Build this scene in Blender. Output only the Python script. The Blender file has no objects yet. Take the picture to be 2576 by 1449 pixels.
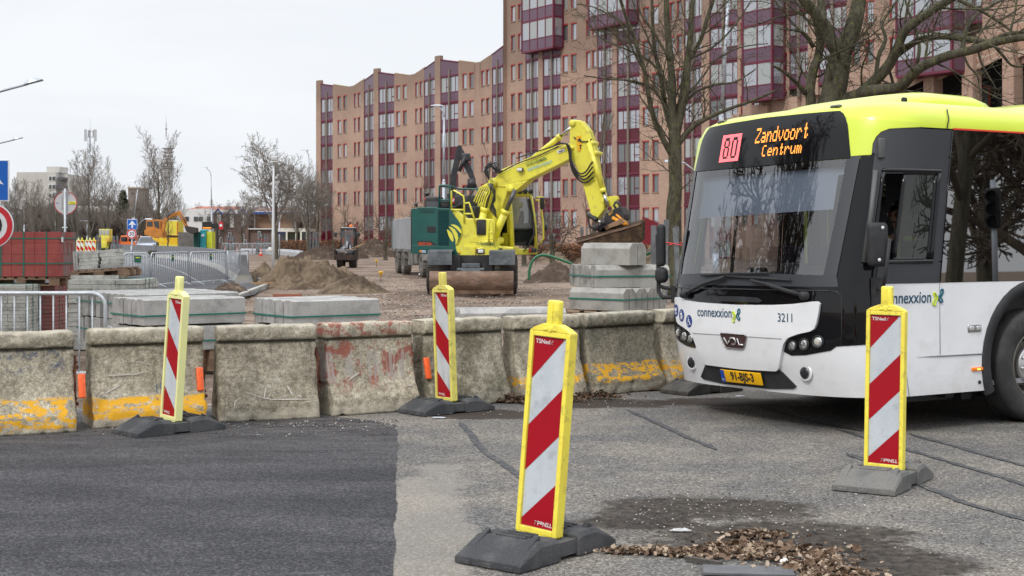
import bpy, bmesh, math, random
from mathutils import Vector, Matrix, noise
R=math.radians
random.seed(7)
F=3577.8; CX=1288.0; YH=600.4; H=1.56
SC=bpy.context.scene; COL=SC.collection
V=Vector
def P(x,y,Y): return V(((x-CX)*Y/F, Y, H-(y-YH)*Y/F))
def G(x,y,z=0.0):
    Y=F*(H-z)/(y-YH); return V(((x-CX)*Y/F, Y, z))
def PL(x,y,o,a):
    # the point of a sight line on the upright plane through o with heading a
    nx,ny=-math.sin(a),math.cos(a); Y=(o[0]*nx+o[1]*ny)/((x-CX)/F*nx+ny)
    return P(x,y,Y)
# ---------------------------------------------------------------- materials
MATS={}
def nd(nt,t,**k):
    n=nt.nodes.new(t)
    for a,b in k.items():
        if a.startswith('i_'): n.inputs[a[2:].replace('_',' ')].default_value=b
        else: setattr(n,a,b)
    return n
def c4(c): return (c[0],c[1],c[2],1)
def mixc(nt,f,a,b,blend='MIX'):
    m=nt.nodes.new('ShaderNodeMix'); m.data_type='RGBA'; m.blend_type=blend
    for s,v in ((m.inputs[0],f),(m.inputs[6],a),(m.inputs[7],b)):
        if isinstance(v,(int,float)): s.default_value=v
        elif isinstance(v,(tuple,list)): s.default_value=c4(v)
        else: nt.links.new(v,s)
    return m.outputs[2]
def ramp(nt,src,p0,p1):
    r=nt.nodes.new('ShaderNodeMapRange'); r.interpolation_type='SMOOTHSTEP'; r.inputs[1].default_value=p0; r.inputs[2].default_value=p1
    nt.links.new(src,r.inputs[0]); return r.outputs[0]
def noi(nt,vec,scale,detail=5,rough=.6,dist=0):
    n=nd(nt,'ShaderNodeTexNoise'); n.inputs['Scale'].default_value=scale; n.inputs['Detail'].default_value=detail; n.inputs['Roughness'].default_value=rough; n.inputs['Distortion'].default_value=dist
    nt.links.new(vec,n.inputs['Vector']); return n.outputs[0]
def math_(nt,op,a,b=0.0,c=None):
    m=nt.nodes.new('ShaderNodeMath'); m.operation=op
    for s,v in zip(m.inputs,(a,b,c)):
        if v is None: continue
        if isinstance(v,(int,float)): s.default_value=v
        else: nt.links.new(v,s)
    return m.outputs[0]
def base(name):
    m=bpy.data.materials.new(name); m.use_nodes=True; nt=m.node_tree; b=nt.nodes['Principled BSDF']; tc=nd(nt,'ShaderNodeTexCoord'); return m,nt,b,tc
def scl(nt,vec,s):
    m=nd(nt,'ShaderNodeMapping'); m.inputs['Scale'].default_value=s; nt.links.new(vec,m.inputs['Vector']); return m.outputs[0]
def M(name,c,r=.6,m=0,c2=None,ns=4,lo=.4,hi=.65,fine=0,fs=60,bump=0,bs=30,coat=0,spec=.5,st=(1,1,1),emit=0,coord='Object',dirt=None,da=.4):
    if name in MATS: return MATS[name]
    mt,nt,b,tc=base(name); vec=tc.outputs[coord]
    if st!=(1,1,1): vec=scl(nt,vec,st)
    col=None
    if c2: col=mixc(nt,ramp(nt,noi(nt,vec,ns),lo,hi),c,c2)
    if fine:
        f=noi(nt,vec,fs,3,.7); g=ramp(nt,f,.3,.7)
        dk=tuple(x*(1-fine) for x in (1,1,1)); lt=(1+fine,)*3
        k=mixc(nt,g,dk,lt); col=mixc(nt,1.0,col if col else c,k,'MULTIPLY')
    if dirt:
        col=mixc(nt,math_(nt,'MULTIPLY',ramp(nt,noi(nt,vec,ns*2.3,8,.7),.5,.72),da),col if col else c,dirt)
    if col: nt.links.new(col,b.inputs['Base Color'])
    else: b.inputs['Base Color'].default_value=c4(c)
    b.inputs['Roughness'].default_value=r; b.inputs['Metallic'].default_value=m; b.inputs['Coat Weight'].default_value=coat; b.inputs['Coat Roughness'].default_value=.06
    b.inputs['Specular IOR Level'].default_value=spec if r<.55 else (spec*.6 if r<.78 else spec*.3)
    if bump:
        bp=nd(nt,'ShaderNodeBump'); bp.inputs['Strength'].default_value=min(1,bump); bp.inputs['Distance'].default_value=.01
        nt.links.new(noi(nt,vec,bs,6,.65),bp.inputs['Height']); nt.links.new(bp.outputs[0],b.inputs['Normal'])
    if emit:
        b.inputs['Emission Color'].default_value=c4(c); b.inputs['Emission Strength'].default_value=emit
    MATS[name]=mt; return mt
def glassmat(name,tint,refl=1.5,rough=.01,op=0,opc=(.1,.1,.1)):
    if name in MATS: return MATS[name]
    mt,nt,b,tc=base(name); nt.nodes.remove(b); out=nt.nodes['Material Output']
    tr=nd(nt,'ShaderNodeBsdfTransparent'); tr.inputs[0].default_value=c4(tint)
    gl=nd(nt,'ShaderNodeBsdfGlossy'); gl.inputs[0].default_value=(1,1,1,1); gl.inputs['Roughness'].default_value=rough
    fr=nd(nt,'ShaderNodeFresnel'); fr.inputs[0].default_value=refl
    a=tr.outputs[0]
    if op:
        df=nd(nt,'ShaderNodeBsdfDiffuse'); df.inputs[0].default_value=c4(opc); mx=nd(nt,'ShaderNodeMixShader'); mx.inputs[0].default_value=op
        nt.links.new(a,mx.inputs[1]); nt.links.new(df.outputs[0],mx.inputs[2]); a=mx.outputs[0]
    mx=nd(nt,'ShaderNodeMixShader'); nt.links.new(fr.outputs[0],mx.inputs[0]); nt.links.new(a,mx.inputs[1]); nt.links.new(gl.outputs[0],mx.inputs[2]); nt.links.new(mx.outputs[0],out.inputs[0])
    MATS[name]=mt; return mt
# ---------------------------------------------------------------- mesh builder
class MB:
    def __init__(s): s.v=[]; s.f=[]; s.m=[]; s.sm=[]; s.uv=None
    def add(s,vs,fs,mi=0,smooth=False):
        n=len(s.v); s.v+=[V(p) for p in vs]; s.f+=[tuple(i+n for i in f) for f in fs]; s.m+=[mi]*len(fs); s.sm+=[smooth]*len(fs); return s
    def box(s,c,d,rot=None,mi=0,taper=1.0):
        c=V(c); x,y,z=d[0]/2,d[1]/2,d[2]/2; vs=[]
        for k in (-1,1):
            t=taper if k==1 else 1
            for a,b in ((-1,-1),(1,-1),(1,1),(-1,1)):
                p=V((a*x*t,b*y*t,k*z))
                if rot is not None: p=(Matrix.Rotation(rot,3,'Z') if isinstance(rot,(int,float)) else rot)@p
                vs.append(c+p)
        return s.add(vs,[(3,2,1,0),(4,5,6,7),(0,1,5,4),(1,2,6,5),(2,3,7,6),(3,0,4,7)],mi)
    def loft(s,rings,mi=0,cap=True,closed=True,smooth=False):
        n=len(rings[0]); vs=[p for r in rings for p in r]; fs=[]
        for i in range(len(rings)-1):
            for j in range(n if closed else n-1):
                k=(j+1)%n; fs.append((i*n+j,i*n+k,(i+1)*n+k,(i+1)*n+j))
        s.add(vs,fs,mi,smooth)
        if cap:
            b=len(s.v)-len(vs); m=len(rings)-1
            s.f+=[tuple(b+j for j in range(n))[::-1],tuple(b+m*n+j for j in range(n))]; s.m+=[mi]*2; s.sm+=[False]*2
        return s
    def prism(s,pts,d,mi=0):
        d=V(d); a=[V(p) for p in pts]; return s.loft([a,[p+d for p in a]],mi)
    def tube(s,path,r,n=8,mi=0,cap=True,smooth=True):
        path=[V(p) for p in path]; rs=r if isinstance(r,(list,tuple)) else [r]*len(path); rings=[]; up=None
        for i,p in enumerate(path):
            t=(path[min(i+1,len(path)-1)]-path[max(i-1,0)])
            if t.length<1e-9: t=V((0,0,1))
            t.normalize()
            if up is None: up=V((0,0,1)) if abs(t.z)<.9 else V((1,0,0))
            a=t.cross(up)
            if a.length<1e-6: a=t.cross(V((0,1,0)))
            a.normalize(); b=a.cross(t).normalized(); up=b
            rings.append([p+(a*math.cos(2*math.pi*k/n)+b*math.sin(2*math.pi*k/n))*rs[i] for k in range(n)])
        return s.loft(rings,mi,cap,True,smooth)
    def lathe(s,o,ax,prof,n=24,mi=0,smooth=True,cap=False):
        o=V(o); ax=V(ax).normalized(); a=ax.orthogonal().normalized(); b=ax.cross(a)
        rings=[[o+ax*h+(a*math.cos(2*math.pi*k/n)+b*math.sin(2*math.pi*k/n))*r for k in range(n)] for r,h in prof]
        return s.loft(rings,mi,cap,True,smooth)
    def ico(s,c,r,sc=(1,1,1),mi=0,sub=2):
        bm=bmesh.new(); bmesh.ops.create_icosphere(bm,subdivisions=sub,radius=1)
        c=V(c); vs=[c+V((v.co.x*r*sc[0],v.co.y*r*sc[1],v.co.z*r*sc[2])) for v in bm.verts]; fs=[tuple(v.index for v in f.verts) for f in bm.faces]; bm.free()
        return s.add(vs,fs,mi,True)
    def rbox(s,c,d,r=.02,mi=0,rot=None,n=3):
        # rounded box: superellipse plan lofted with rounded top and bottom
        c=V(c); rings=[]; r=min(r,min(d)/2*.98)
        def plan(ix):
            o=[]
            for qx,qy,a0 in ((1,1,0),(-1,1,90),(-1,-1,180),(1,-1,270)):
                for k in range(n+1):
                    a=R(a0+90*k/n); rr=max(r-ix,.0005); o.append((qx*(d[0]/2-r)+rr*math.cos(a),qy*(d[1]/2-r)+rr*math.sin(a)))
            return o
        for k in range(n+1):
            a=math.pi/2*k/n; ix=r*(1-math.sin(a)); z=-d[2]/2+r*(1-math.cos(a)); rings.append([(x,y,z) for x,y in plan(ix)])
        for k in range(n,-1,-1):
            a=math.pi/2*k/n; ix=r*(1-math.sin(a)); z=d[2]/2-r*(1-math.cos(a)); rings.append([(x,y,z) for x,y in plan(ix)])
        m=Matrix.Rotation(rot,3,'Z') if isinstance(rot,(int,float)) else (rot if rot is not None else Matrix.Identity(3))
        return s.loft([[c+m@V(p) for p in q] for q in rings],mi,True,True,True)
    def xf(s,m): s.v=[m@p for p in s.v]; return s
def link(o,parent=None):
    COL.objects.link(o)
    if parent: o.parent=parent
    return o
def obj(name,mb,mats,parent=None,local=False,bevel=0,kind=None,label=None,mods=None,smooth=None):
    me=bpy.data.meshes.new(name)
    vs=mb.v
    if parent is not None and not local:
        w=WM(parent).inverted(); vs=[w@p for p in vs]
    me.from_pydata([tuple(p) for p in vs],[],mb.f)
    if not isinstance(mats,(list,tuple)): mats=[mats]
    for m in mats: me.materials.append(m)
    me.polygons.foreach_set('material_index',mb.m); me.polygons.foreach_set('use_smooth',mb.sm if smooth is None else [smooth]*len(mb.f))
    if mb.uv:
        uv=me.uv_layers.new(name='UVMap')
        for p in me.polygons:
            for li in p.loop_indices: uv.data[li].uv=mb.uv[me.loops[li].vertex_index]
    me.update()
    bm=bmesh.new(); bm.from_mesh(me); bmesh.ops.recalc_face_normals(bm,faces=bm.faces); bm.to_mesh(me); bm.free()
    o=link(bpy.data.objects.new(name,me),parent)
    if bevel:
        b=o.modifiers.new('bevel','BEVEL'); b.width=bevel; b.segments=2; b.limit_method='ANGLE'; b.angle_limit=R(40)
    if kind: o['kind']=kind
    if label: o['label']=label
    return o
def WM(o):
    m=Matrix.LocRotScale(o.location,o.rotation_euler,o.scale)
    return WM(o.parent)@m if o.parent else m
def tag(o,label,cat,group=None):
    o['label']=label; o['category']=cat
    if group: o['group']=group
    return o
def thing(name,label,cat,loc=(0,0,0),rot=0,group=None):
    o=bpy.data.objects.new(name,None); o.empty_display_size=.2; COL.objects.link(o); o.location=loc
    o.rotation_euler=rot if isinstance(rot,tuple) else (0,0,rot)
    return tag(o,label,cat,group)
def kids(o): return [c for c in bpy.data.objects if c.parent==o]
def dup(root,loc=None,rot=None,label=None,scale=None,group=None):
    def cp(o,par):
        c=o.copy(); COL.objects.link(c); c.parent=par
        for ch in kids(o): cp(ch,c)
        return c
    r=cp(root,None)
    if loc is not None: r.location=loc
    if rot is not None: r.rotation_euler=rot if isinstance(rot,tuple) else (0,0,rot)
    if scale is not None: r.scale=scale if isinstance(scale,tuple) else (scale,)*3
    if label: r['label']=label
    if group: r['group']=group
    return r
DG=None
def textmesh(s,size=1,ext=.0,align='CENTER',bold=0,sx=1):
    cu=bpy.data.curves.new('t','FONT'); cu.body=s; cu.size=size; cu.extrude=ext; cu.align_x=align; cu.align_y='CENTER'; cu.offset=bold; cu.resolution_u=3
    o=bpy.data.objects.new('t',cu); COL.objects.link(o); dg=bpy.context.evaluated_depsgraph_get(); me=bpy.data.meshes.new_from_object(o.evaluated_get(dg))
    vs=[V((v.co.x*sx,v.co.y,v.co.z)) for v in me.vertices]; fs=[tuple(p.vertices) for p in me.polygons]
    bpy.data.objects.remove(o); bpy.data.curves.remove(cu); bpy.data.meshes.remove(me)
    mb=MB(); mb.add(vs,fs); return mb
def textat(mb0,s,size,o,ex,ez,sx=1,bold=0,mi=0,align='CENTER'):
    t=textmesh(s,size,0,align,bold,sx); o=V(o); ex=V(ex); ez=V(ez)
    mb0.add([o+ex*p.x+ez*p.y for p in t.v],t.f,mi); return mb0
def clip(poly,x0,x1,y0,y1):
    for ax,lim,sg in ((0,x0,1),(0,x1,-1),(1,y0,1),(1,y1,-1)):
        out=[]
        for i in range(len(poly)):
            a,b=poly[i-1],poly[i]; da=(a[ax]-lim)*sg; db=(b[ax]-lim)*sg
            if (da>=0)!=(db>=0):
                t=da/(da-db); out.append((a[0]+(b[0]-a[0])*t,a[1]+(b[1]-a[1])*t))
            if db>=0: out.append(b)
        poly=out
        if not poly: return []
    return poly
# ---------------------------------------------------------------- camera, sky, sun
cam=bpy.data.cameras.new('camera'); co=bpy.data.objects.new('camera',cam); COL.objects.link(co)
co.location=(0,0,H); co.rotation_euler=(R(90),0,0); cam.lens=50; cam.sensor_width=36; cam.shift_y=-(724.5-YH)/2576; cam.clip_end=6000; cam.clip_start=.1
cam.dof.use_dof=True; cam.dof.focus_distance=13; cam.dof.aperture_fstop=9
SC.camera=co
SC.view_settings.view_transform='Standard'; SC.view_settings.look='None'; SC.view_settings.exposure=0; SC.view_settings.gamma=1
w=bpy.data.worlds.new('World'); SC.world=w; w.use_nodes=True; nt=w.node_tree; nt.nodes.clear()
SUN_EL=R(42); SUN_ROT=R(215)
out=nd(nt,'ShaderNodeOutputWorld'); sky=nd(nt,'ShaderNodeTexSky'); sky.sky_type='NISHITA'; sky.sun_disc=False; sky.sun_elevation=SUN_EL; sky.sun_rotation=SUN_ROT
b1=nd(nt,'ShaderNodeBackground'); b1.inputs[1].default_value=.1; nt.links.new(sky.outputs[0],b1.inputs[0])
tc=nd(nt,'ShaderNodeTexCoord'); mp=scl(nt,tc.outputs['Generated'],(1,1,3.5)); n1=noi(nt,mp,2.2,7,.55,.4)
cc=mixc(nt,ramp(nt,n1,.35,.7),(.895,.93,.985),(.995,1.01,1.03))
sz=nd(nt,'ShaderNodeSeparateXYZ'); nt.links.new(tc.outputs['Generated'],sz.inputs[0])
# an overcast sky is brighter overhead than near the horizon
zen=math_(nt,'ADD',1.0,math_(nt,'MULTIPLY',ramp(nt,sz.outputs[2],.28,.95),1.3))
b2=nd(nt,'ShaderNodeBackground'); nt.links.new(zen,b2.inputs[1]); nt.links.new(cc,b2.inputs[0])
mx=nd(nt,'ShaderNodeMixShader'); mx.inputs[0].default_value=.93; nt.links.new(b1.outputs[0],mx.inputs[1]); nt.links.new(b2.outputs[0],mx.inputs[2]); nt.links.new(mx.outputs[0],out.inputs[0])
sl=bpy.data.lights.new('sun','SUN'); sl.energy=1.5; sl.angle=R(12); sl.color=(1,.96,.9); so=bpy.data.objects.new('sun',sl); COL.objects.link(so)
# sky texture: rotation 0 = +Y, clockwise seen from above
sd=V((math.sin(SUN_ROT)*math.cos(SUN_EL),math.cos(SUN_ROT)*math.cos(SUN_EL),math.sin(SUN_EL)))
so.rotation_euler=(-sd).to_track_quat('-Z','Y').to_euler(); so.location=(0,0,60)
def cat(w,k=6):
    q=[]
    for i in range(len(w)-1):
        p0=w[max(i-1,0)];p1=w[i];p2=w[i+1];p3=w[min(i+2,len(w)-1)]
        q+=[.5*((2*p1)+(-p0+p2)*u+(2*p0-5*p1+4*p2-p3)*u*u+(-p0+3*p1-3*p2+p3)*u**3) for u in [j/k for j in range(k)]]
    return q+[w[-1]]
# ---------------------------------------------------------------- ground
def strow(m): return m
def smooth_(a,b,x):
    t=max(0,min(1,(x-a)/(b-a))); return t*t*(3-2*t)
def gz(x,y):
    if y<14.5 or y>400: return -.02
    k=smooth_(14.5,18,y)*(1-smooth_(120,200,y))
    if x<-5 and y<140: k*=.25
    return -.02+k*(.10*noise.noise(V((x*.22,y*.22,3)))+.05*noise.noise(V((x*.9,y*.9,8))))
xs=[-900,-400,-200,-100,-60]+[-40+i*.7 for i in range(115)]+[60,100,200,400,900]
ys=[-300,-60,-10,0,6,10,13,14.5]+[15+i*.45 for i in range(130)]+[75+i*1.5 for i in range(60)]+[170,190,230,300,450,700,1200,3000]
gm=MB(); gm.add([(x,y,gz(x,y)) for y in ys for x in xs],[(j*len(xs)+i,j*len(xs)+i+1,(j+1)*len(xs)+i+1,(j+1)*len(xs)+i) for j in range(len(ys)-1) for i in range(len(xs)-1)],0,True)
mt,nt,b,tc=base('site_earth'); vec=tc.outputs['Object']
a=mixc(nt,ramp(nt,noi(nt,vec,.3,9,.65),.38,.62),(.15,.112,.088),(.255,.20,.16))
a=mixc(nt,math_(nt,'MULTIPLY',ramp(nt,noi(nt,vec,.9,9,.75,.5),.50,.62),.8),a,(.085,.062,.048))
vo=nd(nt,'ShaderNodeTexVoronoi'); vo.inputs['Scale'].default_value=7; nt.links.new(vec,vo.inputs['Vector'])
a=mixc(nt,math_(nt,'MULTIPLY',ramp(nt,vo.outputs['Distance'],.30,.18),ramp(nt,noi(nt,vec,1.3,5),.50,.60)),a,(.50,.44,.38))
a=mixc(nt,1.0,a,mixc(nt,ramp(nt,noi(nt,vec,13,6,.85),.35,.65),(.62,.6,.6),(1.45,1.42,1.38)),'MULTIPLY')
nt.links.new(a,b.inputs['Base Color']); b.inputs['Roughness'].default_value=.95; b.inputs['Specular IOR Level'].default_value=.15
bp=nd(nt,'ShaderNodeBump'); bp.inputs['Strength'].default_value=.8; bp.inputs['Distance'].default_value=.05; nt.links.new(noi(nt,vec,9,8,.7),bp.inputs['Height']); nt.links.new(bp.outputs[0],b.inputs['Normal'])
obj('ground',gm,mt,kind='structure')
def sheet(name,pts,z,mat,sub=0):
    m=MB(); m.add([(p[0],p[1],z) for p in pts],[tuple(range(len(pts)))]); return obj(name,m,mat,kind='structure')
# old chipped road surface with worn dirt, one sheet
mt,nt,b,tc=base('old_asphalt'); vec=tc.outputs['Object']
def speck(nt,vec,scale,c0,c1,c2,p=(.35,.55,.75)):
    vo=nd(nt,'ShaderNodeTexVoronoi'); vo.inputs['Scale'].default_value=scale; nt.links.new(vec,vo.inputs['Vector'])
    cr=nd(nt,'ShaderNodeValToRGB'); e=cr.color_ramp.elements; e[0].position=.1; e[0].color=c4(c0); e[1].position=.62; e[1].color=c4(c1); k=e.new(.93); k.color=c4(c2)
    sp=nd(nt,'ShaderNodeSeparateColor'); nt.links.new(vo.outputs['Color'],sp.inputs[0]); nt.links.new(sp.outputs[0],cr.inputs[0]); return cr.outputs[0],vo
a,vo=speck(nt,vec,95,(.10,.095,.088),(.168,.160,.150),(.31,.296,.276))
a2=mixc(nt,1.0,a,mixc(nt,ramp(nt,noi(nt,vec,1.1,6,.6),.35,.68),(.70,.71,.74),(1.12,1.07,1.0)),'MULTIPLY')
sx=nd(nt,'ShaderNodeSeparateXYZ'); nt.links.new(vec,sx.inputs[0])
def blob(cx,cy,rx,ry,w=.55):
    u=math_(nt,'DIVIDE',math_(nt,'SUBTRACT',sx.outputs[0],cx),rx); v=math_(nt,'DIVIDE',math_(nt,'SUBTRACT',sx.outputs[1],cy),ry)
    d=math_(nt,'ADD',math_(nt,'MULTIPLY',u,u),math_(nt,'MULTIPLY',v,v))
    d=math_(nt,'ADD',d,math_(nt,'MULTIPLY',math_(nt,'SUBTRACT',noi(nt,vec,2.6,7,.68),.5),3.4))
    d=math_(nt,'ADD',d,math_(nt,'MULTIPLY',math_(nt,'SUBTRACT',noi(nt,vec,17,5,.8),.5),1.6))
    return ramp(nt,d,1.0+w*.7,1.0-w*.7)
dirt=mixc(nt,ramp(nt,noi(nt,vec,14,6,.7),.36,.62),(.020,.017,.015),(.072,.060,.050))
for cx,cy,rx,ry in ((1.12,8.25,.62,.38),(1.35,7.5,.72,.42),(.72,7.85,.36,.2),(1.75,6.95,.5,.4)):
    a2=mixc(nt,math_(nt,'MULTIPLY',blob(cx,cy,rx,ry),.92),a2,dirt)
for cx,cy,rx,ry in ((-.25,12.65,.6,.35),(.9,13.5,.9,.35),(2.0,13.6,.8,.35)): a2=mixc(nt,math_(nt,'MULTIPLY',blob(cx,cy,rx,ry,.5),.9),a2,(.042,.032,.026))
a2=mixc(nt,math_(nt,'MULTIPLY',blob(-.5,6.9,.28,3.0,.5),.4),a2,(.33,.30,.26))
nt.links.new(a2,b.inputs['Base Color']); b.inputs['Roughness'].default_value=.9; b.inputs['Specular IOR Level'].default_value=.12
bp=nd(nt,'ShaderNodeBump'); bp.inputs['Strength'].default_value=.5; bp.inputs['Distance'].default_value=.004; nt.links.new(vo.outputs['Distance'],bp.inputs['Height']); nt.links.new(bp.outputs[0],b.inputs['Normal'])
OLD=mt
sheet('road_old_asphalt',[(-30,-20),(40,-20),(40,18.5),(8,16.2),(3,15.2),(-.2,13.9),(-5,12.9),(-30,9)],-.004,OLD)
mt,nt,b,tc=base('new_asphalt'); vec=tc.outputs['Object']
a,vo=speck(nt,vec,95,(.028,.028,.031),(.048,.048,.052),(.10,.10,.102))
a=mixc(nt,1.0,a,mixc(nt,ramp(nt,noi(nt,scl(nt,vec,(.5,1.6,1)),1.3,7,.65),.3,.7),(.72,.72,.76),(1.35,1.33,1.33)),'MULTIPLY')
sx=nd(nt,'ShaderNodeSeparateXYZ'); nt.links.new(vec,sx.inputs[0])
dust=math_(nt,'MULTIPLY',ramp(nt,sx.outputs[1],9.2,12.4),ramp(nt,noi(nt,scl(nt,vec,(.6,2.5,1)),3.2,7,.7),.42,.7))
a=mixc(nt,math_(nt,'MULTIPLY',dust,.7),a,(.15,.13,.115))
nt.links.new(a,b.inputs['Base Color']); b.inputs['Roughness'].default_value=.8; b.inputs['Specular IOR Level'].default_value=.15
bp=nd(nt,'ShaderNodeBump'); bp.inputs['Strength'].default_value=.45; bp.inputs['Distance'].default_value=.005; nt.links.new(noi(nt,vec,120,4,.8),bp.inputs['Height']); nt.links.new(bp.outputs[0],b.inputs['Normal'])
edge=[]
for i in range(121):
    t=i/120; y=11.9-t*14; edge.append((-.955+.0765*(11.9-y)+.02*noise.noise(V((y*2,0,0)))+.012*noise.noise(V((y*9,0,5)))+.010*noise.noise(V((y*40,0,5))),y))
sheet('road_new_asphalt',[(-30,-20),(-.55,-2.2)]+edge[::-1]+[(-1.2,12.2),(-2.2,12.95),(-5,12.8),(-30,9)],.0,mt)
# sealed cracks
def strip(name,pts,w,mat,z=.004):
    m=MB(); vs=[];n=len(pts)
    for i,p in enumerate(pts):
        t=(pts[min(i+1,n-1)]-pts[max(i-1,0)]); t.z=0; t.normalize(); q=V((-t.y,t.x,0)); ww=w*(.8+.5*noise.noise(V((i*.6,len(pts),p.x)))+.2*noise.noise(V((i*2.1,2,p.x))))*min(1,(i+1)/4,(n-i)/4)
        vs+=[p+q*ww,p-q*ww]
    m.add([(p.x,p.y,z) for p in vs],[(2*i,2*i+1,2*i+3,2*i+2) for i in range(n-1)]); return obj(name,m,mat,kind='structure')
def smoothpath(pts,k=10,jit=.008):
    o=[]
    for i in range(len(pts)-1):
        for j in range(k):
            t=j/k; p=pts[i].lerp(pts[i+1],t); o.append(p+V((noise.noise(p*2.3)*jit*2,noise.noise(p*2.3+V((9,0,0)))*jit*3,0)))
    return o+[pts[-1]]
tar=M('tar_seal',(.058,.060,.066),.8,c2=(.11,.108,.106),ns=14,fine=.2,fs=90)
for q in ([(1155,1062),(1185,1092),(1205,1120),(1240,1150),(1285,1180),(1330,1215),(1385,1270),(1420,1318),(1430,1345)],[(1575,1030),(1640,1058),(1720,1095),(1805,1132)],[(2285,1090),(2400,1122),(2500,1150),(2600,1178)],[(2100,1078),(2240,1118),(2400,1165),(2520,1200),(2640,1240)],[(2130,1140),(2200,1165),(2330,1225),(2420,1262),(2500,1285),(2620,1318)],[(1900,1020),(2050,1062),(2170,1085)],[(700,1446),(850,1438)]):
    strip('crack_seal',smoothpath([G(*p) for p in q]),.034,tar,.0015)
# ---------------------------------------------------------------- concrete barrier blocks
def concrete(name,c=(.52,.48,.40),c2=(.35,.318,.255),yellow=0,red=0,blue=0,lo=.12,hi=.27,seed=0,white=0):
    mt,nt,b,tc=base(name); vec=nd(nt,'ShaderNodeMapping'); vec.inputs['Location'].default_value=(seed*3.1,seed*1.7,0); nt.links.new(tc.outputs['Object'],vec.inputs['Vector']); vec=vec.outputs[0]
    a=mixc(nt,ramp(nt,noi(nt,vec,2.2,9,.65),.38,.62),c,c2)
    a=mixc(nt,math_(nt,'MULTIPLY',ramp(nt,noi(nt,scl(nt,vec,(4,4,.7)),2.5,6,.7),.45,.75),.5),a,(.12,.105,.08))
    vo=nd(nt,'ShaderNodeTexVoronoi'); vo.inputs['Scale'].default_value=48; nt.links.new(vec,vo.inputs['Vector'])
    a=mixc(nt,math_(nt,'MULTIPLY',ramp(nt,vo.outputs['Distance'],.30,.16),math_(nt,'MULTIPLY',ramp(nt,noi(nt,vec,4,5),.48,.66),.6)),a,(.48,.43,.34))
    a=mixc(nt,1.0,a,mixc(nt,ramp(nt,noi(nt,vec,26,5,.75),.3,.7),(.55,.54,.52),(1.22,1.21,1.17)),'MULTIPLY')
    a=mixc(nt,1.0,a,mixc(nt,ramp(nt,noi(nt,vec,75,4,.8),.36,.64),(.70,.69,.67),(1.25,1.24,1.2)),'MULTIPLY')
    a=mixc(nt,ramp(nt,noi(nt,vec,70,3,.8),.62,.72),a,(.06,.05,.04))
    sx=nd(nt,'ShaderNodeSeparateXYZ'); nt.links.new(tc.outputs['Object'],sx.inputs[0]); z=sx.outputs[2]
    wob=math_(nt,'ADD',z,math_(nt,'MULTIPLY',math_(nt,'SUBTRACT',noi(nt,vec,5,5),.5),.10))
    # worn pale bands on the bottom edge and rubbed shoulder
    a=mixc(nt,math_(nt,'MULTIPLY',ramp(nt,wob,.12,.05),math_(nt,'MULTIPLY',ramp(nt,noi(nt,vec,9,6,.7),.3,.6),.85)),a,(.50,.45,.36))
    a=mixc(nt,math_(nt,'MULTIPLY',ramp(nt,wob,.70,.80),math_(nt,'MULTIPLY',ramp(nt,noi(nt,vec,8,6,.7),.35,.62),.7)),a,(.50,.46,.38))
    sc=noi(nt,scl(nt,vec,(1.4,1,9)),4,6,.7); a=mixc(nt,math_(nt,'MULTIPLY',ramp(nt,sc,.60,.66),.5 if not white else .9),a,(.52,.49,.43))
    if white:
        wv=noi(nt,scl(nt,vec,(1,1,1.6)),7,2,.5,1.2); band=math_(nt,'MULTIPLY',ramp(nt,math_(nt,'ABSOLUTE',math_(nt,'SUBTRACT',wv,.5)),.016,.006),ramp(nt,math_(nt,'ABSOLUTE',math_(nt,'SUBTRACT',z,.24)),.1,.06))
        a=mixc(nt,band,a,(.6,.57,.52))
    if red:
        m_=math_(nt,'MULTIPLY',ramp(nt,math_(nt,'ABSOLUTE',math_(nt,'SUBTRACT',wob,.46)),.28,.17),ramp(nt,noi(nt,vec,5,9,.75),.48,.56))
        m2=math_(nt,'MULTIPLY',ramp(nt,wob,.66,.72),ramp(nt,noi(nt,vec,9,9,.75),.49,.56))
        a=mixc(nt,math_(nt,'MULTIPLY',math_(nt,'MAXIMUM',m_,m2),.86),a,(.27,.075,.055))
        a=mixc(nt,math_(nt,'MULTIPLY',ramp(nt,math_(nt,'ABSOLUTE',math_(nt,'SUBTRACT',noi(nt,scl(nt,vec,(6,1,.3)),1.3,2),.52)),.035,.015),math_(nt,'MULTIPLY',ramp(nt,math_(nt,'ABSOLUTE',math_(nt,'SUBTRACT',z,.42)),.16,.11),.7)),a,(.36,.33,.31))
    if blue:
        a=mixc(nt,math_(nt,'MULTIPLY',ramp(nt,math_(nt,'ABSOLUTE',math_(nt,'SUBTRACT',wob,.58)),.12,.05),math_(nt,'MULTIPLY',ramp(nt,noi(nt,vec,12,7,.75),.5,.62),.8)),a,(.06,.085,.16))
    if yellow:
        m_=math_(nt,'MULTIPLY',ramp(nt,math_(nt,'ABSOLUTE',math_(nt,'SUBTRACT',wob,(lo+hi)/2)),(hi-lo)/2+.01,(hi-lo)/2-.01),ramp(nt,noi(nt,scl(nt,vec,(1,1,2)),9,9,.72),.60,.50) if yellow==1 else ramp(nt,noi(nt,scl(nt,vec,(1,1,2)),9,9,.72),.53,.47))
        a=mixc(nt,m_,a,(.72,.38,.03))
    # dark band along the groove under the top lip
    a=mixc(nt,math_(nt,'MULTIPLY',ramp(nt,math_(nt,'ABSOLUTE',math_(nt,'SUBTRACT',z,.668)),.022,.008),.75),a,(.05,.048,.03))
    nt.links.new(a,b.inputs['Base Color']); b.inputs['Roughness'].default_value=.92; b.inputs['Specular IOR Level'].default_value=.2
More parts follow.
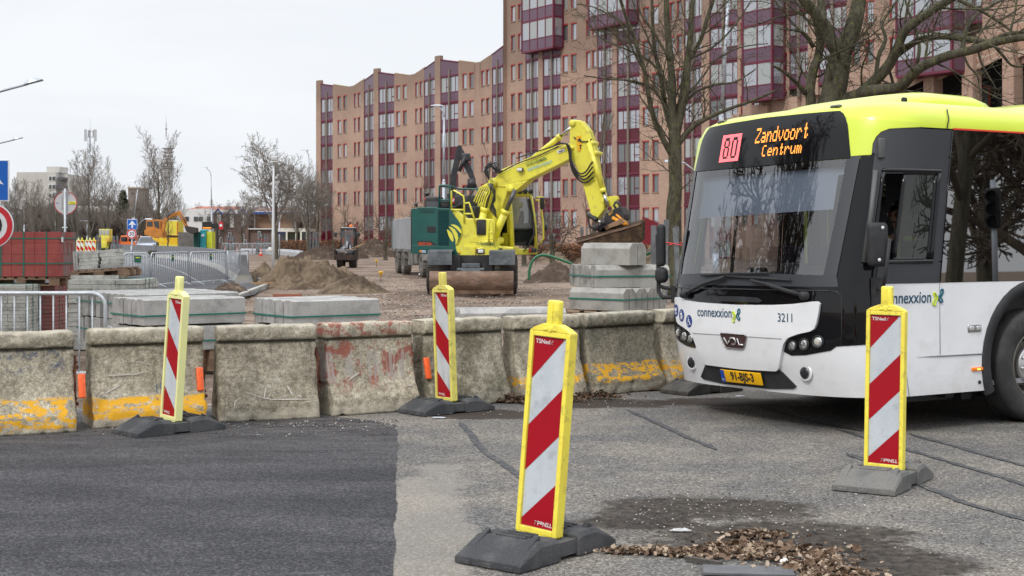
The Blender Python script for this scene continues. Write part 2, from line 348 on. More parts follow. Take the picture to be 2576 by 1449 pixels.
    bp=nd(nt,'ShaderNodeBump'); bp.inputs['Strength'].default_value=.7; bp.inputs['Distance'].default_value=.007; nt.links.new(math_(nt,'ADD',noi(nt,vec,34,8,.75),math_(nt,'MULTIPLY',vo.outputs['Distance'],-.4)),bp.inputs['Height']); nt.links.new(bp.outputs[0],b.inputs['Normal'])
    return mt
rust=M('rust',(.10,.045,.03),.85,c2=(.20,.09,.05),ns=12,bump=.5)
orange_refl=M('orange_plastic',(.95,.16,.03),.4,c2=(.8,.12,.03),ns=30)
PROF=[(-.265,0),(-.272,.05),(-.262,.13),(-.215,.20),(-.165,.29),(-.135,.40),(-.118,.52),(-.105,.62),(-.100,.672),(-.126,.680),(-.134,.70),(-.132,.775),(-.124,.795),(-.108,.803)]
def profy(z):
    for (y0,z0),(y1,z1) in zip(PROF[:-1],PROF[1:]):
        if z0<=z<=z1: return y0+(y1-y0)*(z-z0)/(z1-z0+1e-9)
    return -.12
def scrawl(t,lines,mat,name='paint_mark'):
    for pts,w in lines:
        m=MB(); P_=[]
        for (x0,z0),(x1,z1) in zip(pts[:-1],pts[1:]): P_+=[(x0+(x1-x0)*k/6,z0+(z1-z0)*k/6) for k in range(6)]
        P_.append(pts[-1]); vs=[]; n=len(P_)
        for i,(x,z) in enumerate(P_):
            a=P_[max(i-1,0)]; c=P_[min(i+1,n-1)]; dx,dz=c[0]-a[0],c[1]-a[1]; L=math.hypot(dx,dz)+1e-9; nx,nz=-dz/L,dx/L; ww=w*.62*(.55+.9*abs(noise.noise(V((i*.9,x*9,z*9)))))*(.4 if i in (0,n-1) else 1)
            for s in (-1,1): xx,zz=x+nx*ww*s,z+nz*ww*s; vs.append((xx,profy(zz)-.011,zz))
        m.add(vs,[(2*i,2*i+1,2*i+3,2*i+2) for i in range(n-1)]); obj(name,m,mat,t,local=True)
def barrier(a,b_,label,mat,seed,refl=None,hook=True):
    L=(b_-a).length-.085; d=(b_-a).normalized(); ang=math.atan2(d.y,d.x); nrm=V((-d.y,d.x,0))
    if nrm.y<0: nrm=-nrm
    mid=(a+b_)/2+nrm*.265
    t=thing('concrete_barrier',label,'barrier',(mid.x,mid.y,0),ang,'concrete barrier blocks along the edge of the old road')
    prof=[]
    for (y0,z0),(y1,z1) in zip(PROF[:-1],PROF[1:]):
        for k in range(3): prof.append((y0+(y1-y0)*k/3,z0+(z1-z0)*k/3))
    prof.append(PROF[-1]); full=prof+[(-.04,.808),(.04,.808)]+[(-y,z) for y,z in prof[::-1]]
    n=44; rings=[]
    for i in range(n+1):
        u=-L/2+L*i/n; e=min(i,n-i); ring=[]
        for y,z in full:
            # rounded ends and chipped arrises
            sh=1-(.06 if e==0 else .018 if e==1 else 0)
            p=V((u*(1 if e else 1),y*sh,z*(1 if z<.7 else 1-(.012 if e==0 else .003 if e==1 else 0))))
            nz=noise.noise(V((p.x*7+seed*5,p.y*9,p.z*7)))*.006+noise.noise(V((p.x*24+seed*9,p.y*24,p.z*24)))*.0035
            c=0
            if (abs(z-.05)<.09 or z>.66 or e<2):
                q=noise.noise(V((p.x*11+seed,z*11,y*6+seed*2))); c=max(0,q-.12)*.045
            s_=V((0,p.y,(p.z-.4)*.4)); s_=s_.normalized() if s_.length>0 else s_
            p=p+s_*(nz-c); p.z=max(p.z,0)
            if e==0: p.x-=math.copysign(max(0,noise.noise(V((y*13,z*13,seed)))*.025),u)
            ring.append(p)
        rings.append(ring)
    m=MB(); m.loft(rings,0,True,True,True); obj('block',m,mat,t,local=True)
    if hook:
        m=MB()
        for z in (.5,.2):
            m.box((L/2+.005,-.02,z),(.09,.05,.025)); m.box((L/2+.005,-.02,z+.045),(.07,.04,.018)); 
        m.tube([(L/2+.018,-.03,.02),(L/2+.018,-.03,.6)],.016,8); obj('coupling_hook',m,rust,t,local=True)
    if refl:
        for sx,z in refl:
            m=MB(); m.prism([(sx-.03,-.24,z-.10),(sx+.03,-.24,z-.10),(sx+.034,-.135,z+.10),(sx-.026,-.135,z+.10)],(0,.05,.0)); m.box((sx+.004,-.20,z),(.012,.06,.19)); 
            mm=MB(); mm.rbox((0,0,0),(.058,.03,.20),.008); mm.box((.0,-.018,0),(.008,.012,.19)); yy=-.155-(.30-min(z,.40))*.25
            mm.xf(Matrix.Translation((sx,-.165 if z>.33 else -.19,z))@Matrix.Rotation(R(-14),4,'X')); obj('reflector',mm,orange_refl,t,local=True)
    return t
def g2(x,y,Y=None): return G(x,y)
bl=[((-390,1124),(-85,1105),'weathered barrier block beyond the left edge of the view',dict(seed=9),None),
((-70,1102),(207,1086),'weathered barrier block at the left edge with flaking yellow paint low down and blue smears',dict(yellow=2,blue=1,lo=.03,hi=.27,seed=1),[(.43,.36)]),
((221,1080),(536,1062),'barrier block with a bright yellow painted foot directly behind the leaning beacon on the left',dict(yellow=1,lo=.06,hi=.24,seed=2),[(.43,.36)]),
((541,1063),(817,1051),'bare grey-brown barrier block with white scrawls near its foot and no coloured paint',dict(seed=3,white=0,c=(.42,.385,.32),c2=(.27,.243,.195)),None),
((829,1048),(1069,1030),'barrier block covered in flaking dull red paint',dict(red=1,seed=4),None),
((1078,1028),(1296,1010),'mossy stained barrier block directly behind the second beacon from the left',dict(seed=5,c2=(.19,.175,.13)),[(-.44,.36)]),
((1302,1010),(1488,998),'barrier block behind the front leaning beacon, with leaf litter at its foot',dict(yellow=2,seed=6,lo=.12,hi=.22),None),
((1494,997),(1682,977),'barrier block with a worn yellow band left of the bus front',dict(yellow=2,seed=7,lo=.13,hi=.30,c=(.25,.24,.2)),None),
((1690,976),(1850,958),'last barrier block, half hidden behind the left corner of the bus front',dict(yellow=2,seed=8,lo=.1,hi=.28),None)]
BRS=[]
for i,(a,b_,lb,kw,rf) in enumerate(bl): BRS.append(barrier(G(*a),G(*b_),lb,concrete('barrier_concrete_%d'%i,**kw),i+1.3,rf))
pw=M('paint_worn_white',(.50,.47,.41),.9); pb=M('paint_blue',(.08,.14,.24),.9)
scrawl(BRS[3],[([(-.32,.10),(-.30,.17),(-.25,.20)],.007),([(-.20,.24),(-.06,.19),(.02,.175),(.40,.165)],.006),([(-.05,.19),(-.03,.27)],.012),([(.16,.28),(.20,.20)],.011),([(.24,.20),(.27,.19)],.01),([(.12,.60),(.12,.55)],.006)],pw)
scrawl(BRS[2],[([(-.38,.42),(-.10,.425),(.0,.45)],.009),([(-.36,.28),(-.24,.34)],.014),([(.02,.50),(-.1,.53)],.006)],pw)
scrawl(BRS[2],[([(.06,.34),(.06,.26)],.007),([(.10,.345),(.09,.30),(.12,.27),(.10,.25)],.006),([(.15,.34),(.145,.28)],.006),([(.055,.215),(.065,.215)],.012)],pb)
scrawl(BRS[4],[([(-.25,.30),(-.14,.36)],.014),([(.22,.42),(.21,.36)],.010),([(.34,.22),(.38,.225)],.012)],pw)
scrawl(BRS[7],[([(-.30,.63),(-.25,.60),(-.22,.64)],.006)],pw)
# ---------------------------------------------------------------- beacons
ylw=M('beacon_yellow',(.93,.80,.09),.45,c2=(.88,.72,.08),ns=6,dirt=(.26,.20,.07),da=.6)
ylw_p=M('beacon_pale_yellow',(.86,.84,.36),.5,c2=(.80,.80,.38),ns=6,dirt=(.4,.38,.2),da=.15)
ylw_d=M('beacon_dirty_yellow',(.78,.70,.16),.55,c2=(.66,.58,.16),ns=7,dirt=(.14,.12,.06),da=.65)
redf=M('reflective_red',(.37,.004,.014),.4,spec=.3,c2=(.34,.004,.012),ns=3,dirt=(.12,.02,.02),da=.2)
redb=M('reflective_bright_red',(.60,.015,.02),.4,spec=.3)
whf=M('reflective_white',(.54,.58,.62),.4,c2=(.48,.52,.56),ns=5,fine=.10,fs=300,dirt=(.25,.25,.25),da=.45)
whd=M('reflective_dirty_white',(.56,.58,.60),.4,c2=(.40,.41,.41),ns=3,st=(2,2,.5),dirt=(.16,.15,.14),da=.6)
whp=M('reflective_light_white',(.72,.74,.76),.4)
rub=M('recycled_rubber',(.058,.06,.064),.8,c2=(.095,.095,.097),ns=5,fine=.25,fs=150,bump=.4,bs=60)
rubl=M('dusty_rubber',(.17,.165,.155),.8,c2=(.12,.12,.12),ns=4,fine=.25,fs=150,bump=.4,bs=60)
rubd=M('wet_black_rubber',(.05,.048,.045),.55,c2=(.09,.08,.07),ns=6,fine=.2,fs=150,bump=.4,bs=60)
def beacon_base(root,mat,a):
    # slab lies along the panel's normal
    rot=Matrix.Rotation(a,4,'Z')
    for s in (-1,1):
        m=MB(); x=[.075,.115,.24,.375,.40,.40]; z=[.105,.118,.118,.035,.03,.0]
        pr=[(.075,0),(.075,.10),(.10,.115),(.235,.118),(.385,.045),(.40,.035),(.40,.0)]
        m.loft([[V((yy,s*p[0],p[1]*(1 if abs(yy)<.19 else .80))) for p in pr] for yy in (-.2,-.185,.185,.2)],0)
        if s==1: pass
        for k in range(3): m.box((0,s*(.12+.045*k),.120),(.18,.022,.012))
        for k in (-1,1): m.box((k*.15,s*.275,.075),(.03,.19,.05),Matrix.Rotation(s*-R(29),3,'X'))
        for k in (-1,0,1): m.box((k*.13,s*.39,.012),(.06,.03,.022))
        m.xf(rot); obj('base_slab',m,mat,root,local=True,bevel=.004)
    m=MB(); m.tube([(0,-.1,.06),(0,.1,.06)],.036,12); m.box((-.14,0,.05),(.09,.2,.07)); m.box((.14,0,.05),(.09,.2,.07)); m.box((0,0,.018),(.3,.2,.03)); m.xf(rot); obj('foot_socket',m,mat,root,local=True)
def beacon(x,y,yaw,lean,label,flip=False,my=None,mw=None,mr=None,mbase=None,ladj=0,group='red and white beacons on rubber feet',scale=1,txt=True):
    my=my or ylw; mw=mw or whf; mr=mr or redf; p=G(x,y)
    root=thing('traffic_beacon',label,'traffic beacon',p,0,group); root.scale=(scale,)*3
    beacon_base(root,mbase or rub,yaw)
    # panel frame: local x across, -y to the viewer, leaned about its foot
    rt=Matrix.Rotation(lean,4,'Y')@Matrix.Rotation(yaw,4,'Z')
    T=.032; m=MB()
    outer=[(-.125,.10),(-.125,1.10),(-.085,1.128),(-.05,1.14),(.05,1.14),(.085,1.128),(.125,1.10),(.125,.10),(.06,.072),(-.06,.072)]
    # frame as side rails + end pieces so that the sheet sits recessed
    def pr(pts): m.prism([(px,-T,pz) for px,pz in pts],(0,2*T,0))
    pr([(-.125,.10),(-.125,1.10),(-.100,1.10),(-.100,.10)]); pr([(.100,.10),(.100,1.10),(.125,1.10),(.125,.10)])
    pr([(-.125,1.1005),(-.10,1.118),(-.045,1.14),(.045,1.14),(.10,1.118),(.125,1.1005)]); pr([(-.0995,1.075),(-.0995,1.10),(.0995,1.10),(.0995,1.075)])
    pr([(-.0995,.10),(-.0995,.128),(.0995,.128),(.0995,.10)]); pr([(-.125,.0995),(.125,.0995),(.06,.066),(-.06,.066)])
    m.prism([(-.04,-.022,.02),(-.04,-.022,.066),(.04,-.022,.066),(.04,-.022,.02)],(0,.044,0))
    for sx_ in (-1,1): m.box((sx_*.028,-T-.003,1.112),(.022,.008,.012)); m.box((sx_*.028,-T-.003,.088),(.022,.008,.012))
    m.lathe((0,-T,1.115),(0,-1,0),[(.016,0),(.016,.006),(0.001,.006)],16)
    m.xf(rt); obj('frame',m,my,root,local=True,bevel=.0035)
    m=MB(); m.rbox((0,0,1.195),(.072,.05,.125),.012); m.box((0,-.027,1.19),(.012,.006,.10)); m.xf(rt); obj('handle',m,my,root,local=True)
    m=MB(); m.box((0,0,.6015),(.1985,.036,.946)); m.xf(rt); obj('reflective_panel',m,mw,root,local=True)
    m=MB(); h=.946; z0=.1285; yy=-.0195
    for side in (-1,1):
        for (l0,l1,r0,r1) in ((0,.225,-.02,-.01),(.47,.71,.255,.50),(.96,1.25,.755,1.02)):
            f=1 if (flip==False) else -1
            if side==1: f=-f
            pg=[(-.099*f,z0+h*(1-l0)),(.099*f,z0+h*(1-max(r0,-.02))),(.099*f,z0+h*(1-r1)),(-.099*f,z0+h*(1-l1))]
            pg=clip(pg,-.099,.099,z0+.002,z0+h-.002)
            if len(pg)>2: m.add([(q[0],side*.0195,q[1]) for q in pg],[tuple(range(len(pg)))])
    m.xf(rt); obj('red_stripes',m,mr,root,local=True)
    if txt:
        m=MB(); s=.9 if not flip else .9
        tx=-.045 if not flip else .035
        textat(m,'TSNed',.03,(tx,-.0212,z0+h-.026),(1,0,0),(0,0,1),1.05,.0006); m.tube([(tx+.062,-.0212,z0+h-.016),(tx+.048,-.0212,z0+h-.034),(tx+.06,-.0212,z0+h-.034)],.002,4)
        textat(m,'TSNed',.03,(-tx,-.0212,z0+.026),(-1,0,0),(0,0,-1),1.05,.0006); m.tube([(-tx-.062,-.0212,z0+.016),(-tx-.048,-.0212,z0+.034),(-tx-.06,-.0212,z0+.034)],.002,4)
        m.xf(rt); obj('lettering',m,M('lettering_white',(.72,.66,.66),.5),root,local=True)
    return root
beacon(1352,1392,R(-38),R(4.2),'bright yellow framed beacon leaning right in the front centre, the nearest one')
beacon(2224,1217,R(-33),R(1.0),'bright yellow beacon on a dusty grey foot in front of the side of the bus',mbase=rubl)
beacon(428,1085,R(-47),R(3.6),'pale cream yellow beacon leaning right in front of the yellow-footed barrier block',flip=True,my=ylw_p,mw=whf)
beacon(1124,1034,R(-50),R(-1.8),'grimy yellow beacon with a scuffed white sheet beside the red-painted barrier block',flip=True,my=ylw_d,mw=whd)
p=G(1765,985); r_=thing('rubber_foot','black rubber beacon foot lying on the road left of and behind the bus front','beacon foot',p); beacon_base(r_,rubd,R(-52))
# ---------------------------------------------------------------- steel crowd barriers
galv=M('galvanised_steel',(.50,.53,.56),.45,m=.3,c2=(.40,.43,.46),ns=9,fine=.12,fs=90)
green_l=M('label_green',(.01,.10,.07),.5); yel_l=M('label_yellow',(.8,.7,.05),.5)
def crowd(a,b_,label,h=1.08,r=.019,feet=True,n=None,badge=True,nm='crowd_barrier'):
    a=V((a[0],a[1],0)); b_=V((b_[0],b_[1],0)); d=(b_-a); L=d.length; d.normalize(); q=V((-d.y,d.x,0)); z0=.14
    t=thing(nm,label,'crowd barrier',a,0,'steel crowd barriers'); up=V((0,0,1)); rr=.14
    m=MB(); path=[a+up*z0]+[a+up*(h-rr)]+[a+d*(rr*(1-math.cos(k*R(22.5))))+up*(h-rr+rr*math.sin(k*R(22.5))) for k in range(1,5)]
    path+=[b_-d*(rr*(1-math.cos(k*R(22.5))))+up*(h-rr+rr*math.sin(k*R(22.5))) for k in range(4,0,-1)]+[b_+up*(h-rr),b_+up*z0]
    m.tube(path,r,8); m.tube([a+up*z0,b_+up*z0],r*.9,8); obj('frame',m,galv,t)
    n=n or max(5,int(L/.115)); m=MB()
    for i in range(1,n): p=a+d*(L*i/n); m.tube([p+up*z0,p+up*(h-.01 if .1<i/n<.9 else h-.05)],r*.42,6)
    obj('bars',m,galv,t)
    if feet:
        for e in (.16,.84):
            p=a+d*L*e; m=MB(); m.tube([p-q*.3+up*.01,p-q*.22+up*.09,p-q*.1+up*.14,p+q*.1+up*.14,p+q*.22+up*.09,p+q*.3+up*.01],r*.8,6); obj('foot',m,galv,t)
    m=MB(); m.tube([b_+d*.01+up*(h-.35),b_+d*.06+up*(h-.35),b_+d*.065+up*(h-.5),b_+d*.03+up*(h-.53)],r*.4,6); obj('hook',m,galv,t)
    if badge:
        p=a+d*L*.55-q*.02; m=MB(); m.box(p+up*(h-.17),(.19,.012,.21),math.atan2(d.y,d.x)); o=obj('name_plate',m,green_l,t)
        m=MB(); m.box(p+up*(h-.13)-q*.008,(.12,.004,.03),math.atan2(d.y,d.x)); obj('plate_mark',m,yel_l,o)
    return t
t0=crowd(P(-160,738,15.0),P(265,738,15.0),'near steel crowd barrier behind the barrier blocks at the left edge, with few bars',h=.985,r=.0215,n=13,badge=False)
# ---------------------------------------------------------------- stacked kerbs, slabs and blocks
kerbm=M('kerb_concrete',(.42,.415,.40),.9,c2=(.32,.315,.305),ns=3,lo=.42,hi=.6,fine=.14,fs=90,bump=.3,bs=60,dirt=(.13,.125,.12),da=.5)
kerbd=M('kerb_concrete_warm',(.36,.35,.325),.9,c2=(.27,.26,.24),ns=3,lo=.42,hi=.62,fine=.14,fs=90,bump=.3,bs=60,dirt=(.12,.115,.10),da=.5)
slabm=M('paving_slab',(.50,.50,.46),.9,c2=(.33,.33,.31),ns=6,fine=.18,fs=70,bump=.3,dirt=(.16,.15,.13),da=.5)
strapm=M('green_strap',(.01,.16,.12),.4)
redblk=M('red_block',(.33,.085,.075),.9,c2=(.27,.07,.065),ns=3,fine=.16,fs=120,bump=.3,bs=90,dirt=(.42,.20,.18),da=.3)
redside=M('red_grey_block_side',(.21,.145,.14),.9,c2=(.30,.09,.08),ns=14,st=(1,1,.15),lo=.5,hi=.56,fine=.15,fs=90)
woodm=M('pallet_wood',(.25,.17,.115),.85,c2=(.15,.10,.07),ns=5,st=(1,1,6),fine=.15,fs=40,bump=.3)
woodn=M('fresh_wood',(.42,.27,.15),.8,c2=(.30,.19,.11),ns=6,fine=.1)
def d2(a): return V((math.cos(a),math.sin(a),0))
def kerbs(label,c,z,aL,aR,n,t=.12,L=1.0,h=.28,strap=.5,mat=None,grp='bundles of concrete kerbs',nm='kerb_bundle',jit=.008,bevel=.05,seed=1):
    mat=mat or kerbm; rnd=random.Random(seed); e1=d2(aL); e2=d2(aR); c=V((c[0],c[1],z))
    root=thing(nm,label,'kerbs',c,0,grp)
    for i in range(n):
        f=i%2; x0=i*t+.006; x1=(i+1)*t-.006; dz=rnd.uniform(0,.008); dl=rnd.uniform(-jit,jit)
        if f: pr=[(x0,.0),(x1,.0),(x1,h-bevel),(x1-.055,h),(x0+.008,h),(x0,h-.008)]
        else: pr=[(x0,.0),(x1,.0),(x1,h-.008),(x1-.008,h),(x0+.055,h),(x0,h-bevel)]
        m=MB(); rings=[]
        for k in range(5):
            u=dl+L*k/4; ring=[]
            for a,b in pr: ring.append(c+e2*(a+(.0015*noise.noise(V((u*9,a*9,b*9+i)))))+e1*u+V((0,0,b+dz)))
            rings.append(ring)
        m.loft(rings,0); obj('kerb',m,mat,root,bevel=.004)
    if strap is not None:
        w=n*t; m=MB(); o=.006; zc=h*strap
        A=c-e1*(o+jit)-e2*o; B=c+e1*(L+o+jit)-e2*o; C=c+e1*(L+o+jit)+e2*(w+o); D=c-e1*(o+jit)+e2*(w+o)
        for p,q in ((A,B),(B,C),(C,D),(D,A)):
            d=(q-p).normalized(); k=V((-d.y,d.x,0))*.002; m.prism([p-k+V((0,0,zc-.009)),q-k+V((0,0,zc-.009)),q-k+V((0,0,zc+.009)),p-k+V((0,0,zc+.009))],k*2)
        obj('strap',m,strapm,root)
    return root
def xy(x,Y): return ((x-CX)*Y/F,Y)
# bundle that shows ribs on its left and its flat face on the right: near corner, length to the right-away, stacking to the left-away
a=R(35)
c1=xy(735,16.3); kerbs('strapped bundle of grey kerbs directly below the sand heap',c1,.555,a,a+R(90),9,.115,1.15,.29,.36,seed=3,bevel=.012)
kerbs('kerb bundle lying underneath the strapped bundle left of the sand heap',c1,.25,a,a+R(90),9,.115,1.15,.29,.4,seed=4,bevel=.012)
c2=xy(361,16.2); kerbs('wide strapped kerb bundle right behind the pale cream leaning beacon',c2,.56,R(38),R(128),8,.115,1.28,.30,.38,seed=5,bevel=.012)
kerbs('kerb bundle underneath the wide one behind the pale cream beacon',c2,.25,R(38),R(128),8,.115,1.28,.29,.4,seed=6,bevel=.012)
c3=xy(322,17.15); kerbs('rear kerb bundle just right of the near steel barrier end, upper layer',c3,.575,R(38),R(128),13,.12,1.5,.31,.62,seed=7,jit=.03,bevel=.012)
kerbs('rear kerb bundle just right of the near steel barrier end, middle layer',c3,.265,R(38),R(128),13,.12,1.5,.30,.5,seed=8,jit=.03,bevel=.012)
for i,(c_,a_,l_) in enumerate(((c1,R(35),'timber bearer under the kerb bundles left of the sand heap'),(c2,R(38),'timber bearer under the kerb bundles behind the pale cream beacon'),(c3,R(38),'timber bearer under the rear kerb bundles by the steel barrier end'))):
    e1=d2(a_); e2=d2(a_+R(90)); cc_=V((c_[0],c_[1],0))
    t=thing('timber_bearer',l_,'timber bearer',cc_,0); 
    for k in (.2,.8):
        m=MB(); m.box(cc_+e1*k*1.1+e2*.5+V((0,0,.125)),(.1,1.0,.245),a_); obj('beam',m,woodm,t)
# right hand stack
def pallet(label,c,z,a,w=1.2,d=1.0,tilt=None,mat=None,h=.14):
    mat=mat or woodm; e1=d2(a); e2=d2(a+R(90)); c=V((c[0],c[1],z)); t=thing('pallet',label,'pallet',c,0,'wooden pallets'); T=Matrix.Identity(4)
    if tilt: T=Matrix.Translation(c)@Matrix.Rotation(tilt,4,'Y')@Matrix.Translation(-c)
    m=MB(); n=7
    for k in range(n):
        m.box(c+e1*(w*(k+.5)/n)+e2*(d/2)+V((0,0,h-.011)),(w/n*.72,d,.02),a)
    m.xf(T); obj('deck_boards',m,mat,t)
    for k in (0,.5,1):
        m=MB(); m.box(c+e1*(w/2)+e2*(.05+(d-.1)*k)+V((0,0,h-.032)),(w,.1,.02),a)
        for j in (.06,.5,.94): m.box(c+e1*(w*j)+e2*(.05+(d-.1)*k)+V((0,0,h-.082)),(.145,.095,.078),a)
        m.box(c+e1*(w/2)+e2*(.05+(d-.1)*k)+V((0,0,h-.131)),(w,.1,.018),a); m.xf(T); obj('runner',m,mat,t)
    return t
cm=xy(1502,18.25); kerbs('middle strapped kerb bundle of the stack left of the bus, ribbed at its left end',cm,.925,R(18),R(108),8,.125,1.02,.287,.52,kerbd,seed=11,bevel=.06)
cl=xy(1568,17.9); kerbs('lower strapped kerb bundle of the stack left of the bus, ribbed on its right half',cl,.64,R(138),R(48),7,.13,.88,.283,.52,kerbd,seed=12,bevel=.06)
cu=xy(1583,18.25); kerbs('two loose slant-edged kerb stones on top of the stack left of the bus',cu,1.215,R(132),R(42),2,.165,.88,.285,None,kerbd,seed=13,nm='kerb_stones',bevel=.07)
cp_=xy(1568,17.8); pallet('broken wooden pallet carrying the kerb stack left of the bus',(cp_[0]-.93,cp_[1]+.25),.495,R(-1),1.5,1.0)
kerbs('bottom kerb bundle under the pallet left of the bus, mostly behind the barrier blocks',xy(1540,18.0),.2,R(138),R(48),7,.13,1.0,.29,.5,kerbd,seed=14)
kerbs('low row of pale kerbs lying behind the barrier blocks left of the pallet stack',xy(1160,16.9),.45,R(12),R(102),6,.12,1.3,.26,None,kerbm,seed=15)
t=thing('timber_bearer','timber bearers under the pallet stack left of the bus','timber bearer',(cl[0],cl[1],0)); m=MB(); m.box((cl[0]-.2,cl[1]+.6,.1),(1.2,.12,.195)); obj('beam',m,woodm,t); m=MB(); m.box((cl[0]-.2,cl[1]+.9,.1),(1.2,.12,.195)); obj('beam',m,woodm,t)
t=thing('timber_bearer','timber bearers under the low row of pale kerbs','timber bearer',(xy(1160,16.9)[0],17.2,0)); 
for k in (.2,1.0): m=MB(); m.box((xy(1160,16.9)[0]+k,17.35,.22),(.12,.7,.44)); obj('beam',m,woodm,t)
# slab piles (left)
def slabpile(label,x0,x1,y0,y1,z0,z1,nl,cols,mat,mat2=None,straps=None,name='slab_stack',cat='slabs',seed=1,jit=.006,grp='piles of paving slabs'):
    rnd=random.Random(seed); t=thing(name,label,cat,((x0+x1)/2,y0,z0),0,grp); lh=(z1-z0)/nl
    for i in range(nl):
        m=MB()
        for c in range(cols):
            w=(x1-x0)/cols
            for dcol in range(max(1,int((y1-y0)/.3))):
                dd=(y1-y0)/max(1,int((y1-y0)/.3)); jx=rnd.uniform(-jit,jit); jy=rnd.uniform(-jit,jit)
                zz=z0+lh*i; th=lh*(.72 if mat2 else .93)
                m.box((x0+w*(c+.5)+jx,y0+dd*(dcol+.5)+jy,zz+th/2),(w*.985,dd*.985,th),mi=0)
                if mat2: m.box((x0+w*(c+.5)+jx,y0+dd*(dcol+.5)+jy,zz+th+lh*.11),(w*.97,dd*.97,lh*.22),mi=1)
        obj('slab_layer',m,[mat,mat2] if mat2 else mat,t)
    for s in straps or []:
        m=MB(); 
        if s[0]=='y': m.box((x1+.008,y0+s[1]*(y1-y0),(z0+z1)/2),(.004,.014,z1-z0+.01)); m.box(((x0+x1)/2,y0+s[1]*(y1-y0),z1+.004),(x1-x0+.02,.014,.004))
        else: m.box((x0+s[1]*(x1-x0),y0-.012,(z0+z1)/2),(.014,.004,z1-z0+.01))
        obj('strap',m,strapm,t)
    return t
X=lambda x,Y:(x-CX)*Y/F
slabpile('tall pile of thin grey tiles at the left edge behind the steel barrier',X(-110,22.8),X(62,22.8),22.8,23.9,0,.815,14,4,slabm,straps=[('y',.05),('y',.35),('y',.6),('y',.95)],seed=2)
slabpile('pile of red-topped tiles under the pallet of red blocks',X(104,23.6),X(138,23.6),23.6,24.4,0,.775,12,1,M('grey_red_tile',(.20,.13,.12),.9,c2=(.27,.10,.09),ns=8,fine=.15),redblk,straps=[('y',.3),('y',.8)],seed=3)
slabpile('long pile of grey slabs in three columns behind the kerb bundles, carrying a crooked pallet',X(170,20),X(350,20),20.0,21.1,0,.985,15,3,slabm,straps=[('y',.5),('y',.8),('y',.3)],seed=4,jit=.012)
pallet('weathered pallet carrying the load of red blocks',(X(-40,23.5),23.5),.782,0,1.215,1.02)
# red blocks load
x1=X(146,23.5); t=thing('red_block_load','strapped cube of red concrete blocks on a pallet at the left edge','blocks',(x1-.6,23.5,.93)); n=0
rr=random.Random(5)
for i in range(9):
    for k in range(4):
        m=MB(); xx=x1-.192*(i+.5); zz=.93+.186*(k+.5); m.box((xx,23.60,zz),(.188,.20,.183)); obj('block',m,redblk,t,bevel=.004)
m=MB()
for k in range(4):
    for j in range(11):
        yy=23.702+j*.072; jx=rr.uniform(-.012,.0); m.box((x1-.87+jx,yy+.036,.93+.186*(k+.5)),(1.728,.069,.183))
obj('rear_blocks',m,redside,t)
m=MB()
for z in (1.115+.03,1.56): 
    m.box((x1-.86,23.495,z+.005),(1.76,.004,.018)); m.box((x1+.006,23.99,z+.005),(.004,1.0,.018))
for i in (.99,2.95,4.9): m.box((x1-i*.192,23.492,1.305),(.02,.004,.745))
obj('strap',m,strapm,t); m=MB(); m.box((x1+.012,23.68,1.545),(.006,.10,.085)); obj('ticket',m,M('ticket_white',(.7,.7,.7)),t)
# crooked pallet with slabs
pz=.985
slabpile('loose slab layer between the long slab pile and the crooked pallet',X(188,20.5),X(308,20.5),20.3,20.9,pz,pz+.055,1,2,slabm,seed=9,grp=None)
pc=(X(180,20.4),20.35); pallet('crooked weathered pallet sloping up to the right on the long slab pile',pc,1.045,0,.80,.75,tilt=R(-4),h=.055)
t=thing('slab_stack','small pile of grey slabs leaning on the crooked pallet beside the red blocks','slabs',(pc[0]+.4,20.5,1.1),0,'piles of paving slabs'); T=Matrix.Translation((pc[0],20.4,1.10))@Matrix.Rotation(R(-4),4,'Y')
for c in range(2):
    for k in range(5):
        m=MB(); m.box((.26+c*.30+.012*((k*7+c*3)%3-1)+(-.02 if k<3 and c==0 else 0),.15,.033+k*.052),(.275,.26,.047)); m.xf(T); obj('slab',m,slabm,t,bevel=.003)
for c in range(2):
    m=MB(); m.box((.03+c*.035,.2,.14),(.03,.28,.27)); m.xf(T); obj('slab',m,kerbm,t)
# ---------------------------------------------------------------- leaf litter and debris on the road
def leafheap(name,label,spots,n,mats,size=.045,seed=1,hh=.06):
    rnd=random.Random(seed); m=MB()
    for _ in range(n):
        cx,cy,rx,ry,h_=rnd.choice(spots); k_=1.9 if rnd.random()<.12 else 1; rx*=k_; ry*=k_; h_/=k_; a=rnd.uniform(0,6.28); q=math.sqrt(rnd.random()); x=cx+math.cos(a)*q*rx*rnd.uniform(.7,1.15); y=cy+math.sin(a)*q*ry*rnd.uniform(.7,1.15)
        z=.006+h_*max(0,1-q)**.7*rnd.random(); s=size*rnd.uniform(.5,1.35)
        rot=Matrix.Rotation(rnd.uniform(0,6.28),4,'Z')@Matrix.Rotation(rnd.uniform(-1.2,1.2),4,'X')@Matrix.Rotation(rnd.uniform(-.8,.8),4,'Y')
        k=rnd.uniform(.2,.9); pts=[(-.5,0,0),(-.22,.26,.1*k),(.05,.22,.22*k),(.3,.33,.1*k),(.5,.02,.3*k),(.22,-.25,.12*k),(-.05,-.2,.25*k),(-.3,-.28,.0),(0,0,.02)]
        vs=[V((x,y,z+s*.12))+(rot@V(p))*s for p in pts]
        for v_ in vs: v_.z=max(v_.z,.006)
        m.add(vs,[(8,i,(i+1)%8) for i in range(8)],rnd.randrange(len(mats)))
    o=obj(name,m,mats,kind='stuff'); tag(o,label,'dead leaves'); return o
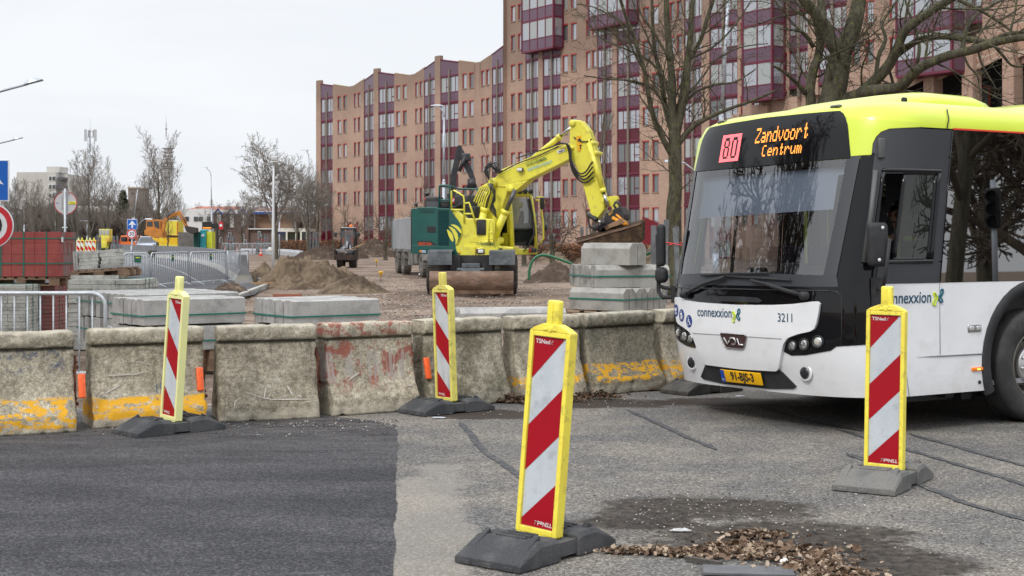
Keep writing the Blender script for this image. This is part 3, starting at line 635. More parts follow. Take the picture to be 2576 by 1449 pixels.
lf=[M('leaf_tan',(.27,.20,.145),.8,c2=(.20,.135,.09),ns=20),M('leaf_brown',(.15,.10,.068),.8,c2=(.13,.08,.05),ns=20),M('leaf_dark',(.085,.055,.038),.8,c2=(.15,.10,.07),ns=20),M('leaf_pale',(.42,.33,.25),.8)]
g=lambda x,y:(G(x,y).x,G(x,y).y)
sp=[]
for x,y,rx,ry,h_ in ((1860,1382,.22,.10,.055),(1930,1395,.28,.15,.07),(1990,1400,.26,.16,.06),(2050,1432,.18,.12,.05),(1800,1398,.16,.07,.05),(1900,1350,.16,.05,.05),(1620,1390,.22,.05,.03),(1720,1395,.15,.05,.03),(2110,1450,.16,.08,.04)): sp.append(g(x,y)+(rx,ry,h_))
leafheap('dead_leaves','large curled dry leaves lying on top of the foreground leaf heap',[(a,b,c*.8,d*.8,h*.7) for a,b,c,d,h in sp],170,[lf[0],lf[3],lf[1],lf[1]],seed=13,size=.062)
leafheap('dead_leaves','heap of dry brown leaves in the lower right foreground',[(a,b,c,d*1.15,h*.6) for a,b,c,d,h in sp],3300,lf+[lf[2]],seed=3,size=.031)
sp=[]
for x,y,rx,ry,h_ in ((1250,1004,.3,.06,.10),(1300,1005,.3,.05,.1),(1340,1005,.2,.05,.08),(1480,992,.3,.05,.08),(1510,995,.2,.05,.07),(1400,1002,.3,.05,.06)): sp.append((G(x,y+8).x,G(x,y+8).y,rx,ry,h_))
leafheap('dead_leaves','dark wet leaves lying along the foot of the barrier blocks',sp,900,[lf[2],lf[1],lf[1],lf[2]],seed=4)
# crumbs of stone and dirt clods
def crumbs(name,label,regions,n,mats,s0,s1,seed):
    rnd=random.Random(seed); m=MB()
    for _ in range(n):
        x0,x1_,y0,y1_=rnd.choice(regions); q=G(rnd.uniform(x0,x1_),rnd.uniform(y0,y1_)); s=rnd.uniform(s0,s1)
        vs=[q+V((rnd.uniform(.6,1)*a*s,rnd.uniform(.6,1)*b*s,.004+(rnd.uniform(.5,1)*s if c else 0))) for c in (0,1) for a,b in ((-1,-1),(1,-1),(1,1),(-1,1))]
        m.add(vs,[(4,5,6,7),(0,1,5,4),(1,2,6,5),(2,3,7,6),(3,0,4,7)],rnd.randrange(len(mats)))
    o=obj(name,m,mats,kind='stuff'); tag(o,label,'grit'); return o
peb=[M('pebble_pale',(.5,.47,.42),.8),M('pebble_grey',(.22,.21,.2),.8),M('pebble_dark',(.06,.05,.045),.9)]
crumbs('grit','scattered grit and clods around the leaf heap in the foreground',[(1480,2200,1240,1400),(1600,2000,1230,1330),(1500,2500,1180,1440)],700,peb,.002,.006,5)
crumbs('grit','gritty dirt along the foot of the barrier blocks',[(230,1000,1068,1100),(1000,1700,1000,1045),(560,1000,1055,1075)],700,[peb[1],peb[2],lf[2],peb[0]],.002,.008,6)
rdk=M('brick_bit',(.26,.12,.09),.9)
crumbs('rubble','broken stones and brick bits strewn over the open site ground',[(650,1430,700,800),(900,1430,660,790),(300,650,745,790),(1300,1440,640,720)],2600,[peb[1],peb[0],peb[1],lf[1],lf[2],lf[1],peb[1],peb[2],rdk],.008,.026,8)
crumbs('rubble','coarse rubble lying in the rutted ground in front of the excavator',[(760,1440,715,800)],900,[peb[0],peb[1]],.008,.022,9)
def lump(name,label,cat,x,y,s,mat,sc=(1,.6,.35),seed=0):
    q=G(x,y); m=MB(); m.ico((0,0,0),1,(1,1,1),0,3); m.v=[q+V((p.x*sc[0],p.y*sc[1],max(0,p.z)*sc[2]*(.7+.5*noise.noise(p*3+V((seed,0,0))))))*s*(1+.35*noise.noise(p*2.5+V((seed,3,0))))+V((0,0,.004)) for p in m.v]
    tag(obj(name,m,mat),label,cat)
wp=M('tissue_white',(.75,.75,.75),.8)
lump('paper_scrap','long torn scrap of white paper lying above the leaf heap','litter',1713,1337,.055,M('paper_grey',(.5,.5,.5),.8),(1,.3,.3),1)
lump('paper_scrap','crumpled white tissue among the dry leaves','litter',1972,1420,.026,wp,(1,.8,1.2),2)
lump('paper_scrap','small white scrap on the road in front of the bus plate','litter',1862,998,.05,wp,(1,.4,.2),3)
lump('paper_scrap','flat pale scrap in front of the grimy beacon foot','litter',1105,1052,.06,M('paper_blue',(.45,.47,.52),.5),(1,.5,.15),4)
# cover plate in the road
q=G(1880,1440); m=MB(); m.box((q.x,q.y-.02,.012),(.42,.16,.016),R(-6)); o=obj('cover_plate',m,M('steel_plate_dark',(.09,.095,.105),.5,m=.2,c2=(.13,.13,.14),ns=8,fine=.1,bump=.2),bevel=.004); tag(o,'flat dark plate lying in the leaf heap at the bottom edge','cover plate')
for x,y,l,a_,lb in ((1770,1418,.20,R(-38),'black strip of plastic left of the dark plate'),(2075,1432,.10,R(12),'short black piece of plastic right of the leaf heap'),(1985,1410,.16,R(-30),'black bar half under the leaves, right of the dark plate')):
    q=G(x,y); m=MB(); m.box((q.x,q.y,.014),(l,.022,.02),a_); tag(obj('plastic_strip',m,rubd),lb,'litter')
# ---------------------------------------------------------------- apartment building
def brickmat(name,c,c2,mort,scale=1.0,dark=(.16,.10,.075)):
    mt,nt,b,tc=base(name); uv=nd(nt,'ShaderNodeUVMap').outputs[0]
    br=nd(nt,'ShaderNodeTexBrick'); br.inputs['Scale'].default_value=1; br.inputs['Brick Width'].default_value=.22*scale; br.inputs['Row Height'].default_value=.0625*scale; br.inputs['Mortar Size'].default_value=.008*scale
    br.inputs['Color1'].default_value=c4(c); br.inputs['Color2'].default_value=c4(c2); br.inputs['Mortar'].default_value=c4(mort); nt.links.new(uv,br.inputs['Vector'])
    a=mixc(nt,ramp(nt,noi(nt,uv,.25,8,.65),.35,.7),br.outputs[0],mixc(nt,1.0,br.outputs[0],(.80,.80,.82),'MULTIPLY'))
    a=mixc(nt,math_(nt,'MULTIPLY',ramp(nt,noi(nt,scl(nt,uv,(1,4,1)),.7,5),.5,.75),.25),a,(.5,.36,.28))
    sx=nd(nt,'ShaderNodeSeparateXYZ'); nt.links.new(uv,sx.inputs[0])
    st=math_(nt,'MULTIPLY',ramp(nt,math_(nt,'ADD',math_(nt,'MODULO',sx.outputs[1],1000),math_(nt,'MULTIPLY',noi(nt,scl(nt,uv,(3,.3,1)),1,4),3)),16.2,20.6),.55); a=mixc(nt,st,a,(.17,.125,.10))
    nt.links.new(a,b.inputs['Base Color']); b.inputs['Roughness'].default_value=.9; b.inputs['Specular IOR Level'].default_value=.2; return mt
BR=brickmat('facade_brick',(.43,.27,.198),(.36,.218,.16),(.46,.38,.31))
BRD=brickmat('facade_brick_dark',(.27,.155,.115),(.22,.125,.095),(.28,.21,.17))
BRR=M('coping_terracotta',(.33,.10,.07),.8); COP=M('coping_tan',(.36,.27,.17),.8)
magenta=M('frame_magenta',(.125,.012,.034),.45); redfr=M('frame_red',(.32,.035,.03),.5)
spr=M('spandrel_wine',(.085,.005,.013),.3); spp=M('spandrel_mauve',(.115,.062,.095),.3)
mul=M('mullion_concrete',(.20,.165,.14),.9)
PAN=glassmat('window_pane',(0,0,0),1.9,.02,1,(.10,.11,.11)); PAN2=glassmat('window_pane_bright',(0,0,0),3.2,.02,1,(.22,.24,.27)); PAN3=glassmat('window_pane_curtain',(0,0,0),2.0,.03,1,(.28,.30,.29))
O=V((-22.8,170,0)); D=V((.5593,-.829,0)); N_=V((-.829,-.5593,0))
MODS=[(-2.6,2.7,1.2,2.5,14.1),(11.5,2.9,1.1,2.9,13.3),(24.8,2.8,1.1,2.9,13.1),(37.9,2.4,0,0,2.5),(43.6,2.6,.7,2.3,11.1),(54.7,2.5,.7,2.6,11.5),(66.2,2.5,.9,2.8,11.8),(78.0,2.2,1.0,2.4,11.5),(89.5,2.2,1.0,2.4,11.5),(101,2.2,1.0,2.4,11.5)]
AMP=.75
def zg(t): return 10.6+.137*(t-75)
def off(t):
    for t0,a,p,b_,per in MODS:
        if t0<=t<t0+per:
            c=t0+a+p/2; f0=t0-2.9; f1=t0+a+p+b_+(per-a-p-b_)/2
            if t<c: return AMP*max(0,(t-f0)/(c-f0))
            if t<f1: return AMP*(1-(t-c)/(f1-c))
            return AMP*(t-f1)/(t0+per+a+p/2-f1)*1.0
    return AMP*.5
def B(t,z,o=0): q=O+D*t+N_*(off(t)+o); return V((q.x,q.y,z))
bld=thing('apartment_building','long pink-brown brick apartment block with stepped zigzag facade and dark red window bays','building',O)
ST=2.8
def ztop(t): return 19.4 if t<40.35 else 29.5
def zroof(t):
    return 18.95+1.15*(off(t)/AMP) if t<40.35 else 29.5
wall=MB(); wall.uv=[]
wins=[]; 
def wq(t0,t1,z0a,z0b,z1a,z1b,mi=0,o=0):
    n=len(wall.v); wall.add([B(t0,z0a,o),B(t1,z0b,o),B(t1,z1b,o),B(t0,z1a,o)],[(0,1,2,3)],mi); wall.uv+=[(t0,z0a),(t1,z0b),(t1,z1b),(t0,z1a)]
def brick(t0,t1,cols,zlo=0.0,zhi=None,fold=None,skip=(),dark=None,zloB=None):
    """brick strip with window columns"""
    top=zhi; ts=sorted(set([t0,t1]+[c+s*.34 for c in cols for s in (-1,1)]+([fold] if fold else [])))
    for a,b_ in zip(ts[:-1],ts[1:]):
        if b_-a<.01: continue
        mid=(a+b_)/2; iscol=any(abs(mid-c)<.34 for c in cols); ta=zroof(a+.001) if top is None else top; tb=zroof(b_-.001) if top is None else top
        za=zlo; zs=[]
        if iscol:
            k0=0
            for k in range(1 if t0>41 else 2,int((min(ta,tb)-.9)//ST)+1):
                w0=ST*k-.2; w1=w0+1.55
                if w0<zlo+.3 or w1>min(ta,tb)-.4 or (k in skip): continue
                zs.append((w0,w1))
        zc=zlo
        for w0,w1 in zs:
            wq(a,b_,zc,zc,w0,w0); zc=w1
            for (p,q) in (((a,w0),(b_,w0)),((b_,w0),(b_,w1)),((b_,w1),(a,w1)),((a,w1),(a,w0))):
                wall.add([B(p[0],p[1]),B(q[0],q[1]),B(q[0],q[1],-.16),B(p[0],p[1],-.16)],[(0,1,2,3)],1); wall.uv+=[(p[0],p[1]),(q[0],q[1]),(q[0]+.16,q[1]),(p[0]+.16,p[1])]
            wins.append((a,b_,w0,w1))
        wq(a,b_,zc,zc,ta,tb)
def pier(t0,t1,z0=0,o=.12,mi=0):
    tp=zroof((t0+t1)/2)+.25; c=(t0+t1)/2
    n=len(wall.v); pts=[B(t0,0,-.3),B(t0,0,o-.06),B(c,0,o+.02),B(t1,0,o-.06),B(t1,0,-.3)]
    for p,q in zip(pts[:-1],pts[1:]):
        wall.add([V((p.x,p.y,z0)),V((q.x,q.y,z0)),V((q.x,q.y,tp)),V((p.x,p.y,tp))],[(0,1,2,3)],mi); L=(q-p).length; wall.uv+=[(t0,z0),(t0+L,z0),(t0+L,tp),(t0,tp)]
    wall.add([V((p.x,p.y,tp)) for p in pts],[(0,1,2,3,4)],2); wall.uv+=[(0,0)]*5
def bay(t0,t1,zlo=0,zhi=None,slant=True,o=-.06,name='glazed_bay'):
    rn=random.Random(int(t0*10)); top=zhi if zhi else (zroof((t0+t1)/2)-.1); m=MB(); c=(t0+t1)/2
    e=Matrix.Identity(3); d=(B(t1,0)-B(t0,0)).normalized(); ang=math.atan2(d.y,d.x)
    def bx(ta,tb,za,zb,oo,dp,mi):
        p=(B(ta,0,oo)+B(tb,0,oo))/2; m.box((p.x,p.y,(za+zb)/2),((B(tb,0)-B(ta,0)).length,dp,zb-za),ang,mi)
    zc_=18.15 if t0<40.3 else 29.2; k=int(math.ceil((zlo+1.25)/ST)) if zlo>1 else 0
    while ST*k-1.3<zc_-.3:
        z=max(ST*k-1.3,0); zt=min(ST*k+1.5,zc_); hi=k>=5
        sp=.95 if k>0 else .1
        for a,b_ in ((t0,c),(c,t1)):
            sheer=zt-z<ST-.1
            bx(a,b_,z,z+sp,o,.05,5 if hi else 4)
            if z+sp<zt-.35: 
                pm=rn.choice((2,2,3,6)) if not hi else rn.choice((3,3,6))
                wz=z+2.5 if zt-z>2.55 else zt-.1
                bx(a,b_,z+sp+.002,wz-.002,o-.03,.04,pm)
                bx(a,b_,wz,zt,o,.05,0)
                f=a+(b_-a)*(.5 if rn.random()<.6 else .62); bx(f-.03,f+.03,z+sp,wz,o+.0,.04,0)
                if rn.random()<.5: bx(f,b_,z+sp+.55,z+sp+.62,o+.03,.05,0)
            f=(a+b_)/2; bx(f-.02,f+.02,z+.05,z+sp-.05,o+.02,.03,0)
            bx(a,b_,z+sp-.04,z+sp+.05,o+.02,.06,0)
            for f in (a+.03,b_-.03): bx(f-.03,f+.03,z,zt,o+.01,.05,0)
        bx(t0,t1,z-.12,z+.06,o+.04,.14,0)
        k+=1
    a_=B(t0,0,o); b_=B(t1,0,o); z0_=zroof(t0+.01)-.12; z1_=zroof(t1-.01)-.12; vt=[V((a_.x,a_.y,zc_)),V((b_.x,b_.y,zc_)),V((b_.x,b_.y,z1_)),V((a_.x,a_.y,z0_))]; m.prism(vt,N_*.06,5); m.tube([vt[3]+N_*.05,vt[2]+N_*.05],.09,4,0); bx(t0,t1,zc_-.1,zc_+.08,o+.04,.14,0)
    bx(c-.10,c+.10,zlo,top-.9,o+.07,.16,1)
    return obj(name,m,[magenta,mul,PAN,PAN2,spr,spp,PAN3],bld)
for i,(t0,a,p,b_,per) in enumerate(MODS):
    zl=0
    if t0>=78: zl=zg(t0)+.9
    top=None
    bay(t0,t0+a,zl) if t0>=0 else None
    if p: pier(t0+a,t0+a+p,zl); bay(t0+a+p,t0+a+p+b_,zl)
    if a and t0>=0: 
        for q in ((t0-.12,t0+.02),): wq(t0-.02,t0,zl,zl,zroof(t0),zroof(t0))
    bs=t0+a+p+b_; be=t0+per
    if be-bs>1.5:
        fold=(bs+be)/2; cols=[fold-2.45,fold-1.25,fold+1.25,fold+2.45]
        if be-bs<6.3: cols=[fold-2.15,fold-1.05,fold+1.05,fold+2.15]
        if 70<t0<77 or t0==66.4:
            brick(bs,be,cols,10.4)
        elif t0>=78: brick(bs,be,cols,zg(bs)+.9)
        else: brick(bs,be,cols,0,skip=(0,))
        # darker folded brick band in the middle of the strip
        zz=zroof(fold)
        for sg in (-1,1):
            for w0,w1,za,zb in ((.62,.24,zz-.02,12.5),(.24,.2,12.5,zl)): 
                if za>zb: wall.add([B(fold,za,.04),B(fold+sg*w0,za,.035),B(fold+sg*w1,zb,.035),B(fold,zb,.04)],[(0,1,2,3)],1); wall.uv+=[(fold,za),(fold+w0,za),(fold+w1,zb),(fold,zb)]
# end strip at the far left and the narrow strip where the high part starts
brick(0,1.2,[],0); brick(40.4,43.6,[41.5,42.7],0)
# solid body behind the facade
def body(t0,t1,z0,z1,dep,mi=0,shift=0):
    a=O+D*t0+N_*(-.45+shift); b_=O+D*t1+N_*(-.45+shift); back=-N_*dep; pts=[a,b_,b_+back,a+back]
    vs=[V((p.x,p.y,z)) for z in (z0,z1) for p in pts]; n=len(wall.v)
    wall.add(vs,[(0,1,5,4),(1,2,6,5),(2,3,7,6),(3,0,4,7),(4,5,6,7)],mi); wall.uv+=[(0,z0),(t1-t0,z0),(0,z0),(t1-t0,z0),(0,z1),(t1-t0,z1),(0,z1),(t1-t0,z1)]
body(0,40.4,0,18.6,12); body(40.41,72.3,0,29.3,13); body(72.3,78,10.5,29.3,13); body(78,112,13.9,29.3,13); body(72.3,112,0,13.8,10,3,-2.6)
wall.add([B(40.4,0,.4),B(40.4,0,-13),B(40.4,29.4,-13),B(40.4,29.4,.4)],[(0,1,2,3)],0); wall.uv+=[(0,0),(13,0),(13,29),(0,29)]
q0=B(39.9,0,-5); 
wall.add([q0+V((0,0,19)),q0+D*.4+V((0,0,19)),q0+D*.4+V((0,0,27)),q0+V((0,0,27))],[(0,1,2,3)],2); wall.uv+=[(0,0)]*4
o=obj('wall',wall,[BR,BRD,BRR,M('gallery_slate',(.045,.047,.055),.8,c2=(.03,.03,.036),ns=2,st=(1,1,8))],bld)
# parapet coping
m=MB()
for (t0,a,p,b_,per) in MODS:
    bs=max(t0+a+p+b_,0); be=t0+per
    for x0,x1_ in ((bs,(bs+be)/2),((bs+be)/2,be)):
        if be<=bs+.5: continue
        p0=B(x0,zroof(x0)+.04,-.1); p1=B(x1_,zroof(x1_-.01)+.04,-.1); m.tube([p0,p1],.07,4,smooth=False)
obj('coping',m,COP,bld)
# windows: the nearest hundred one by one, the rest as one
wins.sort(key=lambda w:-w[0]); vis=[w for w in wins if w[0]<99]
def winmesh(m,w):
    a,b_,z0,z1=w; d=(B(b_,0)-B(a,0)).normalized(); ang=math.atan2(d.y,d.x)
    def bx(ta,tb,za,zb,oo,dp,mi):
        p=(B(ta,0,oo)+B(tb,0,oo))/2; m.box((p.x,p.y,(za+zb)/2),((B(tb,0)-B(ta,0)).length,dp,zb-za),ang,mi)
    rn=random.Random(int(a*31+z0*7)); c=rn.choice((1,1,1,3,2) if z0<12 else (1,1,3,2,2))
    bx(a+.05,b_-.05,z0+.05,z1-.05,-.12,.02,c)
    for q in (a,b_-.07): bx(q,q+.07,z0,z1,-.09,.10,0)
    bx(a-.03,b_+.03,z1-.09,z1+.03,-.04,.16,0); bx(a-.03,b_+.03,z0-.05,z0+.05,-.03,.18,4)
wm=[redfr,PAN,PAN2,PAN3,BRD]
for w_ in vis[:100]:
    m=MB(); winmesh(m,w_); obj('window',m,wm,bld)
m=MB()
for w_ in vis[100:]+[w for w in wins if w[0]>=99]: winmesh(m,w_)
obj('window',m,wm,bld,kind='stuff')
# purple box bays hanging off the high part
def oriel(t0,t1,z0,z1,dep=1.3):
    a=O+D*t0+N_*AMP*.6; b_=O+D*t1+N_*AMP*.6; m=MB()
    fa=a+N_*dep; fb=b_+N_*dep
    for (p,q) in ((a,fa),(fa,fb),(fb,b_)):
        d=(q-p); L=d.length; d.normalize(); n=max(1,round(L/1.3)); ang=math.atan2(d.y,d.x); nr=V((d.y,-d.x,0))
        k=0; z=z0
        while z<z1-.1:
            zt=min(z+ST,z1)
            for i in range(n):
                c0=p+d*(L*(i+.5)/n)
                m.box((c0.x,c0.y,z+.5),(L/n-.02,.06,1.0),ang,1); m.box((c0.x,c0.y,(z+1+zt-.2)/2),(L/n-.02,.03,zt-.2-z-1.0),ang,2+(i+k)%2)
                m.box((c0.x,c0.y,zt-.1),(L/n,.08,.2),ang,0)
                e=p+d*(L*i/n); m.box((e.x,e.y,(z+zt)/2),(.09,.12,zt-z),ang,0)
            m.box(((p.x+q.x)/2,(p.y+q.y)/2,z+.98),(L,.1,.09),ang,0)
            z=zt; k+=1
        m.box((q.x,q.y,(z0+z1)/2),(.16,.16,z1-z0),ang,0)
    m.prism([V((p.x,p.y,z0-.16)) for p in (a,fa+N_*.08,fb+N_*.08,b_)],(0,0,.16),0)
    obj('box_bay',m,[magenta,spp,PAN2,PAN3],bld)
oriel(44.6,49.6,18.9,29.3,1.0); oriel(55.0,60.3,19.8,29.3,1.1); oriel(74.4,77.5,12.0,29.3,1.2); oriel(89.4,93.9,12.4,29.3,1.4)
# recessed gallery with brick pillars on the right
pm=MB(); pm.uv=None
gal=MB()
for k in range(13):
    t_=72.4+k*3.1; p=O+D*t_+N_*.15; hh_=zg(t_)+.9; gal.box((p.x,p.y,hh_/2),(.85,.9,hh_),math.atan2(D.y,D.x))
gal.uv=[(v.x*.6+v.y*.8,v.z) for v in gal.v]
obj('gallery_pillars',gal,BR,bld)
gm2=MB(); gm2.uv=[]
for k in range(12):
    t_=72.4+k*3.1; zt=zg(t_)-.5
    a=O+D*(t_+.45)+N_*.25; b_=O+D*(t_+2.65)+N_*.25
    for s in (0,):
        gm2.add([V((a.x,a.y,zt-.3)),V((b_.x,b_.y,zt+.35)),V((b_.x,b_.y,zt+2.0)),V((a.x,a.y,zt+2.0))],[(0,1,2,3)]); gm2.uv+=[(0,zt),(2,zt),(2,13),(0,13)]
    m=MB(); c=O+D*(t_+1.75)-N_*2.5; 
    ang=math.atan2(D.y,D.x); m.box((c.x,c.y,zt-1.6),(1.5,.1,1.9),ang,0); c2_=c+N_*.06; m.box((c2_.x,c2_.y,zt-1.6),(1.3,.06,1.7),ang,1); m.box((c2_.x,c2_.y,6.0),(1.3,.06,1.7),ang,1); obj('gallery_window',m,[redfr,PAN],bld)
obj('gallery_fascia',gm2,BR,bld)
# red doorway and ground floor openings
m=MB(); m.prism([B(60.9,0,.05),B(63.9,0,.05),B(63.6,2.55,.05),B(61.0,3.4,.05)],N_*.12); obj('red_gate',m,M('gate_red',(.17,.010,.018),.6,c2=(.14,.008,.015),ns=2,st=(1,1,20)),bld)
m=MB(); textat(m,'!',.5,B(62.4,1.9,.25),D,V((0,0,1))); m.box(B(62.4,1.9,.2),(.22,.06,.5),math.atan2(D.y,D.x)); obj('door_notice',m,M('notice_white',(.7,.7,.7),.6),bld)
for t_ in (7.5,9.5,21.2,35.2):
    m=MB(); a=B(t_-.7,0,.06); 
    m.prism([B(t_-.8,.3,.04),B(t_+.6,.3,.04),B(t_+.4,3.5,.04),B(t_-.5,3.0,.04)],N_*.05,1)
    for q in (-.7,-.1,.5): m.tube([B(t_+q,.3,.1),B(t_+q*.7,3.2,.1)],.06,4)
    m.tube([B(t_-.7,1.8,.1),B(t_+.5,1.8,.1)],.05,4); m.tube([B(t_-.6,3.0,.1),B(t_+.4,3.5,.1)],.06,4); obj('ground_floor_window',m,[redfr,PAN],bld)
# ---------------------------------------------------------------- bare trees
bark=M('bark_grey',(.115,.105,.08),.95,c2=(.075,.065,.05),ns=5,st=(3,3,.6),fine=.3,fs=30,bump=.8,bs=14,dirt=(.14,.145,.06),da=.5)
barkm=M('bark_mossy',(.085,.078,.056),.95,c2=(.045,.04,.03),ns=4,st=(2,2,.7),fine=.35,fs=28,bump=.9,bs=12,dirt=(.17,.18,.05),da=.75)
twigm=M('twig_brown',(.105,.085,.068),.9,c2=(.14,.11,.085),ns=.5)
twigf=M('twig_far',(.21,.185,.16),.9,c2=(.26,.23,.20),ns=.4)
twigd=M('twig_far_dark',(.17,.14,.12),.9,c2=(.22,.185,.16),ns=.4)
def grow(m,p,d,L,r,l,pr,rnd):
    n=pr['seg'][l]; path=[p]; rs=[r]; dd=d.normalized(); pts=[]
    for i in range(n):
        j=V((rnd.uniform(-1,1),rnd.uniform(-1,1),rnd.uniform(-1,1)))*pr['wob'][l]; dd=(dd+j+V((0,0,pr['up'][l]))).normalized()
        p=p+dd*(L/n); path.append(p); rs.append(max(r*(1-(1-pr['tap'][l])*(i+1)/n),pr['rmin'])); pts.append((p,V(dd),(i+1)/n,rs[-1]))
    m.tube(path,rs,pr['side'][l],cap=False)
    if l+1<len(pr['num']):
        k=pr['num'][l+1]; az=rnd.uniform(0,6.28)
        for c in range(k):
            t=pr['from'][l]+(1-pr['from'][l])*(c+rnd.random()*.8)/k; i=min(n-1,int(t*n)); a=path[i]; b=path[i+1]; q=a.lerp(b,t*n-i); dr=(b-a).normalized()
            az+=2.4+rnd.uniform(-.5,.5); an=R(pr['ang'][l+1]*rnd.uniform(.75,1.25))
            o_=dr.orthogonal().normalized(); o2=dr.cross(o_); nd_=dr*math.cos(an)+(o_*math.cos(az)+o2*math.sin(az))*math.sin(an)
            grow(m,q,nd_,L*pr['len'][l+1]*(1-pr['short']*t)*rnd.uniform(.75,1.2),rs[i]*pr['rad'][l+1],l+1,pr,rnd)
    return path
BROAD=dict(seg=[5,8,6,4,3],wob=[.08,.22,.26,.3,.3],up=[.0,.09,.06,.05,.03],tap=[.75,.35,.35,.4,.5],rmin=.007,side=[10,6,5,3,3],num=[1,8,9,8,6],**{'from':[.5,.15,.15,.15,.2]},ang=[0,42,44,42,38],len=[1,1.5,.5,.48,.45],rad=[1,.50,.48,.5,.6],short=.35)
UPR=dict(seg=[7,7,6,4,3],wob=[.05,.09,.12,.18,.2],up=[.1,.20,.14,.10,.05],tap=[.3,.3,.35,.4,.5],rmin=.007,side=[8,5,3,3,3],num=[1,15,8,6,4],**{'from':[.16,.15,.15,.2,.2]},ang=[0,40,30,28,28],len=[1,.66,.5,.5,.75],rad=[1,.34,.42,.45,.5],short=.4)
BUSH=dict(seg=[3,6,4,3,2],wob=[.1,.14,.2,.25,.3],up=[0,.16,.10,.06,.03],tap=[.6,.3,.4,.5,.5],rmin=.012,side=[5,3,3,3,3],num=[1,16,10,8,5],**{'from':[.0,.1,.1,.1,.1]},ang=[0,34,34,34,34],len=[1,2.4,.5,.45,.45],rad=[1,.4,.45,.5,.6],short=.2)
def treeproto(name,label,cat,loc,hh,r,prm,seed,mats,trunkfrac=None,lean=V((0,0,1)),rmin=None,group=None):
    prm=dict(prm); 
    if rmin: prm['rmin']=rmin
    rnd=random.Random(seed); t=thing(name,label,cat,loc,0,group)
    if prm.get('num')[0]==1:
        L=hh*(trunkfrac or .35); m=MB(); p0=V((0,0,-.1)); 
        # trunk alone, then the crown
        pt=dict(prm); pt['num']=[1]; tr=MB(); st_=rnd.getstate(); grow(tr,p0,lean,L,r,0,pt,rnd); rnd.setstate(st_); 
        cr=MB(); grow(cr,p0,lean,L,r,0,prm,rnd); k=len(tr.v); kf=len(tr.f)
        cr2=MB(); cr2.v=cr.v[k:]; cr2.f=[tuple(i-k for i in f) for f in cr.f[kf:]]; cr2.m=cr.m[kf:]; cr2.sm=cr.sm[kf:]
        tr.lathe((0,0,-.1),(0,0,1),[(r*1.7,0),(r*1.25,.15*hh/10),(r*1.0,.5*hh/10)],10)
        hz=max(v.z for v in cr2.v); f=hh/hz
        S_=Matrix.Scale(f,4); tr.xf(S_); cr2.xf(S_)
        obj('trunk',tr,mats[0],t,local=True); obj('crown',cr2,mats[1],t,local=True)
    return t
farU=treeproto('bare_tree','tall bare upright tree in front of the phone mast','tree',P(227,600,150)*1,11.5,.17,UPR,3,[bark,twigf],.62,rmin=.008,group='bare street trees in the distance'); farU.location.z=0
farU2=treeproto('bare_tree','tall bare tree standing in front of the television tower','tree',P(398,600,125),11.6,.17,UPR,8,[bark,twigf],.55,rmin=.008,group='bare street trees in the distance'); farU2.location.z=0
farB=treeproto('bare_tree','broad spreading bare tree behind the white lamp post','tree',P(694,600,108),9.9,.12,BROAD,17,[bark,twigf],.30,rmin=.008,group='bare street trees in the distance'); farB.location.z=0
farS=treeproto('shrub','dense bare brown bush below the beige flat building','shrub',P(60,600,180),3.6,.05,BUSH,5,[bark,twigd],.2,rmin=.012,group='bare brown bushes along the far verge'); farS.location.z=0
def place(pro,x,Y,h0,h,label,rot=0,wx=1):
    q=P(x,600,Y); s=h/h0; return dup(pro,(q.x,Y,0),rot,label,(s*wx,s*wx,s))
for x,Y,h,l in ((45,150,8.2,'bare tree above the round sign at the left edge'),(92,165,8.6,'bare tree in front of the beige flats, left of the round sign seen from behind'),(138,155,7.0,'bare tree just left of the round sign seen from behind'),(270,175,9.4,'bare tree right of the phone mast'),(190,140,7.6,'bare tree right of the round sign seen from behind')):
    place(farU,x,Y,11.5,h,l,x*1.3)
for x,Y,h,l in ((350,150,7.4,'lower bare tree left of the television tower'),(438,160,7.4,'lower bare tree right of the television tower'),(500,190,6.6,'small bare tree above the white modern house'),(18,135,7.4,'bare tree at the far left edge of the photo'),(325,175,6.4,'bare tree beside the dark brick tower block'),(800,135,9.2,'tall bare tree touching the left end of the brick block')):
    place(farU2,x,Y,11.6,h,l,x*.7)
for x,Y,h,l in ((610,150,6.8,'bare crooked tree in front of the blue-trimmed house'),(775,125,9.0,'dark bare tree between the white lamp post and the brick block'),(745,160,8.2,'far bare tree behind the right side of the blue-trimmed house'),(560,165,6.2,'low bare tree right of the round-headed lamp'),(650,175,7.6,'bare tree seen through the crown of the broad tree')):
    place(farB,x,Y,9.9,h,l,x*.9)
k=0
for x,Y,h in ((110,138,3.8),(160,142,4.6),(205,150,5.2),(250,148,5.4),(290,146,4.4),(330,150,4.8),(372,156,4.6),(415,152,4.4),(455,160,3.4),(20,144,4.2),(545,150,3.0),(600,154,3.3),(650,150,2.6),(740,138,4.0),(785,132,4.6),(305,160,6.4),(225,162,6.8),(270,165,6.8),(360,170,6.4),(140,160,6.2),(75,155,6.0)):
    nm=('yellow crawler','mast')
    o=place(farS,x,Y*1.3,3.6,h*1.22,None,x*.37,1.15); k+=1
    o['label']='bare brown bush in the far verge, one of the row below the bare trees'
farS['label']='bare brown bush in the far verge, one of the row below the bare trees'
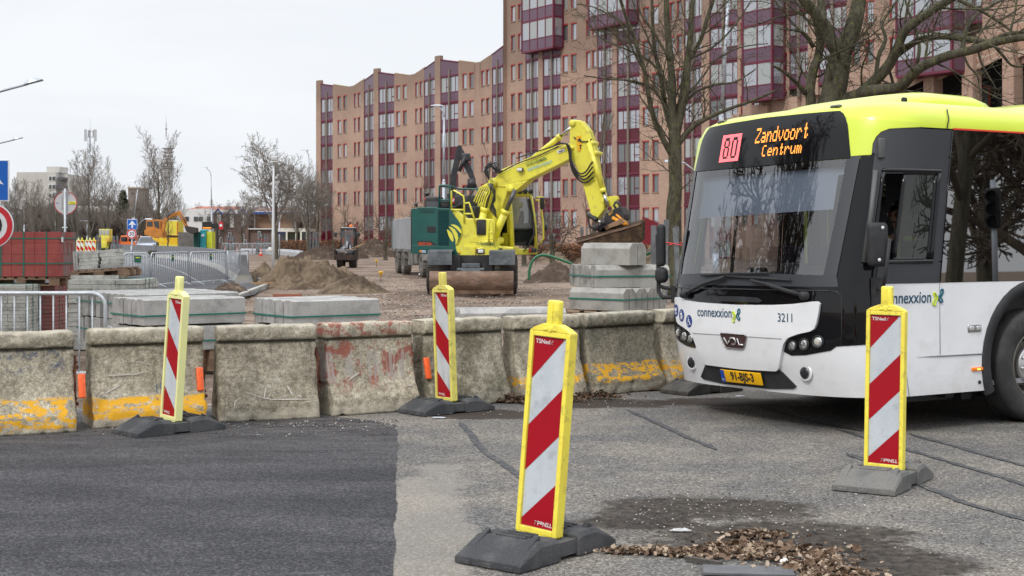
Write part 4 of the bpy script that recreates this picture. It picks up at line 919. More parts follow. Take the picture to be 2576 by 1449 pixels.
# evergreen behind
dkg=M('evergreen',(.045,.06,.03),.9,c2=(.025,.035,.02),ns=3)
rnd=random.Random(4); t=thing('evergreen_tree','dark green evergreen standing left of the dark brick tower','tree',P(309,600,200)); t.location.z=0; m=MB(); q=t.location
for _ in range(1500):
    h_=rnd.uniform(1.5,8.2); r_=1.9*(1-(h_-1)/9)*rnd.uniform(.3,1); a_=rnd.uniform(0,6.28); s=rnd.uniform(.15,.4); c=V((q.x+math.cos(a_)*r_,q.y+math.sin(a_)*r_,h_)); m.add([c+V((rnd.uniform(-s,s),rnd.uniform(-s,s),rnd.uniform(-s,s))) for _ in range(3)],[(0,1,2)])
obj('crown',m,dkg,t); m=MB(); m.tube([(q.x,q.y,0),(q.x,q.y,7.5)],[.2,.05],6); obj('trunk',m,bark,t)
# traced big trees: limbs given as paths, twigs grown from them
def bigtree(name,label,paths,Y,seed,mat,tw,dens,prm,zbase=0):
    rnd=random.Random(seed); tm=MB(); cm=MB(); base_=None
    t=None
    for pi,(pts,r0,r1,dy) in enumerate(paths):
        W_=[P(x,y,Y+dy*(i/(len(pts)-1))) for i,(x,y) in enumerate(pts)]
        if pi==0:
            t=thing(name,label,'tree',(W_[0].x,W_[0].y,0)); W_[0].z=min(W_[0].z,0)
        fine=[]; n=len(W_)
        for i in range(n-1):
            p0=W_[max(i-1,0)];p1=W_[i];p2=W_[i+1];p3=W_[min(i+2,n-1)]
            for j in range(6):
                u=j/6; fine.append(.5*((2*p1)+(-p0+p2)*u+(2*p0-5*p1+4*p2-p3)*u*u+(-p0+3*p1-3*p2+p3)*u**3))
        fine.append(W_[-1]); N=len(fine); rs=[(r0+(r1-r0)*i/(N-1))*(1+.10*noise.noise(fine[i]*2.2)) for i in range(N)]
        fine=[p+V((noise.noise(p*1.1),noise.noise(p*1.1+V((5,5,5))),0))*.05 for p in fine]
        (tm if pi==0 else cm).tube(fine,rs,12 if r0>.12 else 8)
        L=sum((fine[i+1]-fine[i]).length for i in range(N-1)); k=int(L*dens)
        for c in range(k):
            i=rnd.randrange(int(N*(.45 if pi==0 else .1)),N-1); d=(fine[i+1]-fine[i]).normalized(); o_=d.orthogonal().normalized(); o2=d.cross(o_); az=rnd.uniform(0,6.28); an=R(rnd.uniform(35,75))
            grow(cm,fine[i],d*math.cos(an)+(o_*math.cos(az)+o2*math.sin(az))*math.sin(an)+V((0,0,.1)),rnd.uniform(.9,2.6)*(1 if r0>.05 else .7),min(rs[i]*.4,rnd.uniform(.014,.03)),0,prm,rnd)
    obj('trunk',tm,mat,t); obj('crown',cm,[mat],t); return t
TW=dict(seg=[6,5,3],wob=[.16,.22,.3],up=[.03,.02,.0],tap=[.35,.4,.5],rmin=.0038,side=[5,4,3],num=[1,7,5],**{'from':[.15,.15,.2]},ang=[0,45,42],len=[1,.5,.42],rad=[1,.5,.6],short=.4)
bigtree('bare_tree','bare tree with a mossy trunk rising just left of the bus',[
 ([(1697,740),(1696,600),(1698,470),(1697,400),(1695,330)],.225,.16,0),
 ([(1697,345),(1690,240),(1683,120),(1676,0),(1668,-110)],.13,.06,.3),
 ([(1698,345),(1722,250),(1732,150),(1738,40),(1752,-110)],.12,.06,-.3),
 ([(1700,350),(1712,260),(1728,170),(1768,90),(1800,-30),(1812,-110)],.09,.04,.8),
 ([(1694,400),(1664,345),(1640,270),(1625,190),(1596,100),(1560,0),(1540,-80)],.085,.035,-1),
 ([(1694,350),(1672,260),(1655,170),(1640,60),(1640,-60)],.08,.035,1),
 ([(1706,362),(1745,318),(1799,289),(1852,267),(1905,248),(1955,227)],.075,.028,-.8),
 ([(1702,300),(1740,240),(1790,215),(1850,206),(1900,175)],.045,.02,1),
 ([(1690,300),(1650,230),(1600,205),(1540,200),(1470,190)],.04,.016,-1),
 ([(1690,230),(1640,160),(1590,130),(1520,100),(1480,60)],.04,.016,.8),
 ([(1625,190),(1600,140),(1560,60),(1500,20),(1450,10)],.035,.014,.5),
 ([(1732,150),(1790,120),(1850,60),(1890,0)],.04,.016,.5),
 ([(1720,250),(1770,190),(1800,150),(1860,120),(1930,110)],.035,.014,.7),
 ([(1683,150),(1650,90),(1610,30),(1600,-50)],.04,.016,.5)],39,5,barkm,twigm,1.7,TW)
zx=lambda x:1945.4+x*.2448
zy=lambda y:y*.2448
def zp(l): return [(zx(a),zy(b)) for a,b in l]
bigtree('bare_tree','old forked tree with lichen-covered limbs reaching right above the bus roof',[
 (zp([(560,2100),(570,1300),(600,1050),(650,800),(700,560)]),.27,.21,0),
 (zp([(700,580),(770,420),(830,250),(870,80),(900,-200),(880,-500)]),.19,.12,.3),
 (zp([(680,560),(600,400),(540,250),(450,150),(330,20),(200,-160)]),.14,.08,-.3),
 (zp([(520,230),(490,60),(480,-100),(520,-300)]),.09,.05,.4),
 (zp([(430,1900),(400,1090),(385,900),(420,700),(475,580),(495,400),(470,300),(440,180)]),.115,.06,.2),
 (zp([(640,1060),(850,980),(1000,940),(1200,920),(1330,880),(1430,770),(1560,670),(1800,570),(2050,510),(2300,430),(2650,370)]),.125,.065,-2.2),
 (zp([(900,960),(1050,830),(1180,680),(1270,500),(1350,320),(1500,190),(1700,60),(1900,-60)]),.12,.07,-1),
 (zp([(1200,620),(1350,500),(1520,400),(1750,375),(2000,400),(2200,430),(2400,350),(2700,340)]),.07,.045,-1.5),
 (zp([(1060,760),(1080,560),(1150,400),(1120,250),(1200,100),(1300,-40)]),.045,.02,.6),
 (zp([(1480,720),(1500,500),(1480,380),(1440,240),(1380,60),(1350,-50)]),.04,.018,.5),
 (zp([(2100,500),(2130,650),(2200,780),(2290,900)]),.03,.01,-.5),
 (zp([(1950,540),(2010,680),(2090,780),(2120,960)]),.028,.01,-.3),
 (zp([(1950,500),(2000,300),(2100,150),(2280,40),(2500,-60)]),.045,.02,.5),
 (zp([(2250,450),(2350,560),(2480,680),(2700,660)]),.035,.014,.4),
 (zp([(420,480),(330,350),(200,310),(60,300)]),.04,.012,-.5),
 (zp([(340,960),(240,850),(120,740),(0,670)]),.05,.02,-.5),
 (zp([(1900,0),(2100,100),(2350,250),(2600,420)]),.04,.018,-.5),
 (zp([(1250,880),(1180,640),(1210,500),(1240,300)]),.03,.012,-.6),
 (zp([(910,920),(910,700),(980,480),(960,300)]),.022,.01,-.6)],27,9,barkm,twigm,2.1,TW)
SM=dict(seg=[6,5,4,3],wob=[.12,.3,.3,.3],up=[.05,.03,.04,.02],tap=[.6,.4,.4,.5],rmin=.008,side=[7,5,3,3],num=[1,8,6,6],**{'from':[.35,.2,.15,.2]},ang=[0,55,50,45],len=[1,1.0,.5,.5],rad=[1,.36,.42,.5],short=.2)
SL=dict(UPR); SL['ang']=[0,24,28,30,30]; SL['num']=[1,12,6,4]; SL['seg']=[8,5,4,3]; SL['len']=[1,.35,.5,.5]
sm=treeproto('bare_tree','low gnarled bare tree right of the yellow excavator cab','tree',(P(1392,600,64).x,64,0),3.9,.11,SM,21,[bark,twigm],.4,group='small bare trees along the apartment block')
dup(sm,(P(885,600,88).x,88,0),2.0,'low crooked bare tree behind the small wheel loader',1.0)
dup(sm,(P(1010,600,92).x,92,0),4.0,'low bare tree above the grey tipper body',1.12)
dup(sm,(P(970,600,104).x,104,0),1.0,'low bare tree against the facade left of the tipper truck',1.1)
dup(sm,(P(1320,600,80).x,80,0),.7,'low bare tree directly behind the yellow excavator cab',1.15)
sl_=treeproto('bare_tree','slender bare tree between the excavator arm and the mossy trunk','tree',(P(1487,600,66).x,66,0),9.4,.13,SL,22,[bark,twigm],.8,rmin=.006,group='small bare trees along the apartment block')
dup(sl_,(P(1062,600,95).x,95,0),1.0,'slender bare tree left of the grey street lamp, before the facade',.72)
dup(sl_,(P(840,600,110).x,110,0),3.0,'slender bare tree at the left end of the brick facade',.56)
dup(sl_,(P(1228,600,100).x,100,0),5.0,'slender bare tree whose top shows above the excavator hoses',.95)
dup(sl_,(P(868,600,105).x,105,0),5.0,'second slender bare tree at the left end of the brick facade',.5)
# ---------------------------------------------------------------- hedge
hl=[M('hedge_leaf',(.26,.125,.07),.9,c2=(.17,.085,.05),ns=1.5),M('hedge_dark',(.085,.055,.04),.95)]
def hedge(label,pts,h,w,n,seed):
    rnd=random.Random(seed); p0=V((pts[0][0],pts[0][1],0)); t=tag(None or bpy.data.objects.new('hedge',None),label,'hedge'); COL.objects.link(t); t.location=p0
    m=MB(); tot=sum((V(b)-V(a)).length for a,b in zip(pts[:-1],pts[1:]))
    for a,b in zip(pts[:-1],pts[1:]):
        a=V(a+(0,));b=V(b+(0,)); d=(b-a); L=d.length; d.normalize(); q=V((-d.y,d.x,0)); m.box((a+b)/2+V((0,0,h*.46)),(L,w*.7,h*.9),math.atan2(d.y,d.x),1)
        for _ in range(int(n*L/tot)):
            u=rnd.random()*L; side=rnd.random(); z=rnd.uniform(0.02,h)
            if side<.75: o_=-w/2*rnd.uniform(.7,1.05)
            else: o_=rnd.uniform(-w/2,w/2); z=h*rnd.uniform(.9,1.06)
            c=a+d*u+q*o_*(1 if d.x*q.y>0 else 1)+V((0,0,z+.05*noise.noise(V((u,0,0))))); s=rnd.uniform(.05,.12)*(L/30)**0
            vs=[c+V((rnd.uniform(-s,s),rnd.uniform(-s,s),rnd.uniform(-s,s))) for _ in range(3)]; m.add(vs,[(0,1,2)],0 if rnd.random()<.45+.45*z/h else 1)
    obj('foliage',m,hl,t)
a,b_=P(697,600,150),P(1120,600,118)
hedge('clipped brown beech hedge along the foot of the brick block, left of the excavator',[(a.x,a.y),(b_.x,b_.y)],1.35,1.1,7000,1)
a,b_=P(1345,600,99),P(1760,600,80)
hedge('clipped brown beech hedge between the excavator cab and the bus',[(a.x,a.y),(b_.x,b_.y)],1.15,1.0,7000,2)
# ---------------------------------------------------------------- street lamps
lamps=M('lamp_steel',(.42,.45,.49),.4,m=.4,c2=(.36,.39,.43),ns=2); lampw=M('lamp_white',(.62,.63,.64),.45); lampg=M('lamp_glass',(.55,.56,.55),.2); dkbase=M('lamp_foot_dark',(.07,.07,.075),.6)
def lamp(label,x,Y,top,reach,xt=None,r=.09,low=None,foot=True,two=0,headlen=.75):
    q=P(x,600,Y); q.z=0; zt=H+(YH-top)*Y/F; t=thing('street_lamp',label,'street lamp',q,0,'street lamps'); xt=xt if xt is not None else x; tx=(xt-CX)*Y/F
    s=1 if reach>0 else -1; L=abs(reach)*Y/F; m=MB()
    lean=V((tx-q.x,0,0)); e=q+lean+V((0,0,zt-min(1.2,L*.8)))
    m.tube([q+V((0,0,0 if not foot else .9)),q+lean*.45+V((0,0,zt*.52))],[r,r*.88],10); m.tube([q+lean*.45+V((0,0,zt*.52)),e],[r*.68,r*.5],10); m.tube([q+lean*.45+V((0,0,zt*.515)),q+lean*.45+V((0,0,zt*.535))],[r*.88,r*.68],10)
    b=min(1.2,L*.8); arc=[e+V((s*b*.55*(1-math.cos(k*R(15))),0,b*.85*math.sin(k*R(15)))) for k in range(0,6)]; end=V((q.x+lean.x+s*L,Y,zt+.03))
    m.tube([e]+arc[1:]+[end-V((s*headlen*.9,0,.02))],r*.45,8); obj('pole',m,lamps,t)
    if foot: m=MB(); m.tube([q,q+V((0,0,.95))],r*1.15,10); obj('foot',m,dkbase if Y>120 else lamps,t)
    m=MB(); m.loft([[end+V((-s*headlen*u,w*.14,dz)) for w,dz in ((-1,0),(1,0),(.7,hh_),(-.7,hh_))] for u,hh_ in ((1,.05),(.7,.11),(.3,.10),(0,.04))],0); obj('lamp_head',m,lamps,t)
    if low:
        lx,ly,ax=low; zl=H+(YH-ly)*Y/F; ex=(lx-CX)*Y/F; az=zl-abs(ex-q.x)*.75
        m=MB(); m.tube([V((q.x+lean.x*.3,Y,az)),V((ex-(.25 if ex>q.x else -.25),Y,zl-.03)),V((ex,Y,zl))],r*.35,6); h_=V((ex,Y,zl)); sg=1 if ex>q.x else -1; m.loft([[h_+V((sg*u*.55,w*.12,dz)) for w,dz in ((-1,0),(1,0),(.6,.09),(-.6,.09))] for u in (-.1,.5,1)],0); obj('low_arm',m,lamps,t)
    return t
lamp('street lamp with a curved top left of the blue-trimmed house, beside the bus sign',533,150,422,-27,531,low=(558,514,0))
lamp('street lamp with a small lower arm standing before the left end of the brick block',779,135,379,-20,777,low=(812,516,0))
lamp('grey street lamp standing before the facade behind the green engine housing',1116,90,268,-33,1117,r=.13)
lamp('tall thick lamp post rising just behind the left corner of the bus roof',1800,58,-90,60,1834,r=.115,low=(1706,408,0))
lamp('far leaning street lamp left of the tree before the television tower',331,120,457,-24,346,r=.07,low=(367,552,0))
lamp('far street lamp left of the round sign seen from behind',61,170,503,-5,60,r=.09)
lamp('far street lamp just right of the phone mast foot',219,170,557,-5,219,r=.08,low=(214,556,0))
lamp('far street lamp above the red blocks near the round sign',140,160,485,-14,140,r=.09,low=(158,573,0))
# lamps whose posts stand outside the left edge
def armlamp(label,x0,y0,x1,y1,Y):
    q=P(-60,600,Y); q.z=0; t=thing('street_lamp',label,'street lamp',q,0,'street lamps'); a=P(x0,y0,Y); b=P(x1,y1,Y); m=MB(); top=P(-60,y0+(y0-y1)*1.6,Y)
    m.tube([q,top,top.lerp(a,.5)+V((0,0,.06)),a,a.lerp(b,.68)],[.1,.06,.035,.03,.025],8); obj('pole',m,lamps,t)
    m=MB(); c=a.lerp(b,.62); d=(b-c); m.loft([[c+d*u+V((0,w*.1,dz)) for w,dz in ((-1,0),(1,0),(.6,hh_),(-.6,hh_))] for u,hh_ in ((0,.05),(.3,.09),(.8,.06),(1,.02))],0); obj('lamp_head',m,lamps,t)
armlamp('lamp head on a long arm entering from the left edge, the higher one',-6,231,106,202,28)
armlamp('lamp head on a short arm entering from the left edge, below the higher one',-6,361,56,347,48)
# white post with floodlights
q=P(687,600,50.7); q.z=0; t=thing('lamp_post','white post with a twin lamp head standing beside the sand heap','lamp post',q)
m=MB(); m.tube([q+V((0,0,.0)),q+V((0,0,.35))],.062,12); obj('foot',m,dkbase,t)
m=MB(); m.tube([q+V((0,0,.35)),q+V((0,0,1.75)),q+V((0,0,1.85)),q+V((.01,0,3.1)),q+V((.02,0,4.25))],[.057,.055,.045,.042,.03],12); obj('pole',m,lampw,t)
m=MB(); m.rbox(q+V((.06,0,4.42)),(.22,.3,.16),.03); m.rbox(q+V((.10,-.02,4.30)),(.20,.26,.05),.02); m.rbox(q+V((-.02,0,4.28)),(.14,.26,.10),.02); obj('lamp_head',m,lampg,t)
q=P(945,600,100)*1; q=P(634,600,1); 
q=P(703,600,120); q.z=0; t=thing('street_lamp','small lamp with a conical glass head and a dark street name plate','street lamp',q,0,'street lamps'); m=MB(); m.tube([q,q+V((0,0,3.0))],.06,8); obj('pole',m,lamps,t)
m=MB(); m.lathe(q+V((0,0,2.95)),(0,0,1),[(.05,0),(.18,.45),(.2,.5),(.16,.62),(.01,.66)],10,cap=True); obj('lamp_head',m,lampg,t)
m=MB(); m.box(q+V((.05,-.07,2.05)),(.86,.03,.18)); obj('name_plate',m,M('plate_navy',(.01,.015,.07),.5),t)
# ---------------------------------------------------------------- far buildings
def box3(m,x0,x1,y0,y1,z0,z1,mi=0): m.box(((x0+x1)/2,(y0+y1)/2,(z0+z1)/2),(x1-x0,y1-y0,z1-z0),None,mi)
def Z(y,Y): return H-(y-YH)*Y/F
pal=M('flats_beige',(.50,.49,.46),.9,c2=(.44,.43,.40),ns=.3); dgl=glassmat('far_glass',(0,0,0),1.6,.05,1,(.05,.055,.06)); wht=M('render_white',(.66,.66,.65),.8); whf_=M('frame_white',(.7,.7,.7),.6); dgry=M('cladding_dark',(.10,.10,.115),.8); brw=M('house_brick_brown',(.17,.12,.10),.9,c2=(.14,.10,.085),ns=1,fine=.1,fs=10); brk=M('house_brick_pink',(.36,.235,.165),.9,c2=(.31,.20,.14),ns=.8); rof=M('roof_tile',(.22,.155,.14),.9,c2=(.18,.12,.11),ns=1); rofr=M('roof_tile_red',(.40,.17,.12),.9); blu=M('gutter_blue',(.02,.07,.25),.5)
Y=330; bx0=X(40,Y); t=thing('flat_building','pale beige block of flats rising above the trees at the far left','building',(X(110,Y),Y,0)); m=MB(); box3(m,X(42,Y),X(140,Y),Y,Y+18,0,Z(433,Y)); box3(m,X(140,Y),X(160,Y),Y+3,Y+18,0,Z(436,Y)); box3(m,X(110,Y),X(144,Y),Y+2,Y+8,Z(433,Y)+.01,Z(418,Y)); obj('wall',m,pal,t)
for y in (449,470,493,515,538):
    m=MB(); box3(m,X(123,Y),X(140,Y)-.1,Y-.08,Y+.1,Z(y+6,Y),Z(y-6,Y)); box3(m,X(124,Y),X(130,Y),Y-.14,Y-.06,Z(y+5,Y),Z(y-5,Y),1); box3(m,X(132,Y),X(139,Y),Y-.14,Y-.06,Z(y+5,Y),Z(y-5,Y),1); obj('window',m,[whf_,dgl],t)
    m=MB(); box3(m,X(146,Y),X(161,Y),Y-.5,Y+2.9,Z(y+4,Y),Z(y-3,Y)); obj('balcony',m,dgry,t)
Y=260; t=thing('tower_block','small dark brick stair tower with a pale roof edge between the far trees','building',(X(337,Y),Y,0)); m=MB(); box3(m,X(322,Y),X(348,Y),Y,Y+8,0,Z(474,Y)); obj('wall',m,M('tower_brick',(.21,.18,.16),.9),t); m=MB(); box3(m,X(321,Y),X(349,Y),Y-.2,Y+8.2,Z(474,Y)+.01,Z(470,Y)); obj('roof_edge',m,M('edge_beige',(.45,.40,.32),.8),t); m=MB(); box3(m,X(330,Y),X(337,Y),Y-.1,Y+.1,Z(488,Y),Z(484,Y)); obj('window',m,dgl,t)
Y=200; t=thing('office_building','low pale building half seen through the bare bushes right of the phone mast','building',(X(260,Y),Y,0)); m=MB(); box3(m,X(195,Y),X(292,Y),Y,Y+10,0,Z(518,Y)); obj('wall',m,wht,t); m=MB(); [box3(m,X(a,Y),X(a+9,Y),Y-.1,Y+.1,Z(545,Y),Z(532,Y)) for a in (205,220,235,250,265,278)]; obj('window_row',m,dgl,t)
Y=185; t=thing('modern_house','white modern house with square dark windows behind the orange digger','building',(X(490,Y),Y,0)); m=MB(); box3(m,X(452,Y),X(533,Y),Y,Y+10,0,Z(532,Y))
for a in (453,470,487,503,519): box3(m,X(a,Y),X(a+9,Y),Y+.0,Y+1.5,Z(532,Y)+.01,Z(525,Y))
obj('wall',m,wht,t)
for a in (454,465,488,500,521): m=MB(); box3(m,X(a,Y),X(a+10,Y),Y-.12,Y+.1,Z(556,Y),Z(545,Y)); obj('window',m,dgl,t)
m=MB(); m.prism([(X(448,Y),Y+3,Z(527,Y)),(X(590,Y),Y+3,Z(527,Y)),(X(575,Y),Y+9,Z(516,Y)),(X(462,Y),Y+9,Z(516,Y))],(0,.3,.05)); obj('roof',m,rofr,t)
Y=165; t=thing('blue_trimmed_house','long brick house with bright blue roof edge and gables behind the steel barriers','building',(X(640,Y),Y,0)); m=MB(); box3(m,X(537,Y),X(625,Y),Y,Y+9,0,Z(537,Y)); box3(m,X(625,Y),X(693,Y),Y+.3,Y+9,0,Z(575,Y)); obj('wall',m,brw,t)
m=MB(); box3(m,X(625,Y),X(739,Y),Y+2.5,Y+9.2,Z(576,Y),Z(537,Y)); obj('upper_wall',m,brk,t)
m=MB(); m.prism([(X(625,Y),Y+1.8,Z(537,Y)),(X(742,Y),Y+1.8,Z(537,Y)),(X(730,Y),Y+8,Z(520,Y)),(X(615,Y),Y+8,Z(520,Y))],(0,.2,.1)); obj('roof',m,rof,t)
m=MB(); box3(m,X(622,Y),X(743,Y),Y+1.5,Y+1.8,Z(538,Y),Z(532.5,Y)); obj('gutter',m,blu,t); m=MB(); box3(m,X(622,Y),X(740,Y),Y+1.6,Y+1.9,Z(532.4,Y),Z(530.5,Y)); box3(m,X(625,Y),X(695,Y),Y-.1,Y+.2,Z(577,Y),Z(574.5,Y)); obj('white_edge',m,whf_,t)
for a,b in ((537,560),(570,592),(598,622)):
    m=MB(); c=(a+b)/2; m.prism([(X(a-2,Y),Y-.3,Z(540,Y)),(X(c,Y),Y-.3,Z(524,Y)),(X(b+2,Y),Y-.3,Z(540,Y)),(X(b-2,Y),Y-.3,Z(540,Y)),(X(c,Y),Y-.3,Z(529,Y)),(X(a+2,Y),Y-.3,Z(540,Y))],(0,.5,0)); obj('gable_trim',m,blu,t)
    m=MB(); box3(m,X(c-2,Y),X(c+8,Y),Y-.1,Y+.1,Z(572,Y),Z(540,Y)); obj('white_panel',m,wht,t)
for a,y in ((545,582),(553,600),(575,588),(582,606),(608,592),(614,606),(649,585)): m=MB(); box3(m,X(a,Y),X(a+7,Y),Y-.12,Y+.1,Z(y+10,Y),Z(y-3,Y)); box3(m,X(a+1,Y),X(a+6,Y),Y-.16,Y-.1,Z(y+9,Y),Z(y-2,Y),1); obj('window',m,[whf_,dgl],t)
m=MB(); [box3(m,X(a,Y)-.05,X(a,Y)+.08,Y+2.3,Y+2.5,Z(575,Y),Z(538,Y)) for a in (631,734)]; obj('downpipe',m,whf_,t)
Y=160; t=thing('white_annex','low white annex with a row of dark windows behind the hedge','building',(X(730,Y),Y,0)); m=MB(); box3(m,X(692,Y),X(776,Y),Y,Y+6,Z(583,Y),Z(574,Y)); [box3(m,X(a,Y),X(a+4,Y),Y,Y+.3,0,Z(583,Y)-.01) for a in (695,719,743,755,770)]; obj('wall',m,M('annex_cream',(.72,.71,.63),.7),t); m=MB(); box3(m,X(693,Y),X(775,Y),Y+.5,Y+5.8,0,Z(584,Y)); obj('window',m,dgl,t)
# masts
Y=300; t=thing('phone_mast','lattice phone mast with grey antenna panels above the bare trees','mast',(X(227,Y),Y,0)); m=MB(); q=V((X(228,Y),Y,0)); zt=Z(358,Y)
leg=[q+V((math.cos(a_)*.8,math.sin(a_)*.8,0)) for a_ in (0,2.1,4.2)]
for p in leg: m.tube([p,p+V((0,0,zt+2))],.09,4)
n=18
for k in range(n):
    z0=zt*k/n; z1=zt*(k+1)/n
    for i in range(3): m.tube([leg[i]+V((0,0,z0)),leg[(i+1)%3]+V((0,0,z1))],.05,3)
obj('lattice',m,lamps,t); m=MB(); m.tube([q+V((-.1,0,zt-2)),q+V((-.1,0,Z(297,Y)))],[.12,.04],5); obj('antenna_rod',m,lamps,t)
for dx,a in ((-12,0),(12,1),(-4,2),(6,3)):
    m=MB(); m.box((q.x+dx*Y/F,Y-.3+.3*a,(Z(325,Y)+Z(356,Y))/2+(.0 if abs(dx)>6 else .4)),(.45,.3,2.5 if abs(dx)>6 else 1.6)); m.tube([q+V((0,0,Z(345,Y))),q+V((dx*Y/F,0,Z(345,Y)))],.06,3); m.tube([q+V((0,0,Z(330,Y))),q+V((dx*Y/F,0,Z(330,Y)))],.06,3); obj('antenna_panel',m,M('antenna_grey',(.42,.43,.44),.6),t)
Y=1100; t=thing('television_tower','distant pale concrete television tower with ring platforms behind the tall bare tree','tower',(X(422,Y),Y,0)); q=V((X(423,Y),Y,0)); k=Y/F
pale=M('tower_concrete',(.62,.64,.66),.9,c2=(.56,.58,.60),ns=.05); plat=M('tower_platform',(.45,.44,.46),.8)
m=MB(); m.lathe(q,(0,0,1),[(14*k,0),(12*k,Z(470,Y)),(11*k,Z(372,Y)),(11*k,Z(370,Y)),(9*k,Z(369,Y)),(9*k,Z(345,Y)),(.1,Z(345,Y)+.1)],20,cap=True); obj('shaft',m,pale,t)
for y,r in ((373,16),(382,15),(392,13),(401,13),(408,16),(418,15),(423,14)): m=MB(); m.lathe(q,(0,0,1),[(r*k*.7,Z(y+1.6,Y)),(r*k,Z(y+1.2,Y)),(r*k,Z(y-1.2,Y)),(r*k*.7,Z(y-1.0,Y))],20); obj('platform',m,plat,t)
m=MB(); m.tube([q+V((-1.5,0,Z(346,Y))),q+V((-1.5,0,Z(310,Y))),q+V((-1.5,0,Z(308,Y))),q+V((-1.5,0,Z(290,Y)))],[2.5*k*.6,2*k*.6,1*k*.7,.4*k],8); m.lathe(q+V((-1.5,0,0)),(0,0,1),[(.5,Z(326,Y)),(3.6*k*.9,Z(325,Y)),(3.6*k*.9,Z(322,Y)),(.5,Z(321,Y))],8); obj('aerial',m,plat,t)
# ---------------------------------------------------------------- signs
whs=M('sign_white',(.72,.73,.75),.45); reds=M('sign_red',(.55,.02,.03),.4); blues=M('sign_blue',(.005,.11,.47),.4); blk=M('matt_black',(.018,.018,.02),.5); signback=M('sign_back_grey',(.50,.50,.50),.5,c2=(.44,.44,.45),ns=2)
def disc(m,c,r,y,mi=0,r0=0,n=32,dy=.004):
    c=V(c)
    if r0: m.add([c+V((math.cos(a_)*rr_,y,math.sin(a_)*rr_)) for rr_ in (r0,r) for a_ in [2*math.pi*k/n for k in range(n)]],[(k,(k+1)%n,n+(k+1)%n,n+k) for k in range(n)],mi)
    else: m.add([c+V((math.cos(2*math.pi*k/n)*r,y,math.sin(2*math.pi*k/n)*r)) for k in range(n)],[tuple(range(n))],mi)
def roundsign(label,x,y,rad,Y,txt,pole=(1,1),grp=None):
    c=P(x,y,Y); r=rad*Y/F; t=thing('speed_sign',label,'speed sign',(c.x,Y,0),0,grp)
    m=MB(); m.lathe((c.x,Y,c.z),(0,1,0),[(0.001,0),(r,0),(r,.02),(.001,.02)],32,0,False); obj('face',m,whs,t); o=m
    m=MB(); disc(m,c,r*.96,-.004,0,r*.72); obj('red_ring',m,reds,t)
    m=MB(); textat(m,txt,r*1.08,(c.x,Y-.006,c.z-.02*r),(1,0,0),(0,0,1),.95,.006*r); obj('number',m,blk,t)
    m=MB(); m.tube([(c.x,Y+.06,0),(c.x,Y+.06,c.z+r*pole[1])],.03,8); obj('pole',m,galv,t); return t
def arrowsign(label,x0,x1,y0,y1,Y):
    a=P(x0,y1,Y); b=P(x1,y0,Y); c=(a+b)/2; w_=b.x-a.x; t=thing('one_way_sign',label,'arrow sign',(c.x,Y,0))
    m=MB(); m.rbox(c,(w_,.02,w_),w_*.06); obj('face',m,whs,t); m=MB(); m.box(c+V((0,-.012,0)),(w_*.93,.003,w_*.93)); obj('blue_field',m,blues,t)
    m=MB(); s=w_; m.add([c+V((px*s,-.016,pz*s)) for px,pz in ((-.08,-.36),(.08,-.36),(.08,-.02),(.37,-.10),(.0,.38),(-.37,-.10),(-.08,-.02))],[tuple(range(7))]); obj('arrow',m,whs,t)
    m=MB(); m.tube([(c.x,Y+.06,0),(c.x,Y+.06,b.z+.1)],.03,8); obj('pole',m,galv,t); return t
arrowsign('large blue sign with a white arrow cut off by the left edge',-82,24,402,506,20.6); roundsign('large round speed sign 50 cut off by the left edge above the red blocks',-22,568,56,20.4,'50')
arrowsign('small far blue sign with a white upward arrow',320,345.5,551.5,577,84); roundsign('small far speed sign 30 with a red ring in front of the orange van',331,588.5,12.7,83.8,'30',(1,.2))
c=P(165,510.5,40); t=thing('round_sign','round grey sign seen from behind on a pole above the red blocks','round sign',(c.x,40,0)); r=28.6*40/F; m=MB(); m.lathe((c.x,40,c.z),(0,1,0),[(.001,0),(r,0),(r,.02),(.001,.02)],36,0,False); obj('panel',m,signback,t); m=MB(); disc(m,c,r*1.01,-.003,0,r*.955); obj('rim',m,reds,t); m=MB(); m.tube([(c.x,39.95,0),(c.x,39.95,c.z+r*1.25)],.032,8); obj('pole',m,galv,t)
m=MB(); m.box((c.x,39.94,c.z+r*.98),(.15,.03,.05)); m.box((c.x,39.94,c.z-r*.98),(.12,.03,.05)); obj('clamp',m,galv,t); m=MB(); m.box((c.x+.19,39.985,c.z),(.2,.006,.07)); o=obj('sticker',m,M('sticker_yellow',(.85,.75,.02),.5),t); m=MB(); textat(m,'TSNed',.055,(c.x+.19,39.98,c.z),(1,0,0),(0,0,1),1,.001); obj('sticker_text',m,blk,o)
m=MB(); textat(m,'PR057-06763-19-11',.05,(c.x-.09,39.99,c.z),(0,0,1),(-1,0,0),1,0); obj('print',m,M('print_grey',(.12,.12,.13),.6),t); m=MB(); textat(m,'JMA',.05,(c.x-.23,39.99,c.z),(1,0,0),(0,0,1),1,0); obj('print_blue',m,blues,t)
